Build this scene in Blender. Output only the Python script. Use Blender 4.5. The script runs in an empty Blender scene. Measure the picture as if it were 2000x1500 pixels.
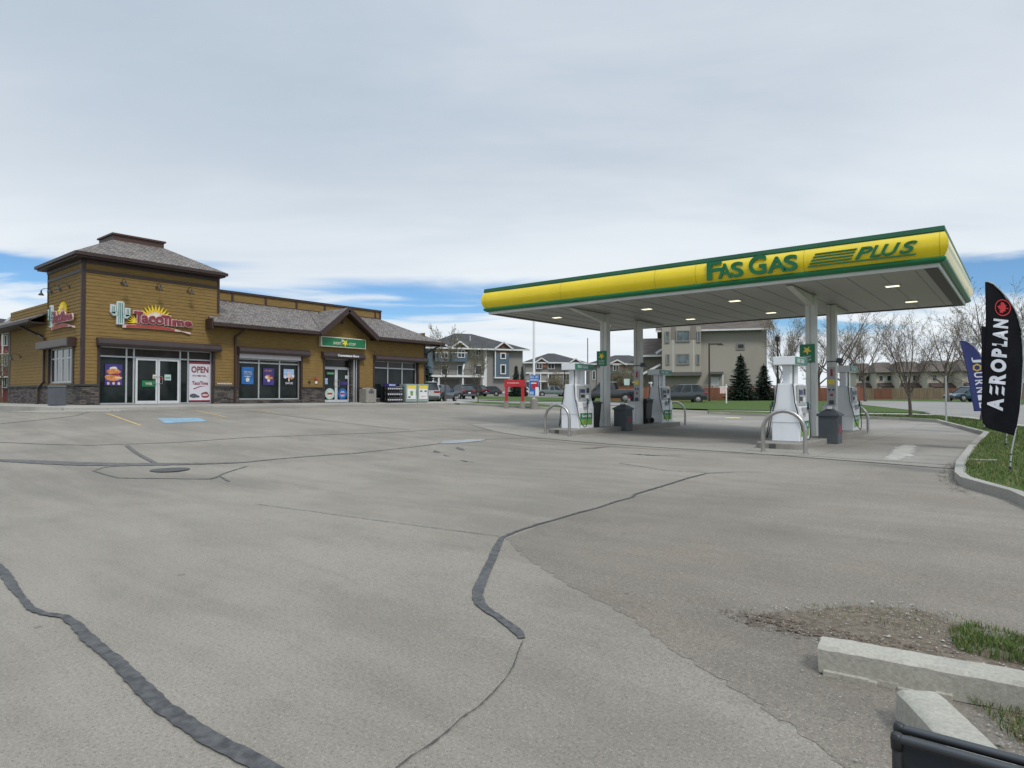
import bpy, bmesh, math, random
from mathutils import Vector, Matrix
random.seed(7)
sc = bpy.context.scene
COL = sc.collection
# ------------------------------------------------------------------ camera
F = 1246.0                                   # focal length for a 2000 px wide frame
TH = math.atan(1005 / F)                     # yaw of the view against the street grid
PT = math.atan(23 / F)                       # slight upward pitch
EYE = Vector((0, 0, 1.6))
cam = bpy.data.cameras.new("camera")
cam.sensor_width = 36.0
cam.lens = 36.0 * F / 2000.0
cam.clip_start = 0.05
cam.clip_end = 6000
camo = bpy.data.objects.new("camera", cam)
COL.objects.link(camo)
camo.location = EYE
camo.rotation_euler = (math.pi / 2 + PT, 0, TH)
sc.camera = camo
# ------------------------------------------------------------------ sky and sun (high thin overcast)
SUN_EL, SUN_ROT = math.radians(50), math.radians(175)
world = bpy.data.worlds.new("World")
sc.world = world
world.use_nodes = True
nt = world.node_tree
nt.nodes.clear()


def N(tree, typ, **kw):
    n = tree.nodes.new(typ)
    for k, v in kw.items():
        setattr(n, k, v)
    return n


def mathn(tree, op, a, b=None, c=None, clamp=False):
    n = tree.nodes.new('ShaderNodeMath')
    n.operation = op
    n.use_clamp = clamp
    for i, x in enumerate((a, b, c)):
        if x is None:
            continue
        if hasattr(x, 'is_output'):
            tree.links.new(x, n.inputs[i])
        else:
            n.inputs[i].default_value = x
    return n.outputs[0]


def smooth(tree, x, lo, hi):
    n = tree.nodes.new('ShaderNodeMapRange')
    n.interpolation_type = 'SMOOTHSTEP'
    tree.links.new(x, n.inputs[0])
    n.inputs[1].default_value = lo
    n.inputs[2].default_value = hi
    return n.outputs[0]


def mixc(tree, fac, a, b, mode='MIX'):
    n = tree.nodes.new('ShaderNodeMix')
    n.data_type = 'RGBA'
    n.blend_type = mode
    for i, x in ((0, fac), (6, a), (7, b)):
        if hasattr(x, 'is_output'):
            tree.links.new(x, n.inputs[i])
        elif i == 0:
            n.inputs[0].default_value = x
        else:
            n.inputs[i].default_value = (x[0], x[1], x[2], 1)
    return n.outputs[2]


def noise(tree, vec, scale, detail=4, rough=0.5, dist=0.0):
    n = tree.nodes.new('ShaderNodeTexNoise')
    n.inputs['Scale'].default_value = scale
    n.inputs['Detail'].default_value = detail
    n.inputs['Roughness'].default_value = rough
    n.inputs['Distortion'].default_value = dist
    if vec is not None:
        tree.links.new(vec, n.inputs['Vector'])
    return n.outputs[0]


def mapping(tree, vec, scale=(1, 1, 1), rot=(0, 0, 0), loc=(0, 0, 0)):
    n = tree.nodes.new('ShaderNodeMapping')
    n.inputs['Scale'].default_value = scale
    n.inputs['Rotation'].default_value = rot
    n.inputs['Location'].default_value = loc
    tree.links.new(vec, n.inputs['Vector'])
    return n.outputs[0]


sky = N(nt, 'ShaderNodeTexSky', sky_type='NISHITA')
sky.sun_disc = False
sky.sun_elevation = SUN_EL
sky.sun_rotation = SUN_ROT
sky.air_density = 1.0
sky.dust_density = 0.3
sky.ozone_density = 2.5
tc = N(nt, 'ShaderNodeTexCoord')
sep = N(nt, 'ShaderNodeSeparateXYZ')
nt.links.new(tc.outputs['Generated'], sep.inputs[0])
zz = mathn(nt, 'MAXIMUM', sep.outputs[2], 0.0)
den = mathn(nt, 'ADD', zz, 0.10)
cx = mathn(nt, 'DIVIDE', sep.outputs[0], den)
cy = mathn(nt, 'DIVIDE', sep.outputs[1], den)
comb = N(nt, 'ShaderNodeCombineXYZ')
nt.links.new(cx, comb.inputs[0])
nt.links.new(cy, comb.inputs[1])
cv = mapping(nt, comb.outputs[0], scale=(1, 1, 1), rot=(0, 0, -TH))      # x across the view, y away
nA = noise(nt, mapping(nt, cv, scale=(0.45, 0.9, 1), rot=(0, 0, 0.5)), 1.0, 5, 0.52, 0.3)
nB = noise(nt, mapping(nt, cv, scale=(0.22, 0.30, 1), loc=(3.1, 1.7, 0)), 1.0, 4, 0.55, 0.4)
nC = noise(nt, mapping(nt, cv, scale=(0.5, 1.1, 1), rot=(0, 0, 0.12), loc=(9.3, 4.2, 0)), 1.0, 6, 0.55, 0.5)
# deck of cloud above, broken band low down, white cumulus haze at the horizon
zc = mathn(nt, 'ADD', zz, mathn(nt, 'MULTIPLY', mathn(nt, 'SUBTRACT', nB, 0.5), 0.22))
zc = mathn(nt, 'ADD', zc, mathn(nt, 'MULTIPLY', mathn(nt, 'SUBTRACT', nC, 0.5), 0.16))
deck = smooth(nt, zc, 0.160, 0.196)
lowz = mathn(nt, 'ADD', zz, mathn(nt, 'MULTIPLY', mathn(nt, 'SUBTRACT', nC, 0.5), -0.30))
low = mathn(nt, 'SUBTRACT', 1.0, smooth(nt, lowz, 0.098, 0.142))
wisp = mathn(nt, 'MULTIPLY', smooth(nt, nC, 0.52, 0.72), 0.75)
cov = mathn(nt, 'MAXIMUM', deck, mathn(nt, 'MAXIMUM', low, wisp))
nD = noise(nt, mapping(nt, cv, scale=(1.1, 2.4, 1), rot=(0, 0, 0.35), loc=(1.3, 5.1, 0)), 1.0, 7, 0.6, 0.5)
tone = mathn(nt, 'ADD', mathn(nt, 'MULTIPLY', nA, 0.65), mathn(nt, 'ADD', mathn(nt, 'MULTIPLY', nB, 0.35), mathn(nt, 'MULTIPLY', nD, 0.32)))
side = mathn(nt, 'ADD', mathn(nt, 'MULTIPLY', sep.outputs[0], math.cos(TH)), mathn(nt, 'MULTIPLY', sep.outputs[1], math.sin(TH)))
tone = mathn(nt, 'ADD', tone, mathn(nt, 'MULTIPLY', side, 0.16))     # the deck is thinner towards the sun's side
toneM = smooth(nt, tone, 0.52, 0.90)
highc = mixc(nt, toneM, (4.2, 4.9, 5.75), (5.7, 6.25, 6.9))
lowc = mixc(nt, smooth(nt, nA, 0.3, 0.62), (6.2, 6.8, 7.4), (7.4, 7.9, 8.3))
hgt = smooth(nt, zz, 0.10, 0.44)
cloudc = mixc(nt, hgt, lowc, highc)
# an overcast deck is brightest towards the zenith, above the frame
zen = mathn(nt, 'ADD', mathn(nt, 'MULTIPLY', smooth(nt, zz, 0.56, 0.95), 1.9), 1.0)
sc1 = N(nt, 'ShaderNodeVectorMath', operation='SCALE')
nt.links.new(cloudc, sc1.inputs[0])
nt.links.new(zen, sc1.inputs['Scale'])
blue = mixc(nt, 1.0, sky.outputs[0], (0.60, 0.82, 1.02), 'MULTIPLY')
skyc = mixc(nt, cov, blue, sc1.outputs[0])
bg = N(nt, 'ShaderNodeBackground')
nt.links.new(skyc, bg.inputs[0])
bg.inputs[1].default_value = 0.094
wo = N(nt, 'ShaderNodeOutputWorld')
nt.links.new(bg.outputs[0], wo.inputs[0])
sun = bpy.data.lights.new("sun", 'SUN')
sun.energy = 1.5
sun.angle = math.radians(14)
sun.color = (1.0, 0.965, 0.92)
suno = bpy.data.objects.new("sun", sun)
COL.objects.link(suno)
SD = Vector((math.sin(math.radians(115)) * math.cos(SUN_EL), -math.cos(math.radians(65)) * math.cos(SUN_EL), math.sin(SUN_EL)))
suno.rotation_euler = SD.to_track_quat('Z', 'Y').to_euler()
sky.sun_rotation = math.atan2(SD.x, SD.y)
sc.view_settings.view_transform = 'Standard'
sc.view_settings.look = 'None'
sc.view_settings.gamma = 1
sc.view_settings.exposure = 0.32
sc.render.engine = 'CYCLES'
sc.cycles.max_bounces = 6
sc.cycles.diffuse_bounces = 3
# ------------------------------------------------------------------ terrain
def S(x):
    x = min(1.0, max(0.0, x))
    return x * x * (3 - 2 * x)


def f(x, y):
    a = S((-x - 9) / 23)
    b = S((y - 29) / 40)
    base = 0.12 * S((y - 2) / 14)
    z = base + 0.87 * (1 - (1 - a) * (1 - b)) + 0.9 * S((-x - 42) / 40) * S((y - 20) / 40)
    # gentle swale across the lot with the manhole
    return z


DV = Vector((-math.sin(TH) * math.cos(PT), math.cos(TH) * math.cos(PT), math.sin(PT)))
RV = Vector((math.cos(TH), math.sin(TH), 0))
UV = RV.cross(DV)


def ray(px, py):
    return DV + RV * ((px - 1000) / F) - UV * ((py - 750) / F)


def hit(px, py):
    """point of the ground under a measured image point (survey helper)"""
    v = ray(px, py)
    t0 = 1.5
    t = t0
    while t < 600:
        p = EYE + v * t
        if p.z < f(p.x, p.y):
            lo, hi = t0, t
            for _ in range(30):
                m = (lo + hi) / 2
                q = EYE + v * m
                if q.z < f(q.x, q.y):
                    hi = m
                else:
                    lo = m
            q = EYE + v * hi
            return (q.x, q.y)
        t0 = t
        t *= 1.01
    p = EYE + v * 600
    return (p.x, p.y)


def W(px, t):
    """world x, y at lateral image position px and distance t"""
    a = (px - 1000) / F
    return (t * (-math.sin(TH) + a * math.cos(TH)), t * (math.cos(TH) + a * math.sin(TH)))


def G(px, t):
    x, y = W(px, t)
    return Vector((x, y, f(x, y)))


def GH(px, py):
    x, y = hit(px, py)
    return Vector((x, y, f(x, y)))


# ------------------------------------------------------------------ materials
def base_mat(name):
    m = bpy.data.materials.new(name)
    m.use_nodes = True
    t = m.node_tree
    return m, t, t.nodes['Principled BSDF']


def mat(name, col, rough=0.6, metal=0.0, var=0.12, scale=3.0, bump=0.0, bscale=60.0, emit=0, coat=0.0, spec=None, stretch=None):
    """plain painted / moulded stuff with a little wear in tone and gloss"""
    m, t, p = base_mat(name)
    tcn = N(t, 'ShaderNodeTexCoord')
    v = tcn.outputs['Object']
    if stretch:
        v = mapping(t, v, scale=stretch)
    n1 = noise(t, v, scale, 5, 0.6)
    lo = [c * (1 - var) for c in col]
    hi = [min(1, c * (1 + var)) for c in col]
    c = mixc(t, smooth(t, n1, 0.3, 0.7), lo, hi)
    t.links.new(c, p.inputs['Base Color'])
    p.inputs['Metallic'].default_value = metal
    r = mathn(t, 'ADD', mathn(t, 'MULTIPLY', n1, 0.15), rough - 0.07, clamp=True)
    t.links.new(r, p.inputs['Roughness'])
    if coat:
        p.inputs['Coat Weight'].default_value = coat
        p.inputs['Coat Roughness'].default_value = 0.08
    if spec is not None:
        p.inputs['Specular IOR Level'].default_value = spec
    if emit:
        p.inputs['Emission Color'].default_value = (*col, 1)
        p.inputs['Emission Strength'].default_value = emit
    if bump:
        b = N(t, 'ShaderNodeBump')
        b.inputs['Strength'].default_value = bump
        b.inputs['Distance'].default_value = 0.01
        t.links.new(noise(t, v, bscale, 4, 0.6), b.inputs['Height'])
        t.links.new(b.outputs[0], p.inputs['Normal'])
    return m


def asphalt(name, c1, c2, grain=1.0, brown=0.0, streak=True, into=None):
    m, t, p = base_mat(name)
    v = N(t, 'ShaderNodeTexCoord').outputs['Object']
    big = noise(t, v, 0.22, 6, 0.6, 0.6)
    mid = noise(t, mapping(t, v, scale=(0.5, 2.2, 1), rot=(0, 0, -0.25)), 0.8, 5, 0.6, 0.4)
    fine = mathn(t, 'ADD', mathn(t, 'MULTIPLY', noise(t, v, 48, 5, 0.85), 0.6), mathn(t, 'MULTIPLY', noise(t, v, 150, 2, 0.7), 0.4))
    tone = mathn(t, 'ADD', mathn(t, 'MULTIPLY', big, 0.6), mathn(t, 'MULTIPLY', mid, 0.4))
    c = mixc(t, smooth(t, tone, 0.33, 0.66), c1, c2)
    if into:
        at = N(t, 'ShaderNodeAttribute')
        at.attribute_name = 'soft'
        c = mixc(t, smooth(t, mathn(t, 'ADD', at.outputs['Fac'], mathn(t, 'MULTIPLY', mathn(t, 'SUBTRACT', noise(t, v, 0.8, 5, 0.6), 0.5), 0.5)), 0.0, 1.0), mixc(t, smooth(t, tone, 0.33, 0.66), *into), c)
    if streak:
        st = noise(t, mapping(t, v, scale=(0.12, 1.6, 1), rot=(0, 0, 0.62)), 1.0, 5, 0.65, 0.8)
        c = mixc(t, mathn(t, 'MULTIPLY', smooth(t, st, 0.55, 0.80), 0.30), c, [x * 0.66 for x in c1])
    mot = noise(t, v, 4.5, 5, 0.7, 0.3)
    c = mixc(t, mathn(t, 'MULTIPLY', smooth(t, mot, 0.42, 0.72), 0.10), c, [x * 0.70 for x in c1])
    dust = noise(t, mapping(t, v, loc=(7, 3, 0)), 0.33, 6, 0.62, 0.8)
    c = mixc(t, mathn(t, 'MULTIPLY', smooth(t, dust, 0.50, 0.74), 0.25), c, [x * 1.22 for x in c2])
    oil = noise(t, v, 0.9, 3, 0.5, 1.2)
    c = mixc(t, mathn(t, 'MULTIPLY', smooth(t, oil, 0.72, 0.80), 0.18), c, [x * 0.55 for x in c1])
    if brown:
        bn = noise(t, v, 0.6, 5, 0.6)
        c = mixc(t, mathn(t, 'MULTIPLY', smooth(t, bn, 0.5, 0.7), brown), c, (0.21, 0.165, 0.125))
    g = mathn(t, 'ADD', mathn(t, 'MULTIPLY', mathn(t, 'SUBTRACT', fine, 0.5), 2.6 * grain), 1.0, clamp=False)
    scn = N(t, 'ShaderNodeVectorMath', operation='SCALE')
    t.links.new(c, scn.inputs[0])
    t.links.new(g, scn.inputs['Scale'])
    vo = N(t, 'ShaderNodeTexVoronoi')
    vo.inputs['Scale'].default_value = 80
    t.links.new(v, vo.inputs['Vector'])
    wn = N(t, 'ShaderNodeSeparateColor')
    t.links.new(vo.outputs['Color'], wn.inputs[0])
    chip = mathn(t, 'MULTIPLY', mathn(t, 'GREATER_THAN', wn.outputs[0], 0.91), mathn(t, 'LESS_THAN', vo.outputs['Distance'], 0.42))
    c = mixc(t, mathn(t, 'MULTIPLY', chip, 0.24 * grain), scn.outputs[0], (0.48, 0.45, 0.40))
    dk = mathn(t, 'MULTIPLY', mathn(t, 'LESS_THAN', wn.outputs[1], 0.12), mathn(t, 'LESS_THAN', vo.outputs['Distance'], 0.45))
    c = mixc(t, mathn(t, 'MULTIPLY', dk, 0.4 * grain), c, (0.055, 0.053, 0.05))
    gum = N(t, 'ShaderNodeTexVoronoi')
    gum.inputs['Scale'].default_value = 1.7
    t.links.new(v, gum.inputs['Vector'])
    gs = N(t, 'ShaderNodeSeparateColor')
    t.links.new(gum.outputs['Color'], gs.inputs[0])
    spot = mathn(t, 'LESS_THAN', mathn(t, 'ADD', gum.outputs['Distance'], mathn(t, 'MULTIPLY', fine, 0.05)), mathn(t, 'MULTIPLY', gs.outputs[0], 0.085))
    c = mixc(t, mathn(t, 'MULTIPLY', spot, 0.45), c, (0.07, 0.066, 0.06))
    t.links.new(c, p.inputs['Base Color'])
    p.inputs['Roughness'].default_value = 0.86
    p.inputs['Specular IOR Level'].default_value = 0.35
    b = N(t, 'ShaderNodeBump')
    b.inputs['Strength'].default_value = 0.55
    b.inputs['Distance'].default_value = 0.004
    t.links.new(noise(t, v, 110, 3, 0.7), b.inputs['Height'])
    t.links.new(b.outputs[0], p.inputs['Normal'])
    return m


def concrete(name, c1, c2, joints=None, stain=0.3):
    m, t, p = base_mat(name)
    v = N(t, 'ShaderNodeTexCoord').outputs['Object']
    big = noise(t, v, 0.35, 6, 0.6, 0.5)
    fine = noise(t, v, 40, 5, 0.7)
    c = mixc(t, smooth(t, big, 0.32, 0.66), c1, c2)
    st = noise(t, v, 1.4, 6, 0.65, 0.7)
    c = mixc(t, mathn(t, 'MULTIPLY', smooth(t, st, 0.52, 0.8), stain), c, [x * 0.5 for x in c1])
    c = mixc(t, mathn(t, 'MULTIPLY', mathn(t, 'SUBTRACT', fine, 0.36), 1.5, clamp=True), c, [x * 0.45 for x in c1])
    if joints:
        br = N(t, 'ShaderNodeTexBrick')
        br.offset = 0.0
        br.inputs['Scale'].default_value = 1.0
        br.inputs['Brick Width'].default_value = joints
        br.inputs['Row Height'].default_value = joints
        br.inputs['Mortar Size'].default_value = 0.012
        br.inputs['Mortar Smooth'].default_value = 0.3
        t.links.new(v, br.inputs['Vector'])
        c = mixc(t, mathn(t, 'MULTIPLY', br.outputs['Fac'], 0.7), c, [x * 0.4 for x in c1])
    t.links.new(c, p.inputs['Base Color'])
    p.inputs['Roughness'].default_value = 0.85
    b = N(t, 'ShaderNodeBump')
    b.inputs['Strength'].default_value = 0.8
    b.inputs['Distance'].default_value = 0.006
    t.links.new(noise(t, v, 60, 7, 0.8), b.inputs['Height'])
    t.links.new(b.outputs[0], p.inputs['Normal'])
    return m


def bricks(name, cols, bw, rh, mortar, mcol, bump=0.6, rough=0.85, msize=0.02, noisev=0.25, nscale=25):
    """courses of shingles, stones or boards laid over the UV (in metres)"""
    m, t, p = base_mat(name)
    uv = N(t, 'ShaderNodeTexCoord').outputs['UV']
    br = N(t, 'ShaderNodeTexBrick')
    br.offset = 0.5
    br.squash = 1.0
    br.inputs['Color1'].default_value = (0, 0, 0, 1)
    br.inputs['Color2'].default_value = (1, 1, 1, 1)
    br.inputs['Mortar'].default_value = (0.5, 0.5, 0.5, 1)
    br.inputs['Scale'].default_value = 1.0
    br.inputs['Brick Width'].default_value = bw
    br.inputs['Row Height'].default_value = rh
    br.inputs['Mortar Size'].default_value = msize
    br.inputs['Mortar Smooth'].default_value = 0.2
    br.inputs['Bias'].default_value = 0.0
    t.links.new(uv, br.inputs['Vector'])
    n1 = noise(t, uv, nscale, 4, 0.7)
    big = noise(t, uv, 0.7, 4, 0.6)
    s = N(t, 'ShaderNodeSeparateColor')
    t.links.new(br.outputs['Color'], s.inputs[0])
    tone = mathn(t, 'ADD', mathn(t, 'MULTIPLY', s.outputs[0], 0.7), mathn(t, 'MULTIPLY', big, 0.45))
    c = mixc(t, smooth(t, tone, 0.12, 0.95), cols[0], cols[1])
    c = mixc(t, mathn(t, 'MULTIPLY', smooth(t, n1, 0.35, 0.75), noisev), c, cols[2])
    c = mixc(t, mathn(t, 'MULTIPLY', br.outputs['Fac'], mortar), c, mcol)
    t.links.new(c, p.inputs['Base Color'])
    p.inputs['Roughness'].default_value = rough
    b = N(t, 'ShaderNodeBump')
    b.inputs['Strength'].default_value = bump
    b.inputs['Distance'].default_value = 0.03
    h = mathn(t, 'ADD', mathn(t, 'MULTIPLY', mathn(t, 'SUBTRACT', 1.0, br.outputs['Fac']), 0.7), mathn(t, 'MULTIPLY', mathn(t, 'ADD', s.outputs[0], n1), 0.4))
    t.links.new(h, b.inputs['Height'])
    t.links.new(b.outputs[0], p.inputs['Normal'])
    return m


def grassmat(name, c1, c2, dry=(0.16, 0.14, 0.07), dryf=0.35):
    m, t, p = base_mat(name)
    v = N(t, 'ShaderNodeTexCoord').outputs['Object']
    n1 = noise(t, v, 0.5, 5, 0.6, 0.4)
    n2 = noise(t, v, 18, 4, 0.7)
    c = mixc(t, smooth(t, n2, 0.3, 0.7), c1, c2)
    c = mixc(t, mathn(t, 'MULTIPLY', smooth(t, n1, 0.48, 0.72), dryf), c, dry)
    t.links.new(c, p.inputs['Base Color'])
    p.inputs['Roughness'].default_value = 0.9
    p.inputs['Specular IOR Level'].default_value = 0.2
    b = N(t, 'ShaderNodeBump')
    b.inputs['Strength'].default_value = 1.0
    b.inputs['Distance'].default_value = 0.05
    t.links.new(n2, b.inputs['Height'])
    t.links.new(b.outputs[0], p.inputs['Normal'])
    return m


def glassmat(name, col=(0.012, 0.014, 0.016), rough=0.04, spec=0.5):
    m, t, p = base_mat(name)
    v = N(t, 'ShaderNodeTexCoord').outputs['Object']
    n1 = noise(t, v, 1.3, 4, 0.6)
    c = mixc(t, smooth(t, n1, 0.35, 0.75), col, [x * 2.2 for x in col])
    t.links.new(c, p.inputs['Base Color'])
    p.inputs['Roughness'].default_value = rough
    p.inputs['Specular IOR Level'].default_value = spec
    b = N(t, 'ShaderNodeBump')
    b.inputs['Strength'].default_value = 0.05
    b.inputs['Distance'].default_value = 0.02
    t.links.new(noise(t, v, 1.1, 2, 0.5), b.inputs['Height'])
    t.links.new(b.outputs[0], p.inputs['Normal'])
    return m


M = {}
M['asphalt'] = asphalt("lot asphalt", (0.170, 0.152, 0.124), (0.252, 0.226, 0.187))
M['patch'] = asphalt("coarse asphalt", (0.142, 0.123, 0.099), (0.202, 0.177, 0.143), 1.2, 0.35, True, ((0.170, 0.152, 0.124), (0.252, 0.226, 0.187)))
M['road'] = asphalt('street asphalt', (0.202, 0.191, 0.174), (0.248, 0.234, 0.213), 0.5)
M['pad'] = concrete('forecourt concrete', (0.22, 0.202, 0.172), (0.312, 0.286, 0.245), 4.0, 0.45)
M['walk'] = concrete('pavement concrete', (0.33, 0.31, 0.27), (0.43, 0.405, 0.36), 1.5, 0.2)
M['kerb'] = concrete('kerb concrete', (0.29, 0.275, 0.24), (0.42, 0.40, 0.35), None, 0.3)
M['island'] = concrete('island concrete', (0.24, 0.22, 0.192), (0.33, 0.31, 0.27), None, 0.4)
M['oldkerb'] = concrete('weathered kerb concrete', (0.345, 0.325, 0.27), (0.49, 0.465, 0.39), None, 0.5)
M['tar'] = mat('crack sealant', (0.062, 0.061, 0.059), 0.55, 0, 0.45, 14, 0.9, 45)
M['tarold'] = mat('worn crack sealant', (0.098, 0.093, 0.086), 0.75, 0, 0.3, 9, 0.5, 60)
M['hair'] = mat('open crack', (0.06, 0.057, 0.052), 0.95)
M['stain'] = mat('old oil stain', (0.095, 0.089, 0.08), 0.8, 0, 0.25, 2.5, 0.3, 90)
M['paintY'] = mat('worn yellow paint', (0.46, 0.34, 0.13), 0.8, 0, 0.35, 9, 0.2, 80)
M['paintB'] = mat('worn blue paint', (0.19, 0.30, 0.37), 0.8, 0, 0.18, 5, 0.2, 80)
M['paintW'] = mat('worn white paint', (0.55, 0.60, 0.62), 0.8, 0, 0.2, 9)
M['iron'] = mat('cast iron', (0.10, 0.095, 0.09), 0.6, 0.6, 0.2, 20, 0.4, 70)
M['grass'] = grassmat('lawn', (0.045, 0.078, 0.015), (0.085, 0.132, 0.030), (0.17, 0.145, 0.07), 0.5)
M['lawnfar'] = grassmat('far lawn', (0.040, 0.074, 0.014), (0.075, 0.122, 0.026), (0.12, 0.14, 0.045), 0.25)
M['dirt'] = grassmat('bare dirt', (0.115, 0.092, 0.068), (0.215, 0.178, 0.135), (0.20, 0.178, 0.145), 0.6)


# ------------------------------------------------------------------ mesh builder
MATS = {}


class MB:
    def __init__(s):
        s.v = []
        s.f = []
        s.m = []
        s.slots = []
        s.cur = 0
        s.T = Matrix.Identity(4)
        s.g = []

    def use(s, m):
        if m not in s.slots:
            s.slots.append(m)
        s.cur = s.slots.index(m)
        return s

    def add(s, vs, fs):
        o = len(s.v)
        s.v += [s.T @ Vector(p) for p in vs]
        for q in fs:
            s.f.append([o + i for i in q])
            s.m.append(s.cur)
        s.g.append((o, len(s.v), len(s.f) - len(fs), len(s.f)))
        return s

    def box(s, x0, y0, z0, x1, y1, z1):
        v = [(x, y, z) for z in (z0, z1) for y in (y0, y1) for x in (x0, x1)]
        return s.add(v, [(0, 2, 3, 1), (4, 5, 7, 6), (0, 1, 5, 4), (1, 3, 7, 5), (3, 2, 6, 7), (2, 0, 4, 6)])

    def poly(s, pts):
        return s.add(pts, [tuple(range(len(pts)))])

    def prism(s, pts, off):
        off = Vector(off)
        a = [Vector(p) for p in pts]
        b = [p + off for p in a]
        n = len(a)
        return s.add(a + b, [tuple(range(n))[::-1], tuple(range(n, 2 * n))] + [(i, (i + 1) % n, n + (i + 1) % n, n + i) for i in range(n)])

    def bar(s, a, b, w, h, up=(0, 0, 1)):
        """rectangular bar from a to b; w across, h along up"""
        a, b = Vector(a), Vector(b)
        d = (b - a).normalized()
        up = Vector(up)
        if abs(d.dot(up)) > 0.98:
            up = Vector((1, 0, 0))
        sd = d.cross(up).normalized()
        u2 = sd.cross(d).normalized()
        q = [sd * (i * w / 2) + u2 * (j * h / 2) for i, j in ((-1, -1), (1, -1), (1, 1), (-1, 1))]
        return s.prism([a + x for x in q], b - a)

    def tube(s, pts, r, n=8, caps=True):
        pts = [Vector(p) for p in pts]
        k = len(pts)
        rs = r if isinstance(r, (list, tuple)) else [r] * k
        vs = []
        prev = None
        for i, p in enumerate(pts):
            if i == 0:
                d = pts[1] - p
            elif i == k - 1:
                d = p - pts[i - 1]
            else:
                d = (pts[i + 1] - p).normalized() + (p - pts[i - 1]).normalized()
            if d.length < 1e-9:
                d = Vector((0, 0, 1))
            d.normalize()
            if prev is None:
                ref = Vector((0, 0, 1)) if abs(d.z) < 0.9 else Vector((1, 0, 0))
                sd = d.cross(ref).normalized()
            else:
                sd = (prev - d * prev.dot(d))
                sd = sd.normalized() if sd.length > 1e-6 else d.orthogonal().normalized()
            prev = sd
            u2 = d.cross(sd)
            for j in range(n):
                a = 2 * math.pi * j / n
                vs.append(p + sd * (math.cos(a) * rs[i]) + u2 * (math.sin(a) * rs[i]))
        fs = []
        for i in range(k - 1):
            for j in range(n):
                j2 = (j + 1) % n
                fs.append((i * n + j, i * n + j2, (i + 1) * n + j2, (i + 1) * n + j))
        if caps:
            fs.append(tuple(range(n))[::-1])
            fs.append(tuple(range((k - 1) * n, k * n)))
        return s.add(vs, fs)

    def lathe(s, prof, c=(0, 0, 0), n=20, axis='z'):
        """prof: list of (radius, height)"""
        vs = []
        c = Vector(c)
        for r, h in prof:
            for j in range(n):
                a = 2 * math.pi * j / n
                x, y = r * math.cos(a), r * math.sin(a)
                p = {'z': (x, y, h), 'y': (x, h, y), 'x': (h, x, y)}[axis]
                vs.append(c + Vector(p))
        fs = []
        for i in range(len(prof) - 1):
            for j in range(n):
                j2 = (j + 1) % n
                fs.append((i * n + j, i * n + j2, (i + 1) * n + j2, (i + 1) * n + j))
        fs.append(tuple(range(n))[::-1])
        fs.append(tuple(range((len(prof) - 1) * n, len(prof) * n)))
        return s.add(vs, fs)

    def text(s, body, x0, x1, z0, z1, y=0.0, ext=0.01, bold=0.0, shear=0.0, res=3):
        """lettering fitted to a rectangle of the x-z plane, facing -y"""
        cu = bpy.data.curves.new('t', 'FONT')
        cu.body = body
        cu.extrude = ext * 0.5 / max(1e-6, 1.0)
        cu.offset = bold
        cu.shear = shear
        cu.resolution_u = res
        ob = bpy.data.objects.new('t', cu)
        COL.objects.link(ob)
        dg = bpy.context.evaluated_depsgraph_get()
        me = bpy.data.meshes.new_from_object(ob.evaluated_get(dg))
        vs = [v.co.copy() for v in me.vertices]
        fs = [tuple(p.vertices) for p in me.polygons]
        bpy.data.objects.remove(ob)
        bpy.data.curves.remove(cu)
        bpy.data.meshes.remove(me)
        if not vs:
            return s
        ax, bx = min(v.x for v in vs), max(v.x for v in vs)
        ay, by = min(v.y for v in vs), max(v.y for v in vs)
        sx = (x1 - x0) / max(1e-6, bx - ax)
        sz = (z1 - z0) / max(1e-6, by - ay)
        return s.add([(x0 + (v.x - ax) * sx, y - v.z - ext / 2, z0 + (v.y - ay) * sz) for v in vs], fs)

    def each(s, name, parent, m, **kw):
        """every added piece becomes a part of its own"""
        for (v0, v1, f0, f1) in s.g:
            q = MB()
            q.add(s.v[v0:v1], [[i - v0 for i in fc] for fc in s.f[f0:f1]])
            q.build(name, parent, m, **kw)

    def build(s, name, parent=None, m=None, smoothf=False, bevel=0.0, world=False, recalc=True, auto=None):
        me = bpy.data.meshes.new(name)
        vs = s.v
        if world and parent is not None:
            inv = PM[root_of(parent).name].inverted()
            vs = [inv @ p for p in vs]
        me.from_pydata([tuple(p) for p in vs], [], s.f)
        if m is not None:
            me.materials.append(m)
        else:
            for k in s.slots:
                me.materials.append(k)
            for p, i in zip(me.polygons, s.m):
                p.material_index = i
        if recalc:
            bm = bmesh.new()
            bm.from_mesh(me)
            bmesh.ops.recalc_face_normals(bm, faces=bm.faces)
            bm.to_mesh(me)
            bm.free()
        uvl = me.uv_layers.new(name='UVMap')
        for p in me.polygons:
            n = p.normal
            h = Vector((0, 0, 1)).cross(n)
            h = h.normalized() if h.length > 0.05 else Vector((1, 0, 0))
            w = n.cross(h)
            for li in p.loop_indices:
                co = me.vertices[me.loops[li].vertex_index].co
                uvl.data[li].uv = (co.dot(h), co.dot(w))
        if smoothf:
            for p in me.polygons:
                p.use_smooth = True
        o = bpy.data.objects.new(name, me)
        COL.objects.link(o)
        if auto:
            me.shade_smooth()
            md = o.modifiers.new('split', 'EDGE_SPLIT')
            md.split_angle = math.radians(auto)
        if bevel:
            md = o.modifiers.new('bevel', 'BEVEL')
            md.width = bevel
            md.segments = 2
            md.limit_method = 'ANGLE'
        if parent is not None:
            o.parent = parent
        return o


PM = {}


def root_of(o):
    while o.parent is not None:
        o = o.parent
    return o


def tag(o, label, cat, group=None):
    o['label'] = label
    o['category'] = cat
    if group:
        o['group'] = group
    return o


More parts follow.
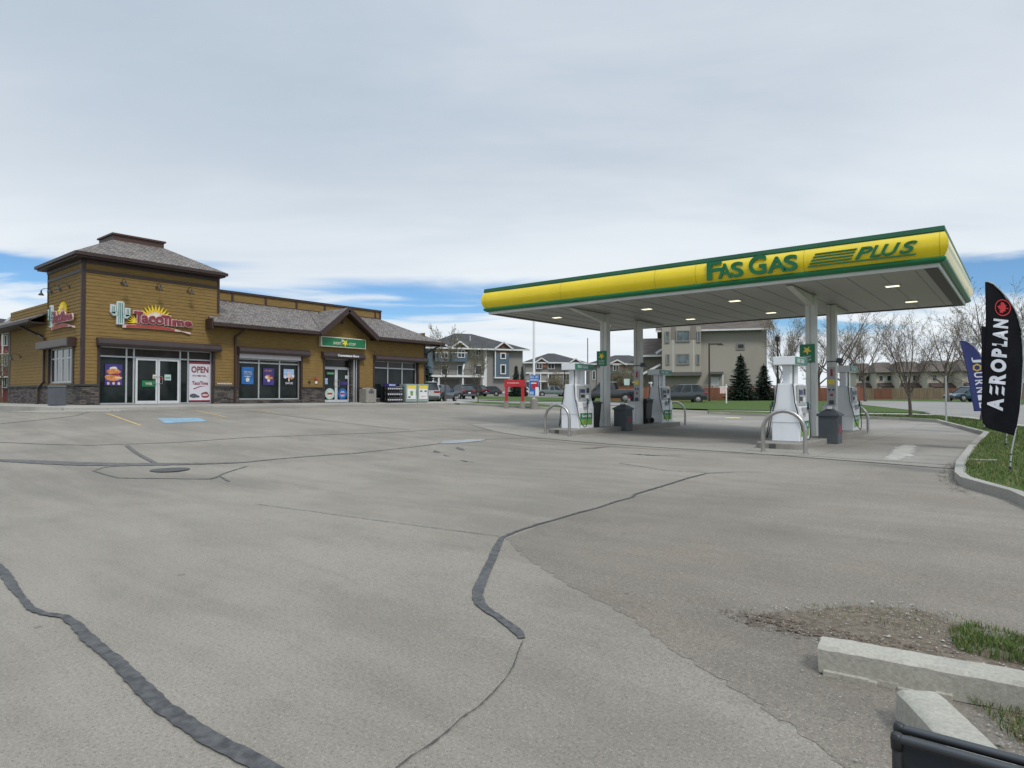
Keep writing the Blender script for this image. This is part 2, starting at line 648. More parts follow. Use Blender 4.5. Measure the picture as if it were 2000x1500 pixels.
def thing(name, label, cat, loc=(0, 0, 0), rotz=0.0, group=None):
    o = bpy.data.objects.new(name, None)
    o.empty_display_size = 0.3
    COL.objects.link(o)
    o.location = loc
    o.rotation_euler = (0, 0, rotz)
    PM[o.name] = Matrix.Translation(Vector(loc)) @ Matrix.Rotation(rotz, 4, 'Z')
    return tag(o, label, cat, group)


def dup(root, loc, rotz=0.0, label=None, scale=None):
    r = root.copy()
    COL.objects.link(r)
    r.location = loc
    r.rotation_euler = (0, 0, rotz)
    if scale:
        r.scale = scale
    if label:
        r['label'] = label
    for ch in list(root.children):
        c = ch.copy()
        COL.objects.link(c)
        c.parent = r
        for g in list(ch.children):
            d = g.copy()
            COL.objects.link(d)
            d.parent = c
    return r


def struct(o, kind='structure'):
    o['kind'] = kind
    return o


# ------------------------------------------------------------------ ground sheets
def faded(m, lo=0.25, hi=0.55, sc=3.0, amp=1.1):
    """worn, ragged border: the sheet thins out to nothing towards its edge"""
    t = m.node_tree
    out = [n for n in t.nodes if n.type == 'OUTPUT_MATERIAL'][0]
    p = t.nodes['Principled BSDF']
    at = N(t, 'ShaderNodeAttribute')
    at.attribute_name = 'edge'
    v = N(t, 'ShaderNodeTexCoord').outputs['Object']
    n1 = noise(t, v, sc, 7, 0.72, 0.6)
    a = mathn(t, 'ADD', at.outputs['Fac'], mathn(t, 'MULTIPLY', mathn(t, 'SUBTRACT', n1, 0.5), amp))
    a = smooth(t, a, lo, hi)
    tr = N(t, 'ShaderNodeBsdfTransparent')
    mx = N(t, 'ShaderNodeMixShader')
    t.links.new(a, mx.inputs[0])
    t.links.new(tr.outputs[0], mx.inputs[1])
    t.links.new(p.outputs[0], mx.inputs[2])
    t.links.new(mx.outputs[0], out.inputs[0])
    return m


def segdist(x, y, a, b):
    dx, dy = b[0] - a[0], b[1] - a[1]
    k = max(0, min(1, ((x - a[0]) * dx + (y - a[1]) * dy) / max(1e-9, dx * dx + dy * dy)))
    return math.hypot(x - a[0] - k * dx, y - a[1] - k * dy)


def sheet(name, pts, off, m, res=0.5, parent=None, thick=0.0, disp=None, fade=0.0):
    """a polygon laid on the terrain; thick > 0 gives it a real edge"""
    bm = bmesh.new()
    vs = [bm.verts.new((x, y, 0)) for x, y in pts]
    bm.faces.new(vs)
    xs, ys = [p[0] for p in pts], [p[1] for p in pts]
    for ax, lo, hi in ((0, min(xs), max(xs)), (1, min(ys), max(ys))):
        k = math.ceil(lo / res)
        while k * res < hi:
            co = [0, 0, 0]
            no = [0, 0, 0]
            co[ax] = k * res
            no[ax] = 1
            bmesh.ops.bisect_plane(bm, geom=bm.verts[:] + bm.edges[:] + bm.faces[:], plane_co=co, plane_no=no)
            k += 1
    bmesh.ops.triangulate(bm, faces=bm.faces)
    bmesh.ops.recalc_face_normals(bm, faces=bm.faces)
    for fc in bm.faces:
        if fc.normal.z < 0:
            fc.normal_flip()
    for v in bm.verts:
        v.co.z = f(v.co.x, v.co.y) + off + (disp(v.co.x, v.co.y) if disp else 0)
    if thick:
        be = [e for e in bm.edges if e.is_boundary]
        r = bmesh.ops.extrude_edge_only(bm, edges=be)
        for g in r['geom']:
            if isinstance(g, bmesh.types.BMVert):
                g.co.z -= thick
    me = bpy.data.meshes.new(name)
    bm.to_mesh(me)
    bm.free()
    me.materials.append(m)
    if fade:
        at = me.attributes.new('edge', 'FLOAT', 'POINT')
        n = len(pts)
        for i, v in enumerate(me.vertices):
            at.data[i].value = min(1.0, min(segdist(v.co.x, v.co.y, pts[k], pts[(k + 1) % n]) / (fade(k) if callable(fade) else fade) for k in range(n)))
    o = bpy.data.objects.new(name, me)
    COL.objects.link(o)
    if parent:
        o.parent = parent
    return o


def ribbon(name, pts, w, off, m, parent, jag=0.0, step=0.12):
    """strip following the ground along (x, y) points; w constant or per-point list"""
    P = [Vector((p[0], p[1])) for p in pts]
    ws = w if isinstance(w, (list, tuple)) else [w] * len(P)
    Q = []
    for i in range(len(P) - 1):
        n = max(1, int((P[i + 1] - P[i]).length / step))
        for k in range(n):
            a = k / n
            Q.append((P[i].lerp(P[i + 1], a), ws[i] * (1 - a) + ws[i + 1] * a))
    Q.append((P[-1], ws[-1]))
    vs, fs = [], []
    for i, (p, ww) in enumerate(Q):
        d = (Q[min(i + 2, len(Q) - 1)][0] - Q[max(i - 2, 0)][0]).normalized()
        nrm = Vector((-d.y, d.x))
        j1 = random.uniform(-jag, jag)
        j2 = random.uniform(-jag, jag)
        a = p + nrm * (ww / 2 + j1)
        b = p - nrm * (ww / 2 + j2)
        vs += [(a.x, a.y, f(a.x, a.y) + off), (b.x, b.y, f(b.x, b.y) + off)]
        if i:
            k = 2 * i
            fs.append((k - 2, k - 1, k + 1, k))
    me = bpy.data.meshes.new(name)
    me.from_pydata(vs, [], fs)
    me.materials.append(m)
    o = bpy.data.objects.new(name, me)
    COL.objects.link(o)
    o.parent = parent
    return o


def curb(name, pts, w=0.16, h=0.14, m=None, seg=3.0):
    """kerb run along (x, y) points, sitting on the terrain"""
    P = [Vector((p[0], p[1])) for p in pts]
    Q = []
    for i in range(len(P) - 1):
        n = max(1, int((P[i + 1] - P[i]).length / 0.5))
        for k in range(n):
            Q.append(P[i].lerp(P[i + 1], k / n))
    Q.append(P[-1])
    prof = [(-w / 2, -0.1), (-w / 2, h - 0.02), (-w / 2 + 0.025, h), (w / 2, h), (w / 2, -0.1)]
    vs, fs = [], []
    n = len(prof)
    for i, p in enumerate(Q):
        d = (Q[min(i + 1, len(Q) - 1)] - Q[max(i - 1, 0)]).normalized()
        nr = Vector((-d.y, d.x))
        for o, z in prof:
            q = p + nr * o
            vs.append((q.x, q.y, f(p.x, p.y) + z + (random.uniform(-0.004, 0.004))))
        if i:
            for j in range(n - 1):
                fs.append(((i - 1) * n + j, (i - 1) * n + j + 1, i * n + j + 1, i * n + j))
    fs.append(tuple(range(n)))
    fs.append(tuple(range(len(Q) * n - n, len(Q) * n))[::-1])
    me = bpy.data.meshes.new(name)
    me.from_pydata(vs, [], fs)
    me.materials.append(m or M['kerb'])
    o = bpy.data.objects.new(name, me)
    COL.objects.link(o)
    return struct(o)


M['puddle'] = faded(mat('wet film', (0.27, 0.265, 0.26), 0.3, 0, 0.2, 2), 0.40, 0.46, 2.0, 1.2)
# earth out to the horizon
def axis(lo, hi, far):
    a = []
    x = lo
    while x < hi:
        a.append(x)
        x += 1.5
    st = 3.0
    x = hi
    while x < far:
        a.append(x)
        x += st
        st *= 1.35
    a.append(far)
    st = 3.0
    x = lo
    b = []
    while x > -far:
        x -= st
        st *= 1.35
        b.append(x)
    return sorted(b + a)


gx, gy = axis(-80, 30, 3500), axis(-10, 100, 3500)
vs = [(x, y, f(x, y) - 0.05) for y in gy for x in gx]
nx = len(gx)
fs = [(j * nx + i, j * nx + i + 1, (j + 1) * nx + i + 1, (j + 1) * nx + i) for j in range(len(gy) - 1) for i in range(nx - 1)]
me = bpy.data.meshes.new('ground')
me.from_pydata(vs, [], fs)
me.materials.append(M['lawnfar'])
ground = struct(bpy.data.objects.new('ground', me))
COL.objects.link(ground)

lot = struct(sheet('parking_lot', [(-56, -8), (14, -8), (14, 62), (-56, 62)], 0.0, M['asphalt'], 0.5))
# coarser, older asphalt to the right of the seam
seam = [hit(*p) for p in ((981, 1053), (1010, 1085), (1040, 1105), (1100, 1145), (1165, 1178), (1230, 1215), (1285, 1262), (1330, 1290), (1400, 1335), (1480, 1390), (1560, 1445), (1650, 1520))]
top_ = [hit(*p) for p in ((2040, 1004), (1985, 986), (1925, 968), (1880, 952), (1866, 935), (1868, 914))] + [(-1.2, 15.4), (-5, 16.2), hit(1500, 910), hit(1440, 923), hit(1380, 926), hit(1300, 949), hit(1235, 970), hit(1130, 1003), hit(1050, 1026)]
p_ = [hit(1700, 1900), (1.9, 0.3), (4.5, -1.0), (13, -1.0), (13, 7.5)]
patch = sheet('asphalt_patch', seam + p_ + top_, 0.0025, faded(M['patch'], 0.42, 0.46, 9.0, 0.35), 0.14, lot, fade=lambda k: 0.02 if k >= len(seam) + 5 else 0.08)
at_ = patch.data.attributes.new('soft', 'FLOAT', 'POINT')
for i_, v_ in enumerate(patch.data.vertices):
    at_.data[i_].value = min(1.0, min(segdist(v_.co.x, v_.co.y, top_[k_], top_[k_ + 1]) for k_ in range(0, 10)) / 5.0)
# concrete forecourt
pad_pts = [(-1.05, 15.6), (-1.05, 16.1)] + [(-1.08, 29.0), hit(1832, 826), hit(1640, 818), hit(1385, 812)] + [(-16.6, 31.0), (-17.8, 29.5), (-17.8, 19.4), (-15.3, 17.95), (-13.4, 17.3), (-9, 16.9), (-5, 16.5)]
pad = struct(sheet('concrete_pad', pad_pts, 0.012, M['pad'], 0.5))

# store pavement with its kerb edge
def walk_disp(x, y):
    return 0.0


def fixed_slab(name, pts, zf, m, thick=0.25):
    mb = MB()
    n = len(pts)
    a = [(x, y, zf(x, y)) for x, y in pts]
    b = [(x, y, zf(x, y) - thick) for x, y in pts]
    mb.add(a + b, [tuple(range(n))] + [(i, (i + 1) % n, n + (i + 1) % n, n + i) for i in range(n)])
    return struct(mb.build(name, None, m))


zf = lambda x, y: 1.19 - 0.055 * max(0, x + 32.7) - 0.02 * max(0, 10 - y)
walk = fixed_slab('sidewalk', [(-32.72, 10.0), (-32.72, 34.5), (-30.9, 34.5), (-30.9, 10.3), (-31.3, 9.2), (-32.4, 8.3), (-34.5, 8.0), (-52, 8.0), (-52, 10.06), (-32.72, 10.06)][:9], zf, M['walk'], 0.4)
ramp = struct(sheet('sidewalk_ramp', [(-30.88, 11.0), (-30.4, 11.3), (-29.9, 10.6), (-31.0, 7.9), (-32.2, 7.3), (-32.5, 8.25), (-31.3, 9.2), (-30.88, 10.3)], 0.05, M['walk'], 0.5, None, 0.1))

# street on the right, lawns, strips
G1near = [(2060, 1012), (1985, 978), (1930, 962), (1888, 949), (1876, 938), (1877, 915), (1900, 880), (1927, 851), (1880, 838), (1832, 825), (1760, 820), (1640, 817), (1500, 813), (1385, 808.5)]
G1far = [(1383, 804), (1500, 807.5), (1640, 812), (1740, 814.5), (1830, 815), (1900, 822), (2000, 839), (2200, 872)]
H = lambda L: [hit(*p) for p in L]
near_w = H(G1near)
island_pts = near_w + H(G1far) + [(16, 30), (14, 12)] + [(9, 9.6)]
lawn = struct(sheet('lawn', island_pts, 0.12, M['grass'], 0.5))
curb('kerb', [(p[0], p[1]) for p in near_w] , 0.17, 0.15)
S1far = [(1383, 802), (1500, 804.5), (1640, 807.5), (1790, 809.5), (1818, 812)]
struct(sheet('street_sidewalk', H(G1far)[:5] + H(S1far)[::-1], 0.06, M['walk'], 0.5, None, 0.1))
G2 = H([(1383, 802), (1500, 804.5), (1640, 807.5), (1790, 809.5), (1816, 808), (1700, 794.5), (1640, 788), (1560, 784.5), (1440, 783.5), (1300, 784), (1240, 785), (1242, 797)])
struct(sheet('lawn', G2, 0.10, M['lawnfar'], 1.0))
ROAD = H([(1630, 782.5), (1700, 783), (1830, 785), (2000, 792), (2300, 800)]) + H([(2300, 880), (2100, 853), (2000, 836), (1900, 819.5), (1835, 813), (1818, 811.5), (1816, 808), (1700, 794.5), (1640, 788)])
struct(sheet('road', ROAD, 0.03, M['road'], 2.0))
struct(sheet('street_sidewalk', H([(1835, 813), (1900, 819.5), (2000, 836), (2000, 832), (1900, 816.5), (1790, 809.3)]), 0.06, M['walk'], 1.0))
# left street with its strips
struct(sheet('grass_strip', H([(838, 787.5), (900, 790.5), (1000, 795.5), (1060, 798.5), (1108, 801), (1092, 796), (1060, 793), (1000, 790.5), (930, 787), (850, 784.5)]), 0.12, M['lawnfar'], 0.5, None, 0.1))
curb('kerb', H([(820, 787.4), (838, 788), (900, 791), (1000, 796), (1060, 799), (1110, 801.5)]), 0.16, 0.14)
struct(sheet('road', [W(700, 54), W(1000, 50), W(1215, 49), W(1215, 60), W(1000, 66), W(930, 92), W(700, 92)], 0.03, M['road'], 2.0))
struct(sheet('lawn', [W(930, 93), W(935, 76), W(1000, 68), W(1100, 66), W(1140, 60), W(1235, 56), W(1290, 66), W(1290, 90), W(1100, 100)], 0.08, M['lawnfar'], 2.0))
struct(sheet('apartment_parking', [W(800, 94), W(1160, 94), W(1160, 150), W(700, 150)], 0.04, M['road'], 4.0))
struct(sheet('street_sidewalk', [W(935, 73), W(1000, 66), W(1060, 63), W(1060, 64.5), W(1000, 67.6), W(935, 75.2)], 0.13, M['walk'], 1.0))
# dirt verge by the broken kerb
DIRT = [(1400, 1198), (1460, 1190), (1560, 1182), (1640, 1176), (1760, 1178), (1850, 1195), (1960, 1240), (2080, 1290), (2200, 1420), (2200, 1800), (1990, 1560), (1930, 1430), (1850, 1330), (1700, 1300), (1600, 1262), (1540, 1245), (1450, 1222)]
dirt = struct(sheet('dirt_verge', H(DIRT), 0.010, faded(M['dirt'], 0.44, 0.50, 7.0, 1.6), 0.06, None, 0.0, fade=0.30, disp=lambda x, y: 0.004 * math.sin(x * 9 + 1.3 * y) * math.sin(y * 11 - x * 3)))

# ---- marks on the asphalt (sealed cracks, paint), children of the lot
def crack(pix, w, m='tar', off=0.010, jag=0.006, name='crack_seal', step=0.05):
    w = [x * .8 for x in w] if isinstance(w, list) else w * .8
    return ribbon(name, H(pix), w, off, M[m], lot, jag, step)


crack([(-60, 1060), (-20, 1092), (8, 1120), (28, 1150), (45, 1172), (60, 1190), (85, 1200), (125, 1206), (150, 1222), (170, 1246), (195, 1268), (235, 1300), (270, 1338), (320, 1385), (360, 1412), (400, 1440), (440, 1462), (480, 1480), (520, 1502), (570, 1540)], [0.09, 0.09, 0.10, 0.09, 0.06, 0.07, 0.07, 0.07, 0.09, 0.10, 0.10, 0.10, 0.115, 0.115, 0.11, 0.11, 0.115, 0.12, 0.12, 0.12])
crack([(1020, 1248), (1012, 1237), (1000, 1226), (975, 1208), (952, 1194), (938, 1180), (932, 1166), (936, 1148), (948, 1120), (960, 1095), (970, 1070), (980, 1051)], [0.06, 0.085, 0.085, 0.08, 0.085, 0.1, 0.11, 0.115, 0.11, 0.105, 0.10, 0.07])
crack([(980, 1051), (1010, 1038), (1050, 1025), (1090, 1014), (1130, 1002), (1170, 992), (1200, 981), (1235, 972)], [0.06, 0.05, 0.055, 0.05, 0.05, 0.05, 0.05, 0.045])
crack([(1235, 972), (1240, 966), (1270, 957), (1300, 948), (1345, 934), (1380, 925), (1440, 922), (1500, 923)], [0.06, 0.07, 0.07, 0.06, 0.06, 0.05, 0.03, 0.01])
crack([(1022, 1252), (1012, 1275), (1004, 1300), (985, 1330), (962, 1356), (935, 1382), (900, 1405), (868, 1436), (835, 1460), (805, 1478), (775, 1502), (740, 1540)], [0.008, 0.007, 0.009, 0.006, 0.009, 0.008, 0.010, 0.008, 0.012, 0.008, 0.010, 0.01], 'hair', 0.008, 0.003, 'crack', 0.03)
crack([(-60, 895), (0, 899), (60, 902), (140, 906), (250, 908), (330, 907), (400, 906), (470, 904)], [0.10, 0.3, 0.5, 0.55, 0.5, 0.4, 0.25, 0.12], 'tarold', 0.010, 0.03)
crack([(470, 904), (540, 897), (600, 892), (700, 885), (800, 874), (850, 868), (900, 862), (955, 858), (1060, 856)], [0.12, 0.10, 0.08, 0.08, 0.06, 0.08, 0.08, 0.08, 0.06], 'stain', 0.009, 0.02)
crack([(248, 871), (262, 882), (280, 893), (303, 905)], 0.13, 'tarold', 0.012)
crack([(-60, 862), (0, 864), (90, 868), (170, 870), (250, 868), (350, 864), (480, 855), (640, 849), (760, 845), (880, 838), (960, 842)], 0.07, 'stain', 0.007, 0.01)
crack([(190, 801), (150, 812), (100, 818), (0, 828)], 0.08, 'stain', 0.007, 0.01)
crack([(480, 802), (560, 812), (640, 822), (740, 834), (800, 839)], 0.06, 'stain', 0.007, 0.01)
crack([(183, 920), (205, 927), (232, 934), (320, 935), (412, 936), (440, 924), (482, 911)], 0.06, 'tarold', 0.008, 0.01)
crack([(183, 920), (200, 914), (260, 908)], 0.04, 'tarold', 0.008, 0.01)
crack([(410, 936), (430, 931), (448, 941)], 0.05, 'tarold', 0.011, 0.01)
crack([(500, 985), (600, 998), (700, 1012), (850, 1032), (975, 1048)], 0.013, 'stain', 0.008, 0.004)
crack([(1210, 905), (1300, 919), (1380, 923)], 0.03, 'stain', 0.008, 0.006)
crack([(1050, 860), (1200, 873), (1400, 885), (1600, 893), (1880, 911)], 0.05, 'stain', 0.017, 0.01)
for i, (a, b, w) in enumerate((((848, 880), (858, 884), 0.25), ((893, 873), (905, 880), 0.25), ((900, 899), (925, 903), 0.12), ((1130, 876), (1190, 873), 0.2), ((1215, 886), (1330, 891), 0.18), ((865, 889), (880, 891), .1))):
    crack([a, ((a[0] + b[0]) / 2, (a[1] + b[1]) / 2 + 1), b], [0.02, w * .8, 0.02], 'stain', 0.009 + 0.001 * i, 0.03, 'oil_stain')
sheet('puddle', H([(845, 868), (858, 861), (905, 858), (955, 857.5), (955, 861), (925, 865), (880, 868)]), 0.013, M['puddle'], 0.15, lot, fade=0.3)
crack([(207, 807.5), (240, 819), (275, 831.5)], 0.10, 'paintY', 0.008, 0.01, 'stall_line')
crack([(379, 802), (410, 808), (442, 815)], 0.09, 'paintY', 0.008, 0.01, 'stall_line')
crack([(497, 800), (520, 803.5), (548, 808)], 0.09, 'paintY', 0.008, 0.015, 'stall_line')
crack([(598, 797), (625, 801), (660, 805)], 0.08, 'paintY', 0.008, 0.015, 'stall_line')
crack([(832, 790.5), (850, 793), (872, 796)], 0.08, 'paintY', 0.008, 0.015, 'stall_line')
sheet('accessible_stall_marking', H([(307, 817.5), (388, 816.2), (406, 823), (322, 826.8)]), 0.008, M['paintB'], 0.25, lot)
mb = MB()
c = GH(332, 918)
mb.lathe([(0.36, 0.0), (0.36, 0.012), (0.30, 0.014), (0.0, 0.014)], (c.x, c.y, c.z), 28)
mb.build('manhole_cover', lot, M['iron'])
mb = MB()
c = GH(1431, 817)
mb.lathe([(0.45, 0.0), (0.45, 0.022), (0.0, 0.022)], (c.x, c.y, c.z + 0.01), 20)
mb.build('tank_filler_cover', pad, mat('yellow filler cover', (0.70, 0.62, 0.30), 0.6))
# pale patch on the forecourt
sheet('cleaned_spot', H([(1680, 897), (1725, 868), (1790, 862), (1830, 874), (1815, 900), (1760, 906)]), 0.016, faded(mat('pale concrete', (0.37, 0.35, 0.31), 0.85, 0, 0.12, 1.5, 0.3, 50), 0.46, 0.60, 2.5, 1.2), 0.25, pad, fade=0.8)
# ------------------------------------------------------------------ more materials
M['siding'] = mat('ochre lap siding', (0.222, 0.143, 0.050), 0.75, 0, 0.13, 2.0, 0.15, 40, stretch=(1, 1, 6), spec=0.2)
M['brown'] = mat('dark brown trim', (0.040, 0.021, 0.017), 0.5, 0, 0.15, 3)
M['soffitb'] = mat('brown soffit', (0.055, 0.032, 0.026), 0.6)
M['shutter'] = mat('brown shutter box', (0.050, 0.035, 0.034), 0.42, 0, 0.1, 2)
M['ledge'] = mat('dark stone ledge', (0.045, 0.043, 0.042), 0.8, 0, 0.2, 8, 0.4, 40)
M['stone'] = bricks('stacked ledgestone', ((0.010, 0.010, 0.011), (0.135, 0.115, 0.10), (0.16, 0.14, 0.12)), 0.34, 0.07, 0.8, (0.006, 0.006, 0.006), 1.0, 0.9, 0.006, 0.35, 9)
M['shingle'] = bricks('weathered asphalt shingles', ((0.070, 0.060, 0.053), (0.205, 0.180, 0.160), (0.25, 0.22, 0.20)), 0.17, 0.13, 0.7, (0.05, 0.045, 0.042), 1.0, 0.92, 0.010, 0.5, 9)
M['alu'] = mat('anodised frame', (0.50, 0.51, 0.52), 0.38, 0.5, 0.05, 2)
M['glass'] = glassmat('dark shop glass', (0.008, 0.011, 0.011), 0.05, 0.28)
M['glassR'] = glassmat('side window glass', (0.02, 0.022, 0.022), 0.05, 0.9)
M['glassT'] = glassmat('transom glass', (0.030, 0.024, 0.023), 0.12, 0.3)
M['white'] = mat('white enamel', (0.72, 0.72, 0.72), 0.35, 0, 0.04, 2)
M['offwhite'] = mat('off white paint', (0.60, 0.60, 0.585), 0.5, 0, 0.06, 2, 0.05)
M['grey'] = mat('grey plastic', (0.075, 0.085, 0.095), 0.6, 0, 0.12, 3, 0.2, 90)
M['lampdk'] = mat('dark lamp enamel', (0.03, 0.034, 0.04), 0.5)
M['black'] = mat('black plastic', (0.012, 0.013, 0.014), 0.45, 0, 0.2, 3)
M['rubber'] = mat('rubber', (0.018, 0.018, 0.018), 0.75)
M['steel'] = mat('brushed steel', (0.42, 0.40, 0.375), 0.33, 0.9, 0.1, 6)
M['green'] = mat('sign green', (0.008, 0.165, 0.062), 0.4, 0, 0.06, 2)
M['lime'] = mat('lime green', (0.16, 0.34, 0.05), 0.5, 0, 0.2, 2)
M['yellow'] = mat('sign yellow', (0.78, 0.58, 0.0), 0.32, 0, 0.05, 1.2)
M['orange'] = mat('sign orange', (0.72, 0.26, 0.02), 0.5)
M['maroon'] = mat('maroon', (0.22, 0.025, 0.045), 0.5)
M['red'] = mat('red paint', (0.42, 0.02, 0.03), 0.45)
M['skin'] = mat('pale pink', (0.62, 0.45, 0.42), 0.5)
M['cream'] = mat('cream', (0.62, 0.58, 0.47), 0.5)
M['paleg'] = mat('pale sage', (0.42, 0.55, 0.50), 0.5)
M['dkgreen'] = mat('deep teal', (0.03, 0.11, 0.11), 0.5)
M['posterB'] = mat('poster blue', (0.02, 0.12, 0.36), 0.5, 0, 0.3, 3)
M['posterP'] = mat('poster violet', (0.045, 0.03, 0.17), 0.5, 0, 0.3, 3)
M['posterW'] = mat('poster white', (0.60, 0.58, 0.62), 0.55, 0, 0.05, 3)
M['skyblue'] = mat('pale blue', (0.30, 0.42, 0.62), 0.5, 0, 0.3, 8)
M['tortilla'] = mat('baked brown', (0.55, 0.22, 0.07), 0.6, 0, 0.5, 12)
M['signteal'] = mat('pump sign teal', (0.03, 0.22, 0.13), 0.4, 0, 0.1, 2)

# ------------------------------------------------------------------ the store
XF = -32.7                 # front face
YS, YT, YE = 10.05, 15.95, 30.85   # tower side, tower end, store end
XB = -43.9
XT = -37.45                # tower back
FL = 1.19
store = thing('store_building', 'tan sided store with hip roofed corner tower, brown trim and dark stone base', 'store', (XF, YS, f(-31, YS)))


def laps(mb, ax, c, a0, a1, z0, z1, out, clip=None, lap=0.160, p=0.015):
    """lap siding on a wall plane; ax 'x': plane x=c runs along y; ax 'y': plane y=c runs along x"""
    k = math.floor(z0 / lap)
    while k * lap < z1:
        lo, hi = max(z0, k * lap), min(z1, (k + 1) * lap)
        if hi - lo > 0.004:
            fl = p * (1 - (lo - k * lap) / lap)
            fh = p * (1 - (hi - k * lap) / lap)
            l0, l1 = (a0, a1) if clip is None else clip(lo)
            h0, h1 = (a0, a1) if clip is None else clip(hi)
            if l1 > l0:
                def P(a, o, z):
                    return (c + out * o, a, z) if ax == 'x' else (a, c + out * o, z)
                vs = [P(l0, fl, lo), P(l1, fl, lo), P(h1, fh, hi), P(h0, fh, hi), P(l0, 0, lo), P(l1, 0, lo)]
                mb.add(vs, [(0, 1, 2, 3), (4, 5, 1, 0)])
        k += 1
    return mb


ZW = 7.70     # tower wall top
ZE = 5.25     # low eave
SH = 3.88     # opening head
ST = 2.10     # stone top
# openings on the front: (y0, y1, z0)
OP = [(10.72, 15.98 - 0.02, FL), (17.28, 21.1, 1.40), (22.62, 25.15, FL), (26.36, 30.2, 1.40)]
OP[0] = (10.72, 15.97, FL)
mb = MB()
# the tower front runs to 16.2 as a pier; walls between the openings
laps(mb, 'x', XF, YS, 16.22, SH, ZW, 1)
laps(mb, 'x', XF, YS, 10.72, ST, SH, 1)
laps(mb, 'x', XF, 16.22, YE, SH, 5.6, 1)
for a, b in ((15.97, 17.28), (21.1, 22.62), (25.15, 26.36), (30.2, YE)):
    laps(mb, 'x', XF, a, b, ST, SH, 1)
gcl = lambda z: (21.9 + (z - 5.3) * 1.2188 + 0.15, 26.0 - (z - 5.3) * 1.34 - 0.15)
laps(mb, 'x', XF, 22, 26, 5.6, 6.75, 1, gcl)
# tower side with its window, long low side wall
laps(mb, 'y', YS, XT, XF, SH, ZW, -1)
laps(mb, 'y', YS, XT, -37.2, ST, SH, -1)
laps(mb, 'y', YS, -33.75, XF, ST, SH, -1)
laps(mb, 'y', YS, -37.2, -33.75, ST, 2.2, -1)
laps(mb, 'y', YS, XB, XT, ST, 6.2, -1)
laps(mb, 'x', XT, YS, YT, 6.0, ZW, -1)
laps(mb, 'y', YT, XT, XF, 6.0, ZW, 1)
laps(mb, 'y', YE, XB - 3, XF, 1.0, 6.0, 1)
mb.build('wall', store, M['siding'], world=True, recalc=False)
mb = MB()   # core behind the boards, closes the shell
mb.use(M['brown'])
mb.box(XB - 3, YS + 0.6, 0.9, XF - 0.55, YE - 0.3, 5.6)
mb.box(XT + 0.05, YS + 0.05, 5.4, XF - 0.05, YT - 0.05, ZW)
mb.build('inner_wall', store, world=True)
# stone base
mb = MB()
for a, b in ((YS + .25, 10.72), (15.97, 17.28), (21.1, 22.62), (25.15, 26.36), (30.2, YE)):
    mb.box(XF - 0.3, a, 0.7, XF + 0.06, b, ST - 0.05)
for a, b in ((17.28, 21.1), (26.36, 30.2)):
    mb.box(XF - 0.3, a + .002, 0.7, XF + 0.02, b - .002, 1.38)
mb.box(XB, YS - 0.06, 0.7, XF + 0.06, YS + 0.25, ST - 0.05)
mb.each('stone_base', store, M['stone'], world=True)
mb = MB()
for a, b in ((YS - 0.1, 10.72), (15.97, 17.25), (21.12, 22.58), (25.19, 26.33), (30.23, YE + .02)):
    mb.box(XF - 0.02, a, ST - 0.05, XF + 0.11, b, ST + 0.03)
mb.box(XB - .05, YS - 0.11, ST - 0.05, XF - 0.02, YS + 0.02, ST + 0.03)
mb.each('stone_ledge', store, M['ledge'], world=True)
# trim: corner boards, frieze bands, opening reveals
mb = MB()
mb.box(XF - 0.0, YS - 0.03, ST + .03, XF + 0.035, YS + 0.12, ZW - .02)
mb.box(XF - 0.12, YS - 0.035, ST + .03, XF - 0.003, YS + 0.0, ZW - .02)
mb.box(XF, 16.12, 5.9, XF + 0.035, 16.24, ZW - .02)
mb.box(XF + .002, YS + .12, 7.14, XF + 0.04, 16.12, 7.28)
mb.box(XT, YS - 0.04, 7.14, XF - .12, YS - 0.002, 7.28)
mb.box(XT - .03, YS - 0.035, 5.6, XT + 0.10, YS, ZW - .02)
mb.box(XF, YE - 0.10, ST + .03, XF + 0.03, YE + 0.03, ZE)
mb.box(XB - 0.02, YS - 0.03, ST + .03, XB + 0.10, YS, ZE)
for i, (a, b, z0) in enumerate(OP):
    w = 0.10 if i != 2 else 0.16
    mb.box(XF - 0.50, a - 0.06, z0 - (0.25 if i in (0, 2) else .45), XF + 0.05, a + 0.05, SH)
    mb.box(XF - 0.50, b - 0.05, z0 - (0.25 if i in (0, 2) else .45), XF + 0.05, b + 0.06, SH)
mb.box(-37.28, YS - 0.05, 2.13, -37.14, YS + 0.2, SH)
mb.box(-33.82, YS - 0.05, 2.13, -33.62, YS + 0.2, SH)
mb.each('trim', store, M['brown'], world=True)
# roller shutter boxes over the openings
for (a, b, z0), (s0, s1) in zip(OP, ((10.6, 16.24), (17.2, 21.5), (22.4, 25.45), (26.3, 30.8))):
    mb = MB()
    mb.prism([(XF + .01, s0, SH - 0.02), (XF + 0.30, s0, SH - 0.02), (XF + 0.36, s0, SH + 0.10), (XF + 0.34, s0, SH + 0.26), (XF + 0.16, s0, SH + 0.36), (XF + .01, s0, SH + 0.36)], (0, s1 - s0, 0))
    mb.build('shutter_box', store, M['shutter'], world=True, bevel=0.01)
mb = MB()
mb.box(-38.0, YS - 0.36, SH - 0.02, -33.35, YS - .02, SH + 0.34)
mb.build('shutter_box', store, mat('faded shutter box', (0.13, 0.115, 0.10), 0.6), world=True, bevel=0.03)['label'] = 'sun faded grey brown shutter box'
mb = MB()
mb.box(-33.50, YS - 0.37, SH - 0.05, -33.34, YS - .02, SH + 0.36)
mb.build('shutter_box_cap', store, M['brown'], world=True)
mb = MB()   # partly lowered white shutter curtain
mb.box(XF + 0.02, 17.34, 3.62, XF + 0.05, 21.04, SH - 0.021)
mb.build('shutter_curtain', store, M['posterW'], world=True)


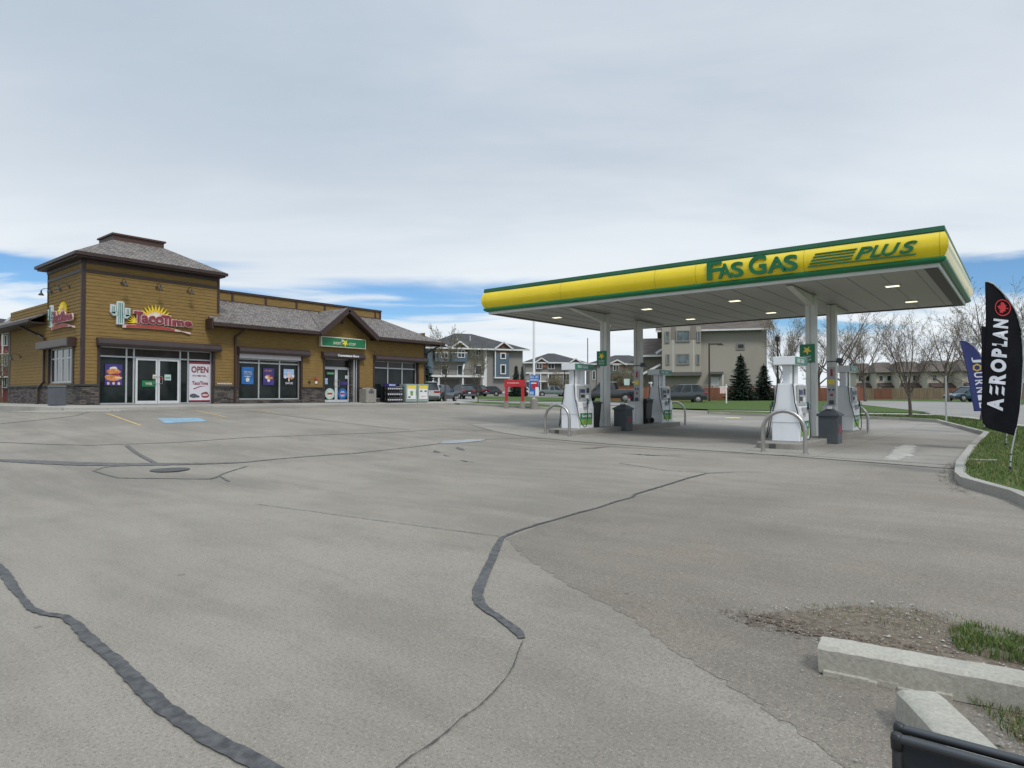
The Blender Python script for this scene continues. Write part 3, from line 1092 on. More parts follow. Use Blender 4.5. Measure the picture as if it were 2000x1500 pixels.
# windows: frame > pane
def window(name, y0, y1, z0, z1, mulls, transom, doors=None, rec=-0.20, skip=None):
    x = XF + rec
    mb = MB()
    w = 0.035
    mb.box(x - .03, y0, z0, x + 0.05, y1, z0 + 0.07)
    mb.box(x - .03, y0, z1 - 0.06, x + 0.05, y1, z1)
    mb.box(x - .03, y0, z0 + .07, x + 0.049, y0 + 0.06, z1 - .06)
    mb.box(x - .03, y1 - 0.06, z0 + .07, x + 0.049, y1, z1 - .06)
    mb.box(x - .03, y0 + .06, transom - w, x + 0.047, y1 - .06, transom + w)
    for m_ in mulls:
        mb.box(x - .03, m_ - w, z0 + .07, x + 0.053, m_ + w, z1 - .06)
    fr = mb.build(name, store, M['alu'], world=True)
    edges = [y0 + .06] + list(mulls) + [y1 - .06]
    for a, b in zip(edges[:-1], edges[1:]):
        q = MB()
        q.box(x - .01, a + w * .5, z0 + .06, x + .0, b - w * .5, transom - w * .5)
        q.build('pane', fr, M['glass'], world=True)
        q = MB()
        q.box(x - .01, a + w * .5, transom + w * .5, x + .002, b - w * .5, z1 - .05)
        q.build('transom_pane', fr, M['glassT'], world=True)
    return fr


window('shopfront_window', 10.77, 15.92, FL + .01, SH, (11.92, 12.24, 14.36, 14.75), 3.42)
window('shopfront_window', 17.33, 21.05, 1.39, SH - .26, (18.55, 19.80), 3.40)
window('shopfront_window', 26.41, 30.15, 1.39, SH, (27.65, 28.89), 3.42)
window('shopfront_window', 22.72, 24.72, FL + .01, SH, (), 3.34, rec=-0.42)
mb = MB()   # side light and stone reveal of the recessed store door
mb.box(XF - .40, 24.80, 0.9, XF - .02, 24.88, SH)
mb.box(XF - .40, 25.0, 0.9, XF - .02, 25.06, SH)
mb.each('door_reveal', store, M['alu'], world=True)
mb = MB()
mb.box(XF - .46, 24.66, .9, XF - .1, 24.8, SH)
mb.box(XF - .46, 22.60, .9, XF - .06, 22.72, SH)
mb.each('stone_reveal', store, M['stone'], world=True)


def door(y0, y1, z0, z1, x, hand):
    mb = MB()
    s = 0.085
    mb.box(x, y0, z0, x + 0.05, y0 + s, z1)
    mb.box(x, y1 - s, z0, x + 0.05, y1, z1)
    mb.box(x + .001, y0 + s, z1 - s, x + 0.049, y1 - s, z1)
    mb.box(x + .001, y0 + s, z0, x + 0.049, y1 - s, z0 + 0.15)
    d = mb.build('door', store, mat('door frame', (0.62, 0.63, 0.64), 0.35, 0.2, 0.05, 2), world=True)
    q = MB()
    q.box(x + .015, y0 + s, z0 + .15, x + .03, y1 - s, z1 - s)
    q.build('pane', d, M['glass'], world=True)
    q = MB()
    h = y1 - 0.045 if hand > 0 else y0 + 0.045
    g = h - hand * 0.14
    q.tube([(x + .05, h, z0 + .98), (x + .10, h, z0 + .98), (x + .10, g, z0 + .98), (x + .10, g, z0 + 1.32), (x + .10, h, z0 + 1.32), (x + .05, h, z0 + 1.32)], 0.014, 8)
    q.build('handle', d, M['steel'], world=True)
    return d


door(12.30, 13.28, FL + .02, 3.38, XF - .14, 1)
door(13.30, 14.30, FL + .02, 3.38, XF - .14, -1)
door(22.78, 23.71, FL + .02, 3.30, XF - .36, 1)
door(23.73, 24.66, FL + .02, 3.30, XF - .36, -1)
# side window of the tower
mb = MB()
x0, x1, y = -37.14, -33.82, YS + 0.06
mb.box(x0, y, 2.2, x1, y + .06, 2.28)
mb.box(x0, y, SH - .08, x1, y + .06, SH)
for k in range(5):
    xx = x0 + (x1 - x0) * k / 4
    mb.box(xx - .04, y - .002, 2.28, xx + .04, y + .06, SH - .08)
mb.box(x0, y + .003, 3.34, x1, y + .058, 3.40)
fr = mb.build('side_window', store, M['alu'], world=True)
for k in range(4):
    q = MB()
    a, b = x0 + (x1 - x0) * k / 4, x0 + (x1 - x0) * (k + 1) / 4
    q.box(a + .03, y + .02, 2.27, b - .03, y + .03, SH - .07)
    q.build('pane', fr, M['glassR'], world=True)


# roofs
def slab(mb, pts, t):
    n = (Vector(pts[1]) - Vector(pts[0])).cross(Vector(pts[2]) - Vector(pts[0])).normalized()
    if n.z < 0:
        n = -n
    mb.prism(pts, -n * t)


# tower hip roof with the flat topped ridge box
ex0, ex1, ey0, ey1 = XT - 0.40, XF + 0.45, 9.66, 16.36
tx0, tx1, ty0, ty1, tz = -36.1, -34.15, 11.75, 14.1, 9.12
mb = MB()
E_ = [(ex0, ey0), (ex1, ey0), (ex1, ey1), (ex0, ey1)]
T_ = [(tx0, ty0), (tx1, ty0), (tx1, ty1), (tx0, ty1)]
mb.add([(a, b, 7.97) for a, b in E_] + [(a, b, tz) for a, b in T_] + [(a, b, 7.90) for a, b in E_],
       [(0, 1, 5, 4), (1, 2, 6, 5), (2, 3, 7, 6), (3, 0, 4, 7), (4, 5, 6, 7), (8, 9, 1, 0), (9, 10, 2, 1), (10, 11, 3, 2), (11, 8, 0, 3)])
rf = mb.build('roof', store, M['shingle'], world=True)
mb = MB()
mb.box(tx0 + .05, ty0 + .02, tz - .1, tx1 - .02, ty1 - .02, tz + 0.26)
mb.box(tx0 - .02, ty0 - .06, tz + 0.26, tx1 + .06, ty1 + .06, tz + 0.34)
mb.build('ridge_box', rf, mat('reddish brown box', (0.075, 0.034, 0.026), 0.5), world=True)
mb = MB()
mb.box(ex0 + .02, ey0 + .02, 7.72, ex1 - .02, ey1 - .02, 7.90)
for a0, b0, a1, b1 in ((ex0 - .08, ey0 - .08, ex1 + .08, ey0 + .02), (ex0 - .08, ey1 - .02, ex1 + .08, ey1 + .08)):
    mb.box(a0, b0, 7.80, a1, b1, 7.94)
mb.box(ex1 - .02, ey0 + .02, 7.80, ex1 + .08, ey1 - .02, 7.94)
mb.box(ex0 - .08, ey0 + .02, 7.80, ex0 + .02, ey1 - .02, 7.94)
mb.each('fascia', store, M['brown'], world=True)
# frieze under the tower eave
mb = MB()
mb.box(XF + .04, YS + .12, 7.55, XF + .07, 16.12, 7.72)
mb.box(XT, YS - .07, 7.55, XF, YS - .04, 7.72)
mb.build('frieze', store, M['brown'], world=True)
# long low roof: front slope, right hip, left hip, and the cross gable
fx, ry, ly = XF + 0.7, 31.95, 9.35
px_, pz, pr, pl = -35.0, 6.92, 28.8, 12.4
ez = 5.36
mb = MB()
slab(mb, [(fx, 15.58, ez), (fx, 21.95, ez), (px_, 23.85 - 0.1, pz), (px_, 16.0, pz)], 0.07)
slab(mb, [(fx, 26.0, ez), (fx, ry, ez), (px_, pr, pz), (px_, 23.9, pz)], 0.07)
slab(mb, [(fx, ry, ez), (XB - 3.5, ry, ez), (XB - 1, pr, pz), (px_, pr, pz)], 0.07)
slab(mb, [(XT - .02, ly, ez), (XB - 4.5, ly, ez), (XB - 4.5, pl, pz), (XT - .02, pl, pz)], 0.07)
ap = 6.95
slab(mb, [(fx + .05, 21.85, ez - .04), (fx + .05, 23.85, ap), (px_ - .15, 23.85, ap)], 0.07)
slab(mb, [(fx + .05, 26.1, ez - .06), (fx + .05, 23.852, ap), (px_ - .15, 23.852, ap)], 0.07)
slab(mb, [(fx, 15.58, ez), (fx - .45, 15.58, ez + .30), (fx - .45, 16.0, ez + .30), (fx, 16.0, ez)], 0.07)
mb.build('roof', store, M['shingle'], world=True)
mb = MB()   # flat deck behind the parapets
mb.box(XB - 3, 12.4, 5.7, px_ - .2, pr, 6.7)
mb.build('roof_deck', store, M['brown'], world=True)
mb = MB()
# fascia boards with gutters, and soffits
for a, b in ((15.58, 21.9), (26.05, ry)):
    mb.box(fx - .02, a, 5.16, fx + .10, b, 5.31)
    mb.box(XF + .02, a, 5.14, fx - .02, b, 5.20)
mb.box(XB - 3.5, ry - .02, 5.16, fx + .10, ry + .10, 5.31)
mb.box(XB - 3.5, YE + .02, 5.14, fx - .02, ry - .02, 5.20)
mb.box(XB - 4.5, ly - .10, 5.18, XT - .0, ly + .02, 5.33)
mb.box(XB - 4.5, ly + .02, 5.14, XT - .0, YS - .02, 5.20)
mb.box(fx - .65, 15.50, 5.0, fx + .06, 15.58, 5.52)
for s, foot in ((-1, 21.85), (1, 26.12)):
    a, b = Vector((fx + .09, foot, ez - .18)), Vector((fx + .09, 23.85, ap - .13))
    mb.bar(a, b, 0.09, 0.30, (0, 0, 1))
    mb.add([(fx + .03, foot, ez - .16), (fx + .03, 23.85, ap - .14), (XF + .02, 23.85, ap - .14), (XF + .02, foot, ez - .16)], [(0, 1, 2, 3)])
mb.each('fascia', store, M['brown'], world=True)
# parapet: boarded panels between brown battens
mb = MB()
mb.box(px_ - .2, 15.9, 6.3, px_ - .02, pr, 7.46)
mb.box(XB - 3, pr - .2, 6.3, px_ - .2, pr, 7.46)
mb.box(XB - 3, 12.4, 6.3, XT, 12.5, 7.1)
pw = mb.build('parapet', store, M['siding'], world=True)
mb = MB()
yy = 16.1
k = 0
while yy < pr:
    mb.box(px_ - .02, yy - .06, 6.6, px_ + .02, yy + .06, 7.42)
    yy += 2.04
mb.box(px_ - .02, 16.0, 6.86, px_ + .012, pr, 6.97)
mb.box(px_ - .26, 15.9, 7.42, px_ + .05, pr + .06, 7.54)
mb.box(XB - 3, pr - .2, 7.42, px_ - .26, pr + .06, 7.54)
mb.box(px_ - .02, pr - .1, 6.9, px_ + .025, pr + .03, 7.42)
mb.build('batten', pw, M['brown'], world=True)
mb = MB()   # metal ridge joint where the front slope meets the gable
mb.tube([(fx + .02, 21.93, ez + .03), (px_, 21.93 + 1.1, pz + .02)], 0.02, 5)
mb.build('valley_flashing', store, M['grey'], world=True)


def downspout(pts):
    mb = MB()
    for a, b in zip(pts[:-1], pts[1:]):
        mb.bar(a, b, 0.10, 0.08, (1, 0, 0))
    mb.build('downspout', store, M['brown'], world=True)


downspout([(fx + .02, 17.45, 5.2), (XF + .1, 17.08, 4.75), (XF + .1, 17.08, 1.05)])
downspout([(-39.9, ly + .05, 5.2), (-38.5, YS - .1, 4.65), (-37.6, YS - .1, 4.4), (-37.6, YS - .1, 2.3), (-38.2, YS - .16, 2.0), (-38.2, YS - .16, 1.25), (-38.3, YS - .3, 1.1)])
downspout([(fx - .3, ry - .05, 5.15), (XF + .1, YE + .12, 4.6), (XF + .1, YE + .12, 4.4)])
mb = MB()   # small things fixed to the front wall
mb.use(M['posterW'])
mb.text('27 WESTBANK  A', 16.08, 17.0, 2.20, 2.29, 0, 0.01)
T = Matrix(((0, -1, 0, XF + .02), (1, 0, 0, 0), (0, 0, 1, 0), (0, 0, 0, 1)))
mb.v = []
mb.f = []
mb.m = []
for k in range(9):
    mb.box(XF + .02, 16.15 + k * .09, 2.20, XF + .035, 16.21 + k * .09, 2.27)
mb.build('wall_plate', store, world=True)
mb = MB()
mb.use(M['brown']).box(XF + .02, 21.55, 2.33, XF + .06, 21.67, 2.47)
mb.use(M['red']).box(XF + .02, 21.98, 2.52, XF + .08, 22.12, 2.66)
mb.use(M['white']).box(XF + .02, 22.0, 2.32, XF + .06, 22.13, 2.46)
mb.build('wall_fitting', store, world=True)
# ---- sign: lit script logo with cactus, sun and swoosh (local frame: x reads, z up, -y out)
FX = math.pi / 2


def star_sun(mb, cx, cz, r0, r1, n, a0, a1, y, th):
    pts = []
    for i in range(2 * n + 1):
        a = a0 + (a1 - a0) * i / (2 * n)
        r = r1 if i % 2 else r0
        pts.append((cx + r * math.cos(a), y, cz + r * math.sin(a)))
    pts = [(cx, y, cz)] + pts
    for i in range(1, len(pts) - 1):
        mb.prism([pts[0], pts[i], pts[i + 1]], (0, th, 0))


def taco_sign(loc, rz, label):
    s = thing('logo_sign', label, 'sign', loc, rz)
    mb = MB()
    cx = 0.40

    def cactus(g, y, th):
        mb.prism([(cx - .13 - g, y, 0.0 - g), (cx + .13 + g, y, 0.0 - g), (cx + .13 + g, y, .97 + g), (cx + .09, y, 1.02 + g), (cx - .09, y, 1.02 + g), (cx - .13 - g, y, .97 + g)], (0, th, 0))
        for sx, h0, h1 in ((-1, .38, .84), (1, .30, .74)):
            for a in ([(cx + sx * (.22 - g), h0 + .05), (cx + sx * (.39 + g), h0 + .12), (cx + sx * (.39 + g), h1 + g), (cx + sx * (.22 - g), h1 + g)],
                      [(cx + sx * .12, h0 - g), (cx + sx * .30, h0 - g), (cx + sx * (.39 + g), h0 + .12), (cx + sx * .33, h0 + .16 + g), (cx + sx * .12, h0 + .14 + g)]):
                mb.prism([(p[0], y, p[1]) for p in a], (0, th, 0))
    mb.use(M['posterW'])
    cactus(0.03, -.10, .10)
    mb.use(M['paleg'])
    cactus(0.0, -.12, .02)
    mb.build('cactus', s)
    mb = MB()
    mb.use(M['dkgreen'])
    for dx in (-.075, 0, .075):
        mb.box(cx + dx - .015, -.13, .05, cx + dx + .012, -.12, .97)
    for dx in (-.27, .27, -.33, .33):
        mb.box(cx + dx - .011, -.13, .50, cx + dx + .011, -.12, .72 if dx > 0 else .80)
    mb.build('cactus_rib', s)
    mb = MB()
    mb.use(M['yellow'])
    star_sun(mb, 1.95, .22, .52, .86, 13, .15, math.pi - .15, -.06, .05)
    star_sun(mb, 1.15, .12, .20, .46, 5, math.pi * .62, math.pi * 1.05, -.05, .04)
    mb.use(M['orange'])
    star_sun(mb, 1.95, .22, .42, .60, 13, .15, math.pi - .15, -.07, .01)
    mb.use(M['cream'])
    star_sun(mb, 1.95, .22, .47, .48, 13, .15, math.pi - .15, -.08, .01)
    mb.build('sun', s)
    for body, x0, x1, z0, z1 in (('T', .95, 1.35, .12, .66), ('aco', 1.28, 2.28, .12, .50), ('T', 2.18, 2.56, .12, .58), ('ime', 2.50, 3.62, .12, .50)):
        g = .035
        mb = MB()
        mb.text(body, x0 - g, x1 + g, z0 - g, z1 + g, -.09, .06, 0.055)
        mb.build('letter_backing', s, M['skin'])
        mb = MB()
        mb.text(body, x0, x1, z0, z1, -.155, .02, 0.03)
        mb.build('lettering', s, M['maroon'])
    mb = MB()
    up, lo = [], []
    for i in range(21):
        k = i / 20
        x = .50 + 3.1 * k
        z = -.10 + .10 * math.sin(k * math.pi * .9 + .1) - .12 * k * k
        hw = .075 * (math.sin(min(1, k * 1.05 + .12) * math.pi) ** .5 if k < .95 else .3)
        up.append((x, z + hw))
        lo.append((x, z - hw))
    mb.use(M['skin'])
    for i in range(20):
        mb.prism([(lo[i][0], -.08, lo[i][1] - .02), (lo[i + 1][0], -.08, lo[i + 1][1] - .02), (up[i + 1][0], -.08, up[i + 1][1] + .02), (up[i][0], -.08, up[i][1] + .02)], (0, .07, 0))
    mb.use(mat('brick red', (0.36, 0.05, 0.035), 0.5))
    for i in range(1, 15):
        mb.prism([(lo[i][0], -.10, lo[i][1]), (lo[i + 1][0], -.10, lo[i + 1][1]), (up[i + 1][0], -.10, up[i + 1][1]), (up[i][0], -.10, up[i][1])], (0, .02, 0))
    mb.build('swoosh', s)
    return s


taco_sign((XF + .02, 11.15, 4.92), FX, 'colourful TacoTime logo sign with cactus and sun above the glass doors')
taco_sign((-37.05, YS - .02, 4.92), 0, 'TacoTime logo sign on the narrow left side of the tower')

# gooseneck lamps
LG = 'gooseneck lamps on the tower'


def gooseneck(loc, rz, label):
    s = thing('gooseneck_lamp', label, 'wall lamp', loc, rz, LG)
    mb = MB()
    mb.lathe([(.06, 0), (.06, .03), (.02, .035)], (0, -.035, .12), 10, 'y')
    arc = [(0, -.03, .12)] + [(0, -.03 - .20 * (1 - math.cos(a)), .12 + .17 * math.sin(a)) for a in [math.pi * i / 8 for i in range(1, 9)]]
    mb.tube(arc, .013, 6)
    mb.build('arm', s, M['lampdk'])
    mb = MB()
    mb.lathe([(.03, .10), (.035, .0), (.05, -.03), (.12, -.12), (.125, -.14), (.11, -.14)], (0, -.43, .07), 14)
    mb.build('lamp_shade', s, M['lampdk'], smoothf=False)
    return s


for y_, tx in ((11.62, 'left'), (13.15, 'middle'), (14.62, 'right')):
    gooseneck((XF + .03, y_, 6.72), FX, 'dark gooseneck lamp, %s of the three above the logo sign' % tx)
for x_, tx in ((-34.3, 'nearest the tower corner'), (-35.5, 'in the middle'), (-36.8, 'farthest from the tower corner')):
    gooseneck((x_, YS - .03, 6.5), 0, 'dark gooseneck lamp on the side of the tower, %s' % tx)
gooseneck((-41.8, YS - .03, 3.55), 0, 'small dark lamp low on the side wall left of the downspout')
gooseneck((XF + .03, 23.6, 6.05), FX, 'dark lamp under the peak of the gable')

# green store sign
s = thing('store_sign', 'green box sign with a yellow star under the gable', 'sign', (XF + .02, 22.24, 4.53), FX)
mb = MB()
mb.use(M['cream']).box(0, -.24, 0, 3.3, 0, .62)
mb.build('sign_box', s, bevel=.03)
mb = MB()
mb.use(M['green']).box(.07, -.25, .06, 3.23, -.24, .56)
mb.build('sign_face', s)
mb = MB()
mb.use(M['cream'])
mb.text('SHORT', .85, 1.42, .17, .33, -.25, .01, .02)
mb.text('STOP', 1.98, 2.48, .17, .33, -.25, .01, .02)
mb.each('lettering', s, M['cream'])
mb = MB()
mb.use(M['yellow'])
star_sun(mb, 1.70, .29, .10, .25, 5, .3, .3 + 2 * math.pi, -.262, .01)
mb.use(M['cream'])
star_sun(mb, 1.50, .42, .05, .12, 5, .5, .5 + 2 * math.pi, -.268, .01)
mb.build('star', s)
s = thing('lettering_sign', 'white raised Convenience Store lettering on the shutter box over the store door', 'sign', (XF + .36, 23.35, 3.98), FX)
mb = MB()
mb.text('Convenience Store', 0, 1.55, 0, .14, -.0, .02, .04)
mb.build('lettering', s, M['white'])

# posters behind the shop glass


def poster(loc, w, h, base, blobs, texts, label, name='poster', cat='poster', grp=None, rz=FX):
    s = thing(name, label, cat, loc, rz, grp)
    mb = MB()
    mb.box(0, -.006, 0, w, 0, h)
    mb.build('sheet', s, M[base])
    if blobs:
        mb = MB()
        k = 0
        for (cx, cz, rx, rz_, m_) in blobs:
            mb.use(M[m_])
            k += 1
            n = 14
            mb.poly([(cx + rx * math.cos(2 * math.pi * i / n) * random.uniform(.85, 1.1), -.008 - .0012 * k, cz + rz_ * math.sin(2 * math.pi * i / n) * random.uniform(.85, 1.1)) for i in range(n)])
        mb.build('picture', s)
    if texts:
        mb = MB()
        for (b, x0, x1, z0, z1, m_) in texts:
            mb.use(M[m_])
            mb.text(b, x0, x1, z0, z1, -.024, .002, .02)
        mb.build('print', s)
    return s


PX = XF - .145
poster((PX, 11.02, 2.08), .72, .98, 'posterP', [(.36, .78, .16, .1, 'cream'), (.36, .64, .30, .13, 'tortilla'), (.34, .36, .38, .16, 'tortilla'), (.45, .5, .22, .05, 'maroon'), (.55, .36, .16, .04, 'cream')] + [(.14 + .22 * i, .09, .055, .07, 'skin') for i in range(3)], None, 'violet poster with stacked tacos in the far left window')
poster((PX, 17.56, 2.23), .68, .93, 'posterB', [(.34, .24, .12, .12, 'cream'), (.34, .42, .2, .04, 'skyblue')], [('FOR YOUR', .12, .56, .62, .70, 'posterW'), ('SUMMER', .08, .60, .50, .59, 'skyblue')], 'blue poster with a pale cup in the wide window')
poster((PX, 18.80, 2.20), .66, .93, 'posterP', [(.33, .45, .24, .12, 'tortilla'), (.22, .42, .1, .07, 'cream'), (.45, .5, .07, .09, 'maroon'), (.33, .26, .09, .09, 'cream'), (.5, .38, .1, .06, 'tortilla')], [('ICE CAPS', .08, .5, .74, .84, 'tortilla')], 'dark violet poster with brown snacks in the wide window')
poster((PX, 20.05, 2.62), .66, .50, 'skyblue', [(.33, .16, .12, .17, 'skin'), (.1, .05, .08, .09, 'posterW'), (.58, .1, .1, .1, 'posterW'), (.5, .0, .08, .08, 'tortilla'), (.33, -.1, .05, .12, 'skin')], [('SAVE', .1, .58, -.36, -.24, 'posterW')], 'pale blue poster with pink figures in the wide window')
s = poster((PX, 14.80, 1.30), 1.06, 2.02, 'posterW', [(.22, .30, .2, .11, 'grey'), (.42, .26, .12, .06, 'grey'), (.80, .34, .22, .16, 'maroon'), (.80, .34, .17, .06, 'skin')], [('OPEN', .10, .96, 1.48, 1.80, 'maroon'), ("IT'S TIME FOR...", .16, .9, 1.28, 1.36, 'maroon'), ('TacoTime', .14, .94, .86, 1.04, 'maroon')], 'tall white OPEN banner right of the left double doors', 'window_banner', 'banner')
mb = MB()
mb.box(0, -.012, 1.92, 1.06, -.006, 2.02)
mb.box(0, -.012, 0, 1.06, -.006, .08)
mb.prism([(.2, -.012, .66), (.24, -.012, .62), (.55, -.012, .76), (.85, -.012, .79), (.55, -.012, .8)], (0, .004, 0))
mb.build('border', s, M['maroon'])
DX = XF - .095
poster((DX, 12.58, 2.04), .58, .29, 'green', [], [('WEB', .14, .44, .08, .2, 'cream')], 'green sticker on the left leaf of the left double doors', 'door_sticker', 'sticker')
poster((DX, 13.60, 2.36), .30, .28, 'paleg', [], [('HOURS', .04, .26, .1, .16, 'grey')], 'pale opening hours notice on the right leaf of the left double doors', 'door_sticker', 'sticker')
poster((DX, 13.06, 2.42), .17, .20, 'cream', [], None, 'small cream sticker beside the middle of the left doors', 'door_sticker', 'sticker')
poster((DX, 13.40, 2.40), .16, .07, 'red', [], None, 'small red sticker beside the hours notice', 'door_sticker', 'sticker')
DX2 = XF - .30


def disc(y, z, r, mA, mB_, label):
    s = thing('door_sticker', label, 'sticker', (DX2, y, z), FX)
    q = MB()
    q.use(M[mA]).lathe([(r, 0), (r, -.006)], (0, 0, 0), 28, 'y')
    q.build('disc', s)
    q = MB()
    q.use(M[mB_]).lathe([(r * .55, -.007), (r * .55, -.009)], (0, 0, 0), 20, 'y')
    q.use(M['red']).box(-r * .5, -.012, -.05, r * .5, -.0095, .06)
    q.build('print', s)


disc(23.25, 1.72, .34, 'paleg', 'cream', 'round pale green sticker low on the left store door')
disc(24.18, 1.72, .34, 'posterB', 'skyblue', 'round blue sticker low on the right store door')
poster((DX2, 23.02, 2.88), .52, .17, 'green', [], [('WELCOME', .04, .48, .05, .12, 'cream')], 'narrow green sticker high on the left store door', 'door_sticker', 'sticker')
poster((DX2, 22.90, 2.30), .20, .36, 'skyblue', [], None, 'small blue notice at the edge of the left store door', 'door_sticker', 'sticker')
poster((DX2, 24.02, 2.28), .56, .20, 'posterP', [], None, 'violet strip sticker on the right store door', 'door_sticker', 'sticker')
poster((DX2, 24.36, 2.66), .20, .20, 'paleg', [], None, 'small pale sticker high on the right store door', 'door_sticker', 'sticker')

# ---- things standing on the store pavement


def rbox_mb(w, d, h, taper=0.0):
    mb = MB()
    mb.add([(-w / 2, -d / 2, 0), (w / 2, -d / 2, 0), (w / 2, d / 2, 0), (-w / 2, d / 2, 0), (-w / 2 - taper, -d / 2 - taper, h), (w / 2 + taper, -d / 2 - taper, h), (w / 2 + taper, d / 2 + taper, h), (-w / 2 - taper, d / 2 + taper, h)], [(3, 2, 1, 0), (4, 5, 6, 7), (0, 1, 5, 4), (1, 2, 6, 5), (2, 3, 7, 6), (3, 0, 4, 7)])
    return mb


s = thing('litter_bin', 'square dark grey litter bin on the pavement at the tower corner', 'bin', (-33.1, 9.25, zf(-33.1, 9.25)), FX)
rbox_mb(.55, .55, .80).build('body', s, M['grey'], bevel=.03)
q = MB()
q.T = Matrix.Translation((0, 0, .80))
q.add([(-.3, -.3, 0), (.3, -.3, 0), (.3, .3, 0), (-.3, .3, 0), (-.26, -.26, .08), (.26, -.26, .08), (.26, .26, .08), (-.26, .26, .08)], [(4, 5, 6, 7), (0, 1, 5, 4), (1, 2, 6, 5), (2, 3, 7, 6), (3, 0, 4, 7), (3, 2, 1, 0)])
q.build('lid', s, M['grey'], bevel=.02)
s = thing('litter_bin', 'beige square litter bin right of the store door', 'bin', (-32.2, 25.5, zf(-32.2, 25.5)), FX)
M['beige'] = mat('beige concrete', (0.25, 0.235, 0.20), 0.8, 0, 0.15, 10, 0.4, 60)
rbox_mb(.80, .70, .86).build('body', s, M['beige'], bevel=.03)
q = MB()
q.T = Matrix.Translation((0, 0, .86))
q.lathe([(.46, 0), (.44, .07), (.15, .09)], (0, 0, 0), 4)
q.T = Matrix.Translation((0, 0, .86))
q.build('lid', s, M['beige'])
q = MB()
q.box(-.2, -.353, .58, .2, -.351, .76)
q.build('opening', s, M['grey'])
# goods rack
s = thing('display_rack', 'black merchandise rack with washer fluid jugs by the right window', 'rack', (-32.15, 27.45, zf(-32.15, 27.45)), FX)
mb = MB()
for x in (-.66, .66):
    for y in (-.3, .3):
        mb.box(x - .02, y - .02, 0, x + .02, y + .02, 1.05)
for z in (.06, .42, .78):
    mb.box(-.66, -.3, z, .66, .3, z + .03)
mb.box(-.66, .27, 0, .66, .29, 1.05)
mb.build('frame', s, M['black'])
for z, m_, h_ in ((.09, 'black', .22), (.45, 'black', .22), (.81, 'black', .20)):
    mb = MB()
    for k in range(8):
        for r_ in (-.18, 0.02):
            xx = -.56 + k * .16
            mb.use(M[m_]).box(xx - .065, r_ - .08, z, xx + .065, r_ + .08, z + h_)
            mb.use(M['posterW']).box(xx - .05, r_ - .083, z + .05, xx + .05, r_ - .0815, z + .14)
            mb.use(M['white']).lathe([(.022, z + h_), (.022, z + h_ + .04)], (xx, r_, 0), 8)
    mb.build('jug_row', s)
mb = MB()
mb.use(M['posterP']).box(-.6, -.28, 1.05, .1, .2, 1.22)
mb.use(M['skyblue']).box(-.5, -.285, 1.08, .0, -.281, 1.18)
mb.build('carton', s)


def cage(y, label, dark):
    s = thing('ice_chest', label, 'ice chest', (-32.2, y, zf(-32.2, y)), FX, 'merchandise lockers at the right end of the store')
    mb = MB()
    mb.box(-.5, -.32, 0.03, .5, .32, 1.22)
    mb.build('body', s, mat('sage steel', (0.26, 0.32, 0.29), 0.5), bevel=.02)
    mb = MB()
    mb.use(M['white']).box(-.38, -.335, .22, .38, -.321, 1.12)
    mb.use(M['yellow']).box(-.38, -.342, .93, .38, -.336, 1.12)
    mb.use(M['lime' if not dark else 'grey'])
    if dark:
        mb.box(-.3, -.34, .70, -.1, -.336, .80)
        mb.box(.1, -.34, .70, .3, -.336, .80)
        mb.use(M['skin']).box(-.25, -.34, .36, .25, -.336, .44)
    else:
        mb.prism([(-.1, -.34, .45), (.1, -.34, .45), (.13, -.34, .75), (-.13, -.34, .75)], (0, .004, 0))
        mb.use(M['grey']).box(-.3, -.34, .30, -.1, -.336, .40)
    mb.build('door_panel', s)
    q = MB()
    q.box(.40, -.37, .55, .43, -.335, .75)
    q.build('handle', s, M['steel'])
    for x in (-.4, .4):
        q = MB()
        q.box(x - .04, -.3, 0, x + .04, .3, .03)
        q.build('foot', s, M['black'])


cage(28.87, 'sage green ice chest with a lime bottle picture, left of the pair', False)
cage(29.93, 'sage green ice chest with a grey printed door, right of the pair', True)
# ------------------------------------------------------------------ fuel canopy
CX0, CX1, CY0, CY1 = -16.92, -1.74, 19.56, 28.55
CZ = 4.90
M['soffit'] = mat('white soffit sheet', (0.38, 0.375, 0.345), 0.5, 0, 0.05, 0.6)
M['colpaint'] = mat('off white column paint', (0.62, 0.615, 0.58), 0.45, 0, 0.07, 1.5)
M['capgreen'] = mat('canopy cap green', (0.012, 0.10, 0.045), 0.45, 0, 0.12, 0.8)
M['logogreen'] = mat('letter green', (0.0, 0.13, 0.045), 0.35, 0, 0.05, 2)
cano = thing('fuel_canopy', 'long yellow and green fuel canopy reading Fas Gas Plus over the pumps', 'canopy', (-9.3, 24.05, f(-9.3, 24)))
mb = MB()
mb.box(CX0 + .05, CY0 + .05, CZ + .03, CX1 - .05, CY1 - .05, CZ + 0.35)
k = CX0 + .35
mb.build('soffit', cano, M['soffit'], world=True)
mb = MB()   # the standing seams between soffit sheets
mb.use(mat('soffit seam', (0.31, 0.305, 0.285), 0.5))
x = CX0 + .7
while x < CX1 - .3:
    mb.box(x - .012, CY0 + .35, CZ + .018, x + .012, CY1 - .35, CZ + .031)
    x += 0.82
mb.build('soffit_seam', cano, world=True)


def ring(prof, m, name, parent):
    """profile of (out, z) swept round the canopy edge with square corners"""
    mb = MB()
    vs = []
    for o, z in prof:
        vs += [(CX0 - o, CY0 - o, z), (CX1 + o, CY0 - o, z), (CX1 + o, CY1 + o, z), (CX0 - o, CY1 + o, z)]
    fs = []
    for i in range(len(prof) - 1):
        for j in range(4):
            j2 = (j + 1) % 4
            fs.append((i * 4 + j, i * 4 + j2, i * 4 + 4 + j2, i * 4 + 4 + j))
    mb.add(vs, fs)
    return mb.build(name, parent, m, world=True, recalc=False)


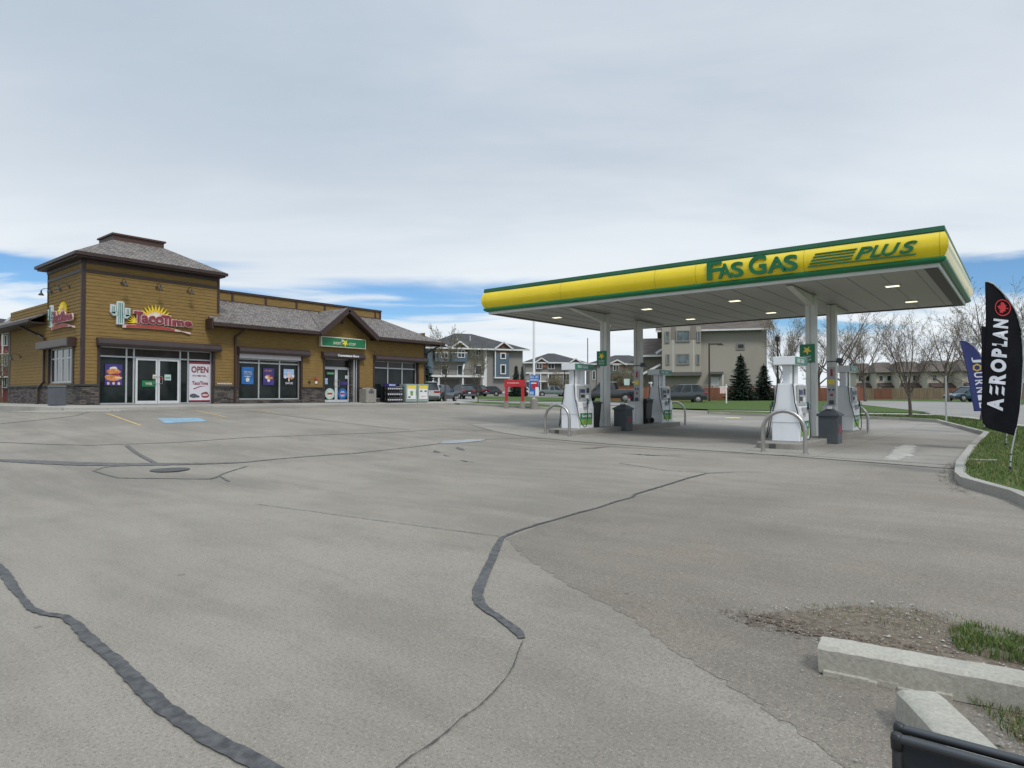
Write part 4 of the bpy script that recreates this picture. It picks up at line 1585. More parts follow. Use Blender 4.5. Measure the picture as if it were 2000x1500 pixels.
arc = [(.10 + .16 * math.sin(math.pi * (.08 + .84 * i / 12)) ** .8, 5.13 + (5.79 - 5.13) * i / 12) for i in range(13)]
M['yellow'].node_tree.nodes['Principled BSDF'].inputs['Coat Weight'].default_value = 0.5
fy = ring(arc, M['yellow'], 'fascia_panel', cano)
fy.data.shade_smooth()
sp = fy.modifiers.new('split', 'EDGE_SPLIT')
sp.split_angle = math.radians(40)
ring([(.0, CZ + .02), (.0, CZ), (.035, CZ), (.05, 4.97), (.05, 5.02)], M['offwhite'], 'edge_trim', cano)
mb = MB()
mb.box(CX1 - .30, CY0 + .02, CZ, CX1 - .01, CY1 - .02, CZ + .02)
mb.box(CX0 + .01, CY0 + .02, CZ, CX0 + .22, CY1 - .02, CZ + .02)
mb.box(CX0 + .23, CY1 - .22, CZ, CX1 - .31, CY1 - .02, CZ + .02)
mb.each('soffit_border', cano, mat('dark soffit border', (0.075, 0.07, 0.07), 0.6), world=True)
ring([(.05, 5.0), (.11, 5.0), (.19, 5.06), (.20, 5.11), (.16, 5.15), (.10, 5.15)], M['green'], 'lower_band', cano)
ring([(.10, 5.77), (.17, 5.77), (.185, 5.80), (.17, 5.92), (.02, 5.95), (-.25, 5.93), (-.25, 5.4)], M['capgreen'], 'upper_band', cano)
mb = MB()
mb.box(CX0, CY0, 5.3, CX1, CY1, 5.42)
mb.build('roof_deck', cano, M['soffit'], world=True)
mb = MB()
mb.use(mat('panel joint', (0.42, 0.32, 0.0), 0.5))
for xx in (-13.3, -9.52, -8.12, -4.9, -1.67, CX0 - .06):
    for i in range(12):
        a, b = arc[i], arc[i + 1]
        mb.bar((xx, CY0 - a[0] - .001, a[1]), (xx, CY0 - b[0] - .001, b[1]), .012, .004, (0, 1, 0))
mb.build('panel_joint', cano, world=True)


def pxX(px):
    v = ray(px, 500)
    return v.x / v.y * 19.35


yl = 19.32
letters = (('F', 1382, 1411, 5.20, 5.76), ('A', 1404, 1430, 5.20, 5.66), ('S', 1429, 1453, 5.20, 5.66),
           ('G', 1464, 1498, 5.20, 5.77), ('A', 1500, 1537, 5.20, 5.66), ('S', 1532, 1559, 5.20, 5.66))
for ch, a, b, z0, z1 in letters:
    q = MB()
    q.text(ch, pxX(a), pxX(b), z0, z1, yl, .06, .022, 0, 6)
    q.build('letter', cano, M['logogreen'], world=True)
for ch, a, b in (('P', 1671, 1706), ('L', 1700, 1721), ('U', 1722, 1760), ('S', 1757, 1793)):
    q = MB()
    q.text(ch, pxX(a), pxX(b), 5.31, 5.61, yl, .06, .018, 0.36, 6)
    q.build('letter', cano, M['logogreen'], world=True)
for i in range(5):
    q = MB()
    z = 5.585 - .083 * i
    xa = pxX(1592 - 3.6 * i)
    xb = pxX(1673 - 3.6 * i) if i < 4 else pxX(1787)
    q.prism([(xa, yl, z - .016), (xb, yl, z - .016), (xb + .03, yl, z + .016), (xa + .03, yl, z + .016)], (0, -.05, 0))
    q.build('speed_stripe', cano, M['logogreen'], world=True)
for y in (22.05, 26.1):
    for x in (-15.35, -11.2, -7.85, -3.1):
        q = MB()
        q.box(x - .20, y - .14, CZ - .012, x + .20, y + .14, CZ + .03)
        lf = q.build('light_fitting', cano, M['white'], world=True)
        q = MB()
        q.box(x - .17, y - .11, CZ - .022, x + .17, y + .11, CZ - .012)
        q.build('lens', lf, mat('lit lens', (1.0, 0.94, 0.66), 0.4, emit=1.15), world=True)
COLS = []
for x in (-13.32, -5.5):
    for y in (22.55, 25.4):
        q = MB()
        w = .15
        zb = f(x, y) + .15
        q.box(x - w, y - w, zb, x - .02, y + w, CZ)
        q.box(x + .02, y - w, zb, x + w, y + w, CZ)
        q.box(x - .03, y - w + .03, zb, x + .03, y + w - .03, CZ - .001)
        cp = q.build('column', cano, M['colpaint'], world=True)
        q = MB()
        q.box(x - .22, y - .22, zb, x + .22, y + .22, zb + .02)
        q.build('base_plate', cp, M['steel'], world=True)
        q = MB()   # haunch running out to the canopy edge
        s_ = -1 if y < 24 else 1
        q.prism([(x - .09, y + s_ * .15, CZ), (x - .09, y + s_ * .15, CZ - .34), (x - .09, y + s_ * 2.5, CZ - .02), (x - .09, y + s_ * 2.5, CZ)], (.18, 0, 0))
        q.build('haunch', cano, M['colpaint'], world=True)
# ---- islands
for nm, xc, lab in (('pump_island', -13.30, 'concrete pump island under the left pair of canopy columns'), ('pump_island', -5.40, 'concrete pump island under the right pair of canopy columns')):
    s = thing(nm, lab, 'kerbed island', (xc, 23, f(xc, 23)), 0, 'pump islands')
    mb = MB()
    w, r = .62, .25
    y0, y1 = (18.35, 27.9) if xc > -9 else (19.25, 28.5)
    pts = []
    for (cx_, cy_, a0) in ((xc + w - r, y0 + r, -90), (xc + w - r, y1 - r, 0), (xc - w + r, y1 - r, 90), (xc - w + r, y0 + r, 180)):
        for k in range(5):
            a = math.radians(a0 + k * 22.5)
            pts.append((cx_ + r * math.cos(a), cy_ + r * math.sin(a)))
    zt = f(xc, 23) + .17
    mb.prism([(px__, py__, zt - .3) for px__, py__ in pts], (0, 0, .3))
    mb.build('slab', s, M['island'], world=True, bevel=.02)
    q = MB()
    q.box(xc - .2, y0 - .012, zt - .16, xc - .02, y0 - .002, zt - .02)
    q.build('joint_mark', s, M['iron'], world=True)

M['pumpw'] = mat('white pump enamel', (0.74, 0.75, 0.76), 0.32, 0, 0.04, 1.5)
M['pumpg'] = mat('light grey pump panel', (0.40, 0.41, 0.41), 0.4, 0, 0.08, 3)
M['navy'] = mat('navy panel', (0.02, 0.03, 0.11), 0.4)


def pump(loc, label, rz=0.0):
    """dispenser: end panels face -y and +y, the two working faces -x and +x"""
    s = thing('fuel_pump', label, 'fuel pump', loc, rz, 'fuel pumps under the canopy')
    # lower cabinet, waist and head as one shaped housing
    mb = MB()
    prof = [(.38, 0), (.38, .78), (.34, .95), (.29, 1.08), (.27, 1.18), (.26, 1.60), (.22, 1.66)]
    pts = [(x, -.42, z) for x, z in prof] + [(-x, -.42, z) for x, z in prof[::-1]]
    mb.prism(pts, (0, .84, 0))
    mb.build('housing', s, M['pumpw'], bevel=.02)
    for y in (-.23, .16):
        q = MB()
        q.box(-.11, y - .10, 1.66, .11, y + .10, 2.20) if y < 0 else q.box(-.12, y - .10, 1.66, .12, y + .10, 2.20)
        q.build('sign_post', s, M['pumpw'], bevel=.015)
    q = MB()
    q.box(-.30, -.50, 2.20, .30, .50, 2.44)
    sg = q.build('sign_box', s, M['pumpw'], bevel=.01)
    for sx in (-1, 1):
        q = MB()
        q.box(sx * .30, -.495, 2.215, sx * .312, .495, 2.425)
        q.build('sign_face', sg, M['signteal'])
        q = MB()
        T = Matrix.Rotation(math.pi / 2 * sx, 4, 'Z')
        q.T = T
        q.text('FAS GAS', -.36, .18, 2.26, 2.38, -.316, .004, .03)
        q.build('lettering', sg, M['white'])
    for sx in (-1, 1):
        # card reader column and screens on each working face
        q = MB()
        q.box(sx * .27, -.34, 1.02, sx * .33, .34, 1.62)
        q.build('control_panel', s, M['pumpg'], bevel=.01)
        q = MB()
        for (a, b, z0, z1, m_) in ((-.24, .0, 1.34, 1.48, 'navy'), (.08, .22, 1.34, 1.52, 'black'), (-.22, -.02, 1.16, 1.28, 'black'), (.05, .20, 1.12, 1.26, 'pumpw'), (-.30, -.26, 1.1, 1.5, 'grey')):
            q.use(M[m_]).box(sx * .33, a, z0, sx * .338, b, z1)
        q.build('screen', s)
        q = MB()
        q.box(sx * .38, -.32, .14, sx * .388, .32, .58)
        st = q.build('decal', s, M['lime'])
        q = MB()
        q.box(sx * .388, -.32, .36, sx * .392, .32, .58)
        q.use(M['green'])
        q.build('decal_band', st, M['green'])
        q = MB()
        q.T = Matrix.Rotation(math.pi / 2 * sx, 4, 'Z')
        q.text('Save 3¢', -.24, .24, .40, .53, -.396, .003, .02)
        q.build('lettering', st, M['white'])
        # nozzle in its boot
        q = MB()
        q.box(sx * .36, -.16, .80, sx * .47, .06, .98)
        q.build('nozzle_boot', s, M['pumpg'], bevel=.01)
        q = MB()
        q.tube([(sx * .44, -.05, .84), (sx * .49, -.05, .98), (sx * .50, -.06, 1.08), (sx * .48, -.08, 1.13)], [.012, .03, .035, .03], 8)
        q.use(M['black']).tube([(sx * .50, -.05, .93), (sx * .57, -.06, .95), (sx * .56, -.07, 1.06)], .011, 6)
        nz = q.build('nozzle', s, M['dkgreen'])
        q = MB()
        pts = [(sx * .50, -.08, 1.02)]
        for k in range(11):
            a = k / 10
            pts.append((sx * (.52 + .13 * math.sin(a * math.pi) - .12 * a), -.10 - .34 * a, 1.0 - .80 * math.sin(a * math.pi) ** .8 - .45 * a * a))
        pts += [(sx * .38, -.45, .70), (sx * .27, -.45, 1.1), (sx * .22, -.44, 1.6), (sx * .22, -.42, 2.19)]
        q.tube(pts, .014, 7)
        q.build('hose', s, M['rubber'])
    q = MB()   # sculpted end cladding with its seam
    q.use(M['pumpg'])
    q.box(-.40, -.428, .545, .40, -.4205, .552)
    q.tube([(-.30, -.425, 1.10), (-.34, -.425, 1.0), (-.40, -.425, .85)], .008, 5)
    q.tube([(.30, -.425, 1.10), (.34, -.425, 1.0), (.40, -.425, .85)], .008, 5)
    q.build('seam', s)
    s.scale = (1, 1.3, 1)
    q = MB()
    q.box(-.10, .18, 1.74, -.02, .32, 1.98)
    q.build('squeegee_box', s, M['navy'])
    return s


def top(x, y):
    return f(x, 23) + .17


pump((-5.40, 19.75, top(-5.4, 19)), 'white fuel pump at the near end of the right island, behind a hoop')
pump((-5.40, 27.0, top(-5.4, 19)), 'white fuel pump at the far end of the right island')
pump((-13.32, 20.5, top(-13.3, 19)), 'white fuel pump at the near end of the left island, nozzle bagged')
pump((-13.32, 27.5, top(-13.3, 19)), 'white fuel pump at the far end of the left island')
# hoops

def hoop(x, y, label, w=.52, h=1.08):
    s = thing('guard_hoop', label, 'guard rail', (x, y, f(x, y) + .01), 0, 'steel guard hoops at the island ends')
    pts = [(-w, 0, 0), (-w, 0, h - w)] + [(-w * math.cos(a), 0, h - w + w * math.sin(a)) for a in [math.pi * k / 12 for k in range(1, 12)]] + [(w, 0, h - w), (w, 0, 0)]
    q = MB()
    q.tube(pts, .052, 14)
    q.build('rail', s, M['steel'], auto=50)
    for sx in (-w, w):
        q = MB()
        q.lathe([(.085, 0), (.085, .012), (.06, .02)], (sx, 0, 0), 16)
        q.build('collar', s, M['steel'])
    return s


hoop(-4.87, 17.15, 'steel guard hoop at the near end of the right island')
hoop(-5.40, 28.4, 'steel guard hoop at the far end of the right island')
hoop(-13.05, 18.75, 'steel guard hoop at the near end of the left island')
hoop(-13.3, 29.1, 'steel guard hoop at the far end of the left island')


# bins between the columns: pyramid lid, service slots
def isl_bin(x, y, label, sy):
    s = thing('litter_bin', label, 'bin', (x, y, f(x, y) + .01), 0, 'grey service bins beside the columns')
    w, d, h = .28, .28, .84
    rbox_mb(2 * w, 2 * d, h).build('body', s, M['grey'], bevel=.015)
    q = MB()
    q.add([(-w - .04, -d - .04, h), (w + .04, -d - .04, h), (w + .04, d + .04, h), (-w - .04, d + .04, h), (-w - .04, -d - .04, h + .06), (w + .04, -d - .04, h + .06), (w + .04, d + .04, h + .06), (-w - .04, d + .04, h + .06), (-.06, 0, h + .25), (.06, 0, h + .25)],
          [(3, 2, 1, 0), (0, 1, 5, 4), (1, 2, 6, 5), (2, 3, 7, 6), (3, 0, 4, 7), (4, 5, 9, 8), (5, 6, 9), (6, 7, 8, 9), (7, 4, 8)])
    q.build('lid', s, M['grey'])
    q = MB()
    q.use(M['black']).box(w + .001, -.2, .60, w + .008, .2, .78)
    q.use(M['maroon']).box(w + .002, -.2, .34, w + .012, .2, .54)
    q.build('slot', s)
    q = MB()
    q.use(M['white']).box(-.05, -.16, h + .22, .07, -.05, h + .30)
    q.build('paper_towel', s)
    return s


isl_bin(-12.75, 23.0, 'dark grey pitched lid bin between the left columns', 1)
isl_bin(-4.75, 21.6, 'dark grey pitched lid bin between the right columns', 1)


# wheeled bins on the left island
def wheelie(x, y, rz, label, z=None, w=.30, h=1.02):
    s = thing('wheelie_bin', label, 'wheeled bin', (x, y, z if z else top(x, y)), rz)
    rbox_mb(2 * w - .1, .52, h, .06).build('body', s, M['black'], bevel=.02)
    q = MB()
    q.box(-w - .05, -.36, h, w + .05, .36, h + .05)
    q.add([(-w - .03, -.33, h + .05), (w + .03, -.33, h + .05), (w + .03, .33, h + .05), (-w - .03, .33, h + .05), (-w + .05, -.2, h + .10), (w - .05, -.2, h + .10), (w - .05, .2, h + .10), (-w + .05, .2, h + .10)], [(4, 5, 6, 7), (0, 1, 5, 4), (1, 2, 6, 5), (2, 3, 7, 6), (3, 0, 4, 7)])
    q.build('lid', s, M['black'], bevel=.01)
    for sx in (-1, 1):
        q = MB()
        q.lathe([(.12, -.03), (.13, -.02), (.13, .02), (.12, .03)], (sx * (w - .02), .26, .13), 16, 'x')
        q.build('wheel', s, M['rubber'])
    q = MB()
    q.tube([(-w + .05, .30, h - .12), (-w + .05, .36, h - .06), (w - .05, .36, h - .06), (w - .05, .30, h - .12)], .015, 6)
    q.build('handle', s, M['black'])
    q = MB()
    q.box(-w - .01, -.30, .72, w + .01, -.262, .75)
    q.build('rim', s, M['paleg'])
    return s


wheelie(-13.35, 24.95 + .95, math.radians(-90), 'black wheeled bin behind the far left column')
wheelie(-13.40, 21.55, math.radians(90), 'black square bin between the near left pump and its column', h=.92)


# signs on the columns
def colsign(x, y, z, label):
    s = thing('column_sign', label, 'sign', (x, y, z), 0, 'green star signs on the canopy columns')
    q = MB()
    q.box(-.30, -.01, -.36, .16, .01, .24)
    q.build('panel', s, M['green'])
    q = MB()
    q.use(M['yellow'])
    star_sun(q, -.07, .04, .06, .15, 5, .4, .4 + 2 * math.pi, -.018, .006)
    q.use(M['posterW'])
    q.text('SHORT', -.2, .06, -.20, -.14, -.012, .004, .02)
    q.text('STOP', -.2, .06, -.30, -.24, -.012, .004, .02)
    q.build('print', s)
    q = MB()
    q.box(-.05, .01, -.25, .05, .03, .15)
    q.build('bracket', s, M['steel'])


colsign(-5.52, 22.36, 2.75 + .30, 'green star sign on the near right column')
colsign(-13.30, 22.36, 2.75 + .42, 'green star sign on the near left column')
# rear column fittings
for x, lab in ((-13.32, 'left'), (-5.5, 'right')):
    zt = top(x, 23)
    y = 25.4 - .152
    s = thing('notice_panel', 'narrow notice strip with a yellow warning on the far %s column' % lab, 'notice', (x, y, zt + 1.0), 0, 'notice strips on the far columns')
    q = MB()
    q.use(M['pumpg']).box(-.13, -.015, -.3, .13, 0, 1.35)
    q.build('panel', s)
    q = MB()
    q.use(M['yellow']).box(-.11, -.022, .72, .11, -.016, .90)
    q.use(M['red']).box(-.04, -.022, .30, .06, -.016, .38)
    q.use(M['navy']).box(-.10, -.022, .50, -.03, -.016, .56)
    q.use(M['navy']).box(.03, -.022, .50, .10, -.016, .56)
    q.use(M['red']).box(-.03, -.022, 1.02, .05, -.016, 1.28)
    q.use(M['grey']).box(-.08, -.021, -.28, .08, -.016, .15)
    q.build('print', s)
    s = thing('floodlight', 'small dark floodlight strapped to the far %s column' % lab, 'lamp', (x, 25.4, zt + 2.55), 0, 'floodlights on the far columns')
    q = MB()
    q.box(-.16, -.16, -.02, .16, .16, .02)
    q.build('strap', s, M['grey'])
    q = MB()
    q.box(.18, -.12, -.05, .36, .06, .12)
    q.build('lamp_head', s, M['grey'], bevel=.02)
    q = MB()
    q.bar((.14, 0, 0), (.20, 0, .02), .03, .03)
    q.build('bracket', s, M['grey'])
s = thing('fire_extinguisher', 'red fire extinguisher in a grey case left of the far left column', 'fire extinguisher', (-13.62, 25.25, top(0, 0) + 1.18))
s.location.z = top(-13.3, 23) + 1.05
q = MB()
q.box(-.14, -.02, -.36, .14, .12, .36)
q.build('case', s, M['grey'], bevel=.01)
q = MB()
q.lathe([(.06, -.30), (.075, -.27), (.075, .12), (.04, .17), (.02, .22)], (0, -.09, 0), 14)
q.build('cylinder', s, M['red'], smoothf=True)
q = MB()
q.use(M['white']).box(-.06, -.168, -.1, .06, -.162, .06)
q.use(M['black']).box(-.05, -.12, .2, .05, -.06, .25)
q.build('valve', s)
for x, lab in ((-13.32, 'left'), (-5.5, 'right')):
    s = thing('service_cabinet', 'short white service cabinet against the foot of the far %s column' % lab, 'cabinet', (x, 24.95, top(x, 23)), 0, 'white cabinets at the far columns')
    rbox_mb(.42, .36, .98).build('body', s, M['offwhite'], bevel=.015)
    q = MB()
    q.box(-.17, -.188, .1, .17, -.182, .85)
    q.build('door_panel', s, M['pumpw'])
    q = MB()
    q.box(-.23, -.2, .98, .23, .2, 1.0)
    q.build('top', s, M['pumpg'])
# ------------------------------------------------------------------ foreground: loose kerb stones, sign frame, grass
M['blade'] = mat('grass blade', (0.078, 0.138, 0.022), 0.7, 0, 0.45, 14)
M['bladed'] = mat('dry grass blade', (0.22, 0.19, 0.09), 0.8, 0, 0.3, 9)
M['pebble'] = mat('pebble', (0.27, 0.25, 0.22), 0.85, 0, 0.5, 22)
M['clod'] = mat('dark soil', (0.115, 0.088, 0.065), 0.95, 0, 0.4, 20)
M['bark'] = mat('grey brown bark', (0.105, 0.085, 0.068), 0.9, 0, 0.35, 8, 0.6, 30)
M['twig'] = mat('bare twigs', (0.150, 0.120, 0.098), 0.9, 0, 0.3, 2)
M['bud'] = mat('opening leaf buds', (0.16, 0.19, 0.055), 0.8, 0, 0.35, 3)
M['needle'] = mat('blue green needles', (0.044, 0.070, 0.046), 0.85, 0, 0.45, 5)
M['budb'] = mat('brown willow twigs', (0.165, 0.14, 0.085), 0.9, 0, 0.3, 2)


def kerbstone(name, label, p0, p1, w, h, z0, rz_chip):
    """cast kerb block between two (x, y) end points of its centre line"""
    a, b = Vector((p0[0], p0[1], 0)), Vector((p1[0], p1[1], 0))
    d = (b - a).normalized()
    n = Vector((-d.y, d.x, 0))
    s = thing(name, label, 'kerb stone', (a.x, a.y, z0), 0, 'loose kerb stones in the verge')
    L = (b - a).length
    rnd = random.Random(rz_chip)
    prof = [(-w / 2 - .005, .0), (-w / 2 + .0, h * .88), (-w / 2 + .022, h), (w / 2 - .02, h), (w / 2, h - .02), (w / 2 + .005, 0)]
    K = max(6, int(L / .05))
    vs, fs = [], []
    for i in range(K + 1):
        for j, (o, z) in enumerate(prof):
            jo = rnd.uniform(-.003, .003)
            jz = rnd.uniform(-.003, .003)
            if i in (0, K):
                o *= .93
                z = z * .97
            vs.append(tuple(d * (L * i / K + (rnd.uniform(-.012, .012) if i in (0, K) else 0)) + n * (o + jo) + Vector((0, 0, z + jz))))
    m_ = len(prof)
    for i in range(K):
        for j in range(m_):
            j2 = (j + 1) % m_
            fs.append((i * m_ + j, i * m_ + j2, (i + 1) * m_ + j2, (i + 1) * m_ + j))
    fs.append(tuple(range(m_)))
    fs.append(tuple(range(K * m_, K * m_ + m_)))
    mb = MB()
    mb.use(M['oldkerb']).add(vs, fs)
    mb.build('stone', s, auto=40)
    return s, d, n, L


def at_z(px, py, z):
    v = ray(px, py)
    t = (z - 1.6) / v.z
    return (v.x * t, v.y * t)


ka, kb = at_z(1603, 1250, .165), at_z(2030, 1326, .165)
dirx = Vector((kb[0] - ka[0], kb[1] - ka[1])).normalized()
kb = (ka[0] + dirx.x * 2.1, ka[1] + dirx.y * 2.1)
s, d_, n_, L_ = kerbstone('kerb_stone', 'long weathered concrete kerb stone lying across the corner in front of the grass tuft', ka, kb, .205, .15, .015, 3)
mb = MB()   # chipped mortar bed under the near edge
rnd = random.Random(5)
sgn = 1 if (n_.dot(Vector((0 - ka[0], 0 - ka[1], 0)))) > 0 else -1
x = .02
while x < 1.9:
    l = rnd.uniform(.05, .14)
    if not (0.62 < x < .92):
        o = sgn * .10
        hh = rnd.uniform(.02, .045)
        q0, q1 = d_ * x + n_ * (o - sgn * .03), d_ * (x + l) + n_ * (o - sgn * .03)
        e = n_ * sgn * rnd.uniform(.035, .06)
        mb.prism([q0 + Vector((0, 0, -.015)), q1 + Vector((0, 0, -.015)), q1 + e + Vector((0, 0, -.015)), q0 + e + Vector((0, 0, -.015))], (0, 0, hh))
    x += l * .9
mb.each('mortar_bed', s, M['oldkerb'], bevel=.006)
k2a, k2b = at_z(1792, 1346, .17), at_z(2010, 1560, .17)
kerbstone('kerb_stone', 'short pale kerb stone running towards the viewer behind the black sign frame', k2a, k2b, .20, .15, .02, 8)

# black frame of a pavement sign, cropped by the picture edge
fa = Vector((*W(1747, 1.20), 0))
fb = Vector((*W(2003, 1.085), 0))
fd = (fb - fa).normalized()
s = thing('sign_frame', 'black plastic pavement sign frame with rounded corner joints in the bottom right corner', 'sign frame', (fa.x, fa.y, f(fa.x, fa.y)), math.atan2(fd.y, fd.x))
hh = .972
for k, (yo, nm) in enumerate(((0.022, 'back'), (-.022, 'front'))):
    q = MB()
    q.tube([(0, yo, .03), (0, yo, hh)], .0085, 12)
    q.tube([(.0, yo, hh + .0), (.62, yo, hh + .0)], .0085, 12)
    q.tube([(.62, yo, hh), (.62, yo, .03)], .0095, 12)
    q.tube([(.0, yo, .12), (.62, yo, .12)], .012, 10)
    q.build('rail', s, mat('satin black rail', (0.045, 0.048, 0.052), 0.32, 0.3), auto=50)
    for xx in (0, .62):
        q = MB()
        q.lathe([(.0, hh - .022), (.010, hh - .020), (.0108, hh), (.009, hh + .008), (.005, hh + .010), (0, hh + .011)], (xx, yo, 0), 14)
        q.build('corner_cap', s, M['black'], smoothf=True)
q = MB()
q.box(.01, -.022, .12, .61, -.016, hh - .01)
q.build('panel', s, mat('navy black panel', (0.008, 0.012, 0.018), 0.35))
q = MB()
q.box(.01, .016, .12, .61, .022, hh - .01)
q.build('panel', s, M['black'])
q = MB()
q.prism([(.055, -.024, hh - .10), (.085, -.024, hh - .08), (.33, -.024, hh - .36), (.29, -.024, hh - .36)], (0, -.001, 0))
q.build('stripe', s, mat('dark blue stripe', (0.008, 0.03, 0.10), 0.4))
q = MB()
q.tube([(-.012, -.05, hh - .045), (.03, -.052, hh - .07), (.10, -.045, hh - .15), (.28, -.03, hh - .37)], .0016, 5)
q.build('tie_wire', s, M['steel'])


# ---- grass and grit
def inside(p, poly):
    c = False
    j = len(poly) - 1
    for i in range(len(poly)):
        if (poly[i][1] > p[1]) != (poly[j][1] > p[1]) and p[0] < (poly[j][0] - poly[i][0]) * (p[1] - poly[i][1]) / (poly[j][1] - poly[i][1]) + poly[i][0]:
            c = not c
        j = i
    return c


def blades(name, label, poly, n, h, off, seed, dry=.25, wid=.005, dens=None):
    rnd = random.Random(seed)
    xs, ys = [p[0] for p in poly], [p[1] for p in poly]
    vs, fs, mi = [], [], []
    k = tries = 0
    while k < n and tries < n * 12:
        tries += 1
        x, y = rnd.uniform(min(xs), max(xs)), rnd.uniform(min(ys), max(ys))
        if not inside((x, y), poly):
            continue
        if dens and rnd.random() > dens(x, y):
            continue
        k += 1
        a = rnd.uniform(0, 6.283)
        hh = h * rnd.uniform(.45, 1.25)
        ln = hh * rnd.uniform(.1, .75)
        b = rnd.uniform(0, 6.283)
        w = wid * rnd.uniform(.6, 1.3)
        z = f(x, y) + off - .005
        ca, sa = math.cos(a) * w, math.sin(a) * w
        mx, my = math.cos(b) * ln, math.sin(b) * ln
        o = len(vs)
        vs += [(x - ca, y - sa, z), (x + ca, y + sa, z), (x + mx * .35 + ca * .7, y + my * .35 + sa * .7, z + hh * .6), (x + mx * .35 - ca * .7, y + my * .35 - sa * .7, z + hh * .6), (x + mx, y + my, z + hh)]
        fs += [(o, o + 1, o + 2, o + 3), (o + 3, o + 2, o + 4)]
        m_ = 1 if rnd.random() < dry else 0
        mi += [m_, m_]
    me = bpy.data.meshes.new(name)
    me.from_pydata(vs, [], fs)
    me.materials.append(M['blade'])
    me.materials.append(M['bladed'])
    for p, i in zip(me.polygons, mi):
        p.material_index = i
    o = bpy.data.objects.new(name, me)
    COL.objects.link(o)
    o['kind'] = 'stuff'
    tag(o, label, 'grass')
    return o


nearL = [hit(*p) for p in ((1885, 946), (1884, 918), (1903, 884), (1934, 851), (2000, 858), (2300, 900))] + [(7.5, 9.7), hit(2100, 1010), hit(1992, 968)]
blades('grass', 'short green and dry lawn grass beside the right kerb', nearL, 42000, .075, .12, 4, .3, .006)
blades('grass', 'low lawn grass behind the forecourt on the right', [hit(*p) for p in ((1640, 815.5), (1832, 822), (1930, 846), (2000, 856), (2000, 841), (1900, 824), (1830, 816.5), (1640, 813))], 16000, .09, .12, 5, .15, .014)
tuft = H([(1850, 1238), (1900, 1226), (1960, 1238), (2060, 1275), (2130, 1330), (2010, 1306), (1930, 1290), (1870, 1275)])
blades('grass', 'bright green grass tuft behind the long kerb stone', tuft, 2600, .050, .02, 6, .22, .0026, lambda x, y: .25 + .75 * (math.sin(x * 13 + 1) * math.sin(y * 17) > -.15))
blades('grass', 'thin weeds between the two kerb stones', H([(1800, 1305), (1880, 1330), (1990, 1390), (2100, 1450), (2050, 1500), (1960, 1440), (1890, 1370)]), 700, .045, .02, 7, .45, .0025)
blades('grass', 'sparse weeds along the dirt verge', H([(1560, 1186), (1700, 1182), (1860, 1205), (1990, 1250), (1900, 1262), (1700, 1225), (1580, 1210)]), 420, .03, .02, 8, .5, .002)


def grit(name, label, poly, n, r, seed, m_='pebble'):
    rnd = random.Random(seed)
    xs, ys = [p[0] for p in poly], [p[1] for p in poly]
    mb = MB()
    mb.use(M[m_])
    k = 0
    while k < n:
        x, y = rnd.uniform(min(xs), max(xs)), rnd.uniform(min(ys), max(ys))
        if not inside((x, y), poly):
            continue
        k += 1
        rr = r * rnd.uniform(.4, 1.3) * (2.2 if rnd.random() < .04 else 1)
        z = f(x, y) + .015
        ps = []
        for i in range(5):
            a = i * 1.2566 + rnd.uniform(-.3, .3)
            ps.append((x + rr * math.cos(a), y + rr * math.sin(a), z + rr * rnd.uniform(-.1, .3)))
        mb.add(ps + [(x, y, z + rr * rnd.uniform(.6, .9))], [(0, 1, 5), (1, 2, 5), (2, 3, 5), (3, 4, 5), (4, 0, 5)])
    o = mb.build(name, None)
    o['kind'] = 'stuff'
    return tag(o, label, 'gravel')


grit('gravel', 'loose grit scattered on the dirt verge', H(DIRT[:11]) + [(2.4, 2.2), (1.9, 2.4)] + H(DIRT[-7:]), 1500, .006, 1)
grit('gravel', 'loose grit scattered over the coarse asphalt', H([(1100, 1120), (1300, 1090), (1700, 1160), (1560, 1240), (1620, 1320), (1750, 1480), (1650, 1500), (1400, 1340), (1200, 1190)]), 700, .0035, 2)
grit('gravel', 'dark soil crumbs at the torn edge of the dirt verge', H([(1405, 1196), (1470, 1192), (1600, 1228), (1690, 1245), (1900, 1285), (1700, 1262), (1620, 1262), (1560, 1252), (1450, 1222)]), 480, .008, 11, 'clod')
grit('gravel', 'dirt washed against the right kerb', H([(1868, 905), (1876, 938), (1900, 958), (1860, 965), (1830, 935), (1850, 905)]), 400, .010, 3, 'clod')
sheet('kerb_dirt', H([(1884, 880), (1874, 905), (1872, 938), (1888, 952), (1960, 978), (1990, 990), (1900, 985), (1840, 960), (1800, 925), (1835, 900)]), 0.024, faded(mat('washed dirt', (0.165, 0.138, 0.108), 0.95, 0, 0.3, 6, 0.4, 60), 0.5, 0.62, 5.0, 1.6), 0.15, lot, fade=0.5)


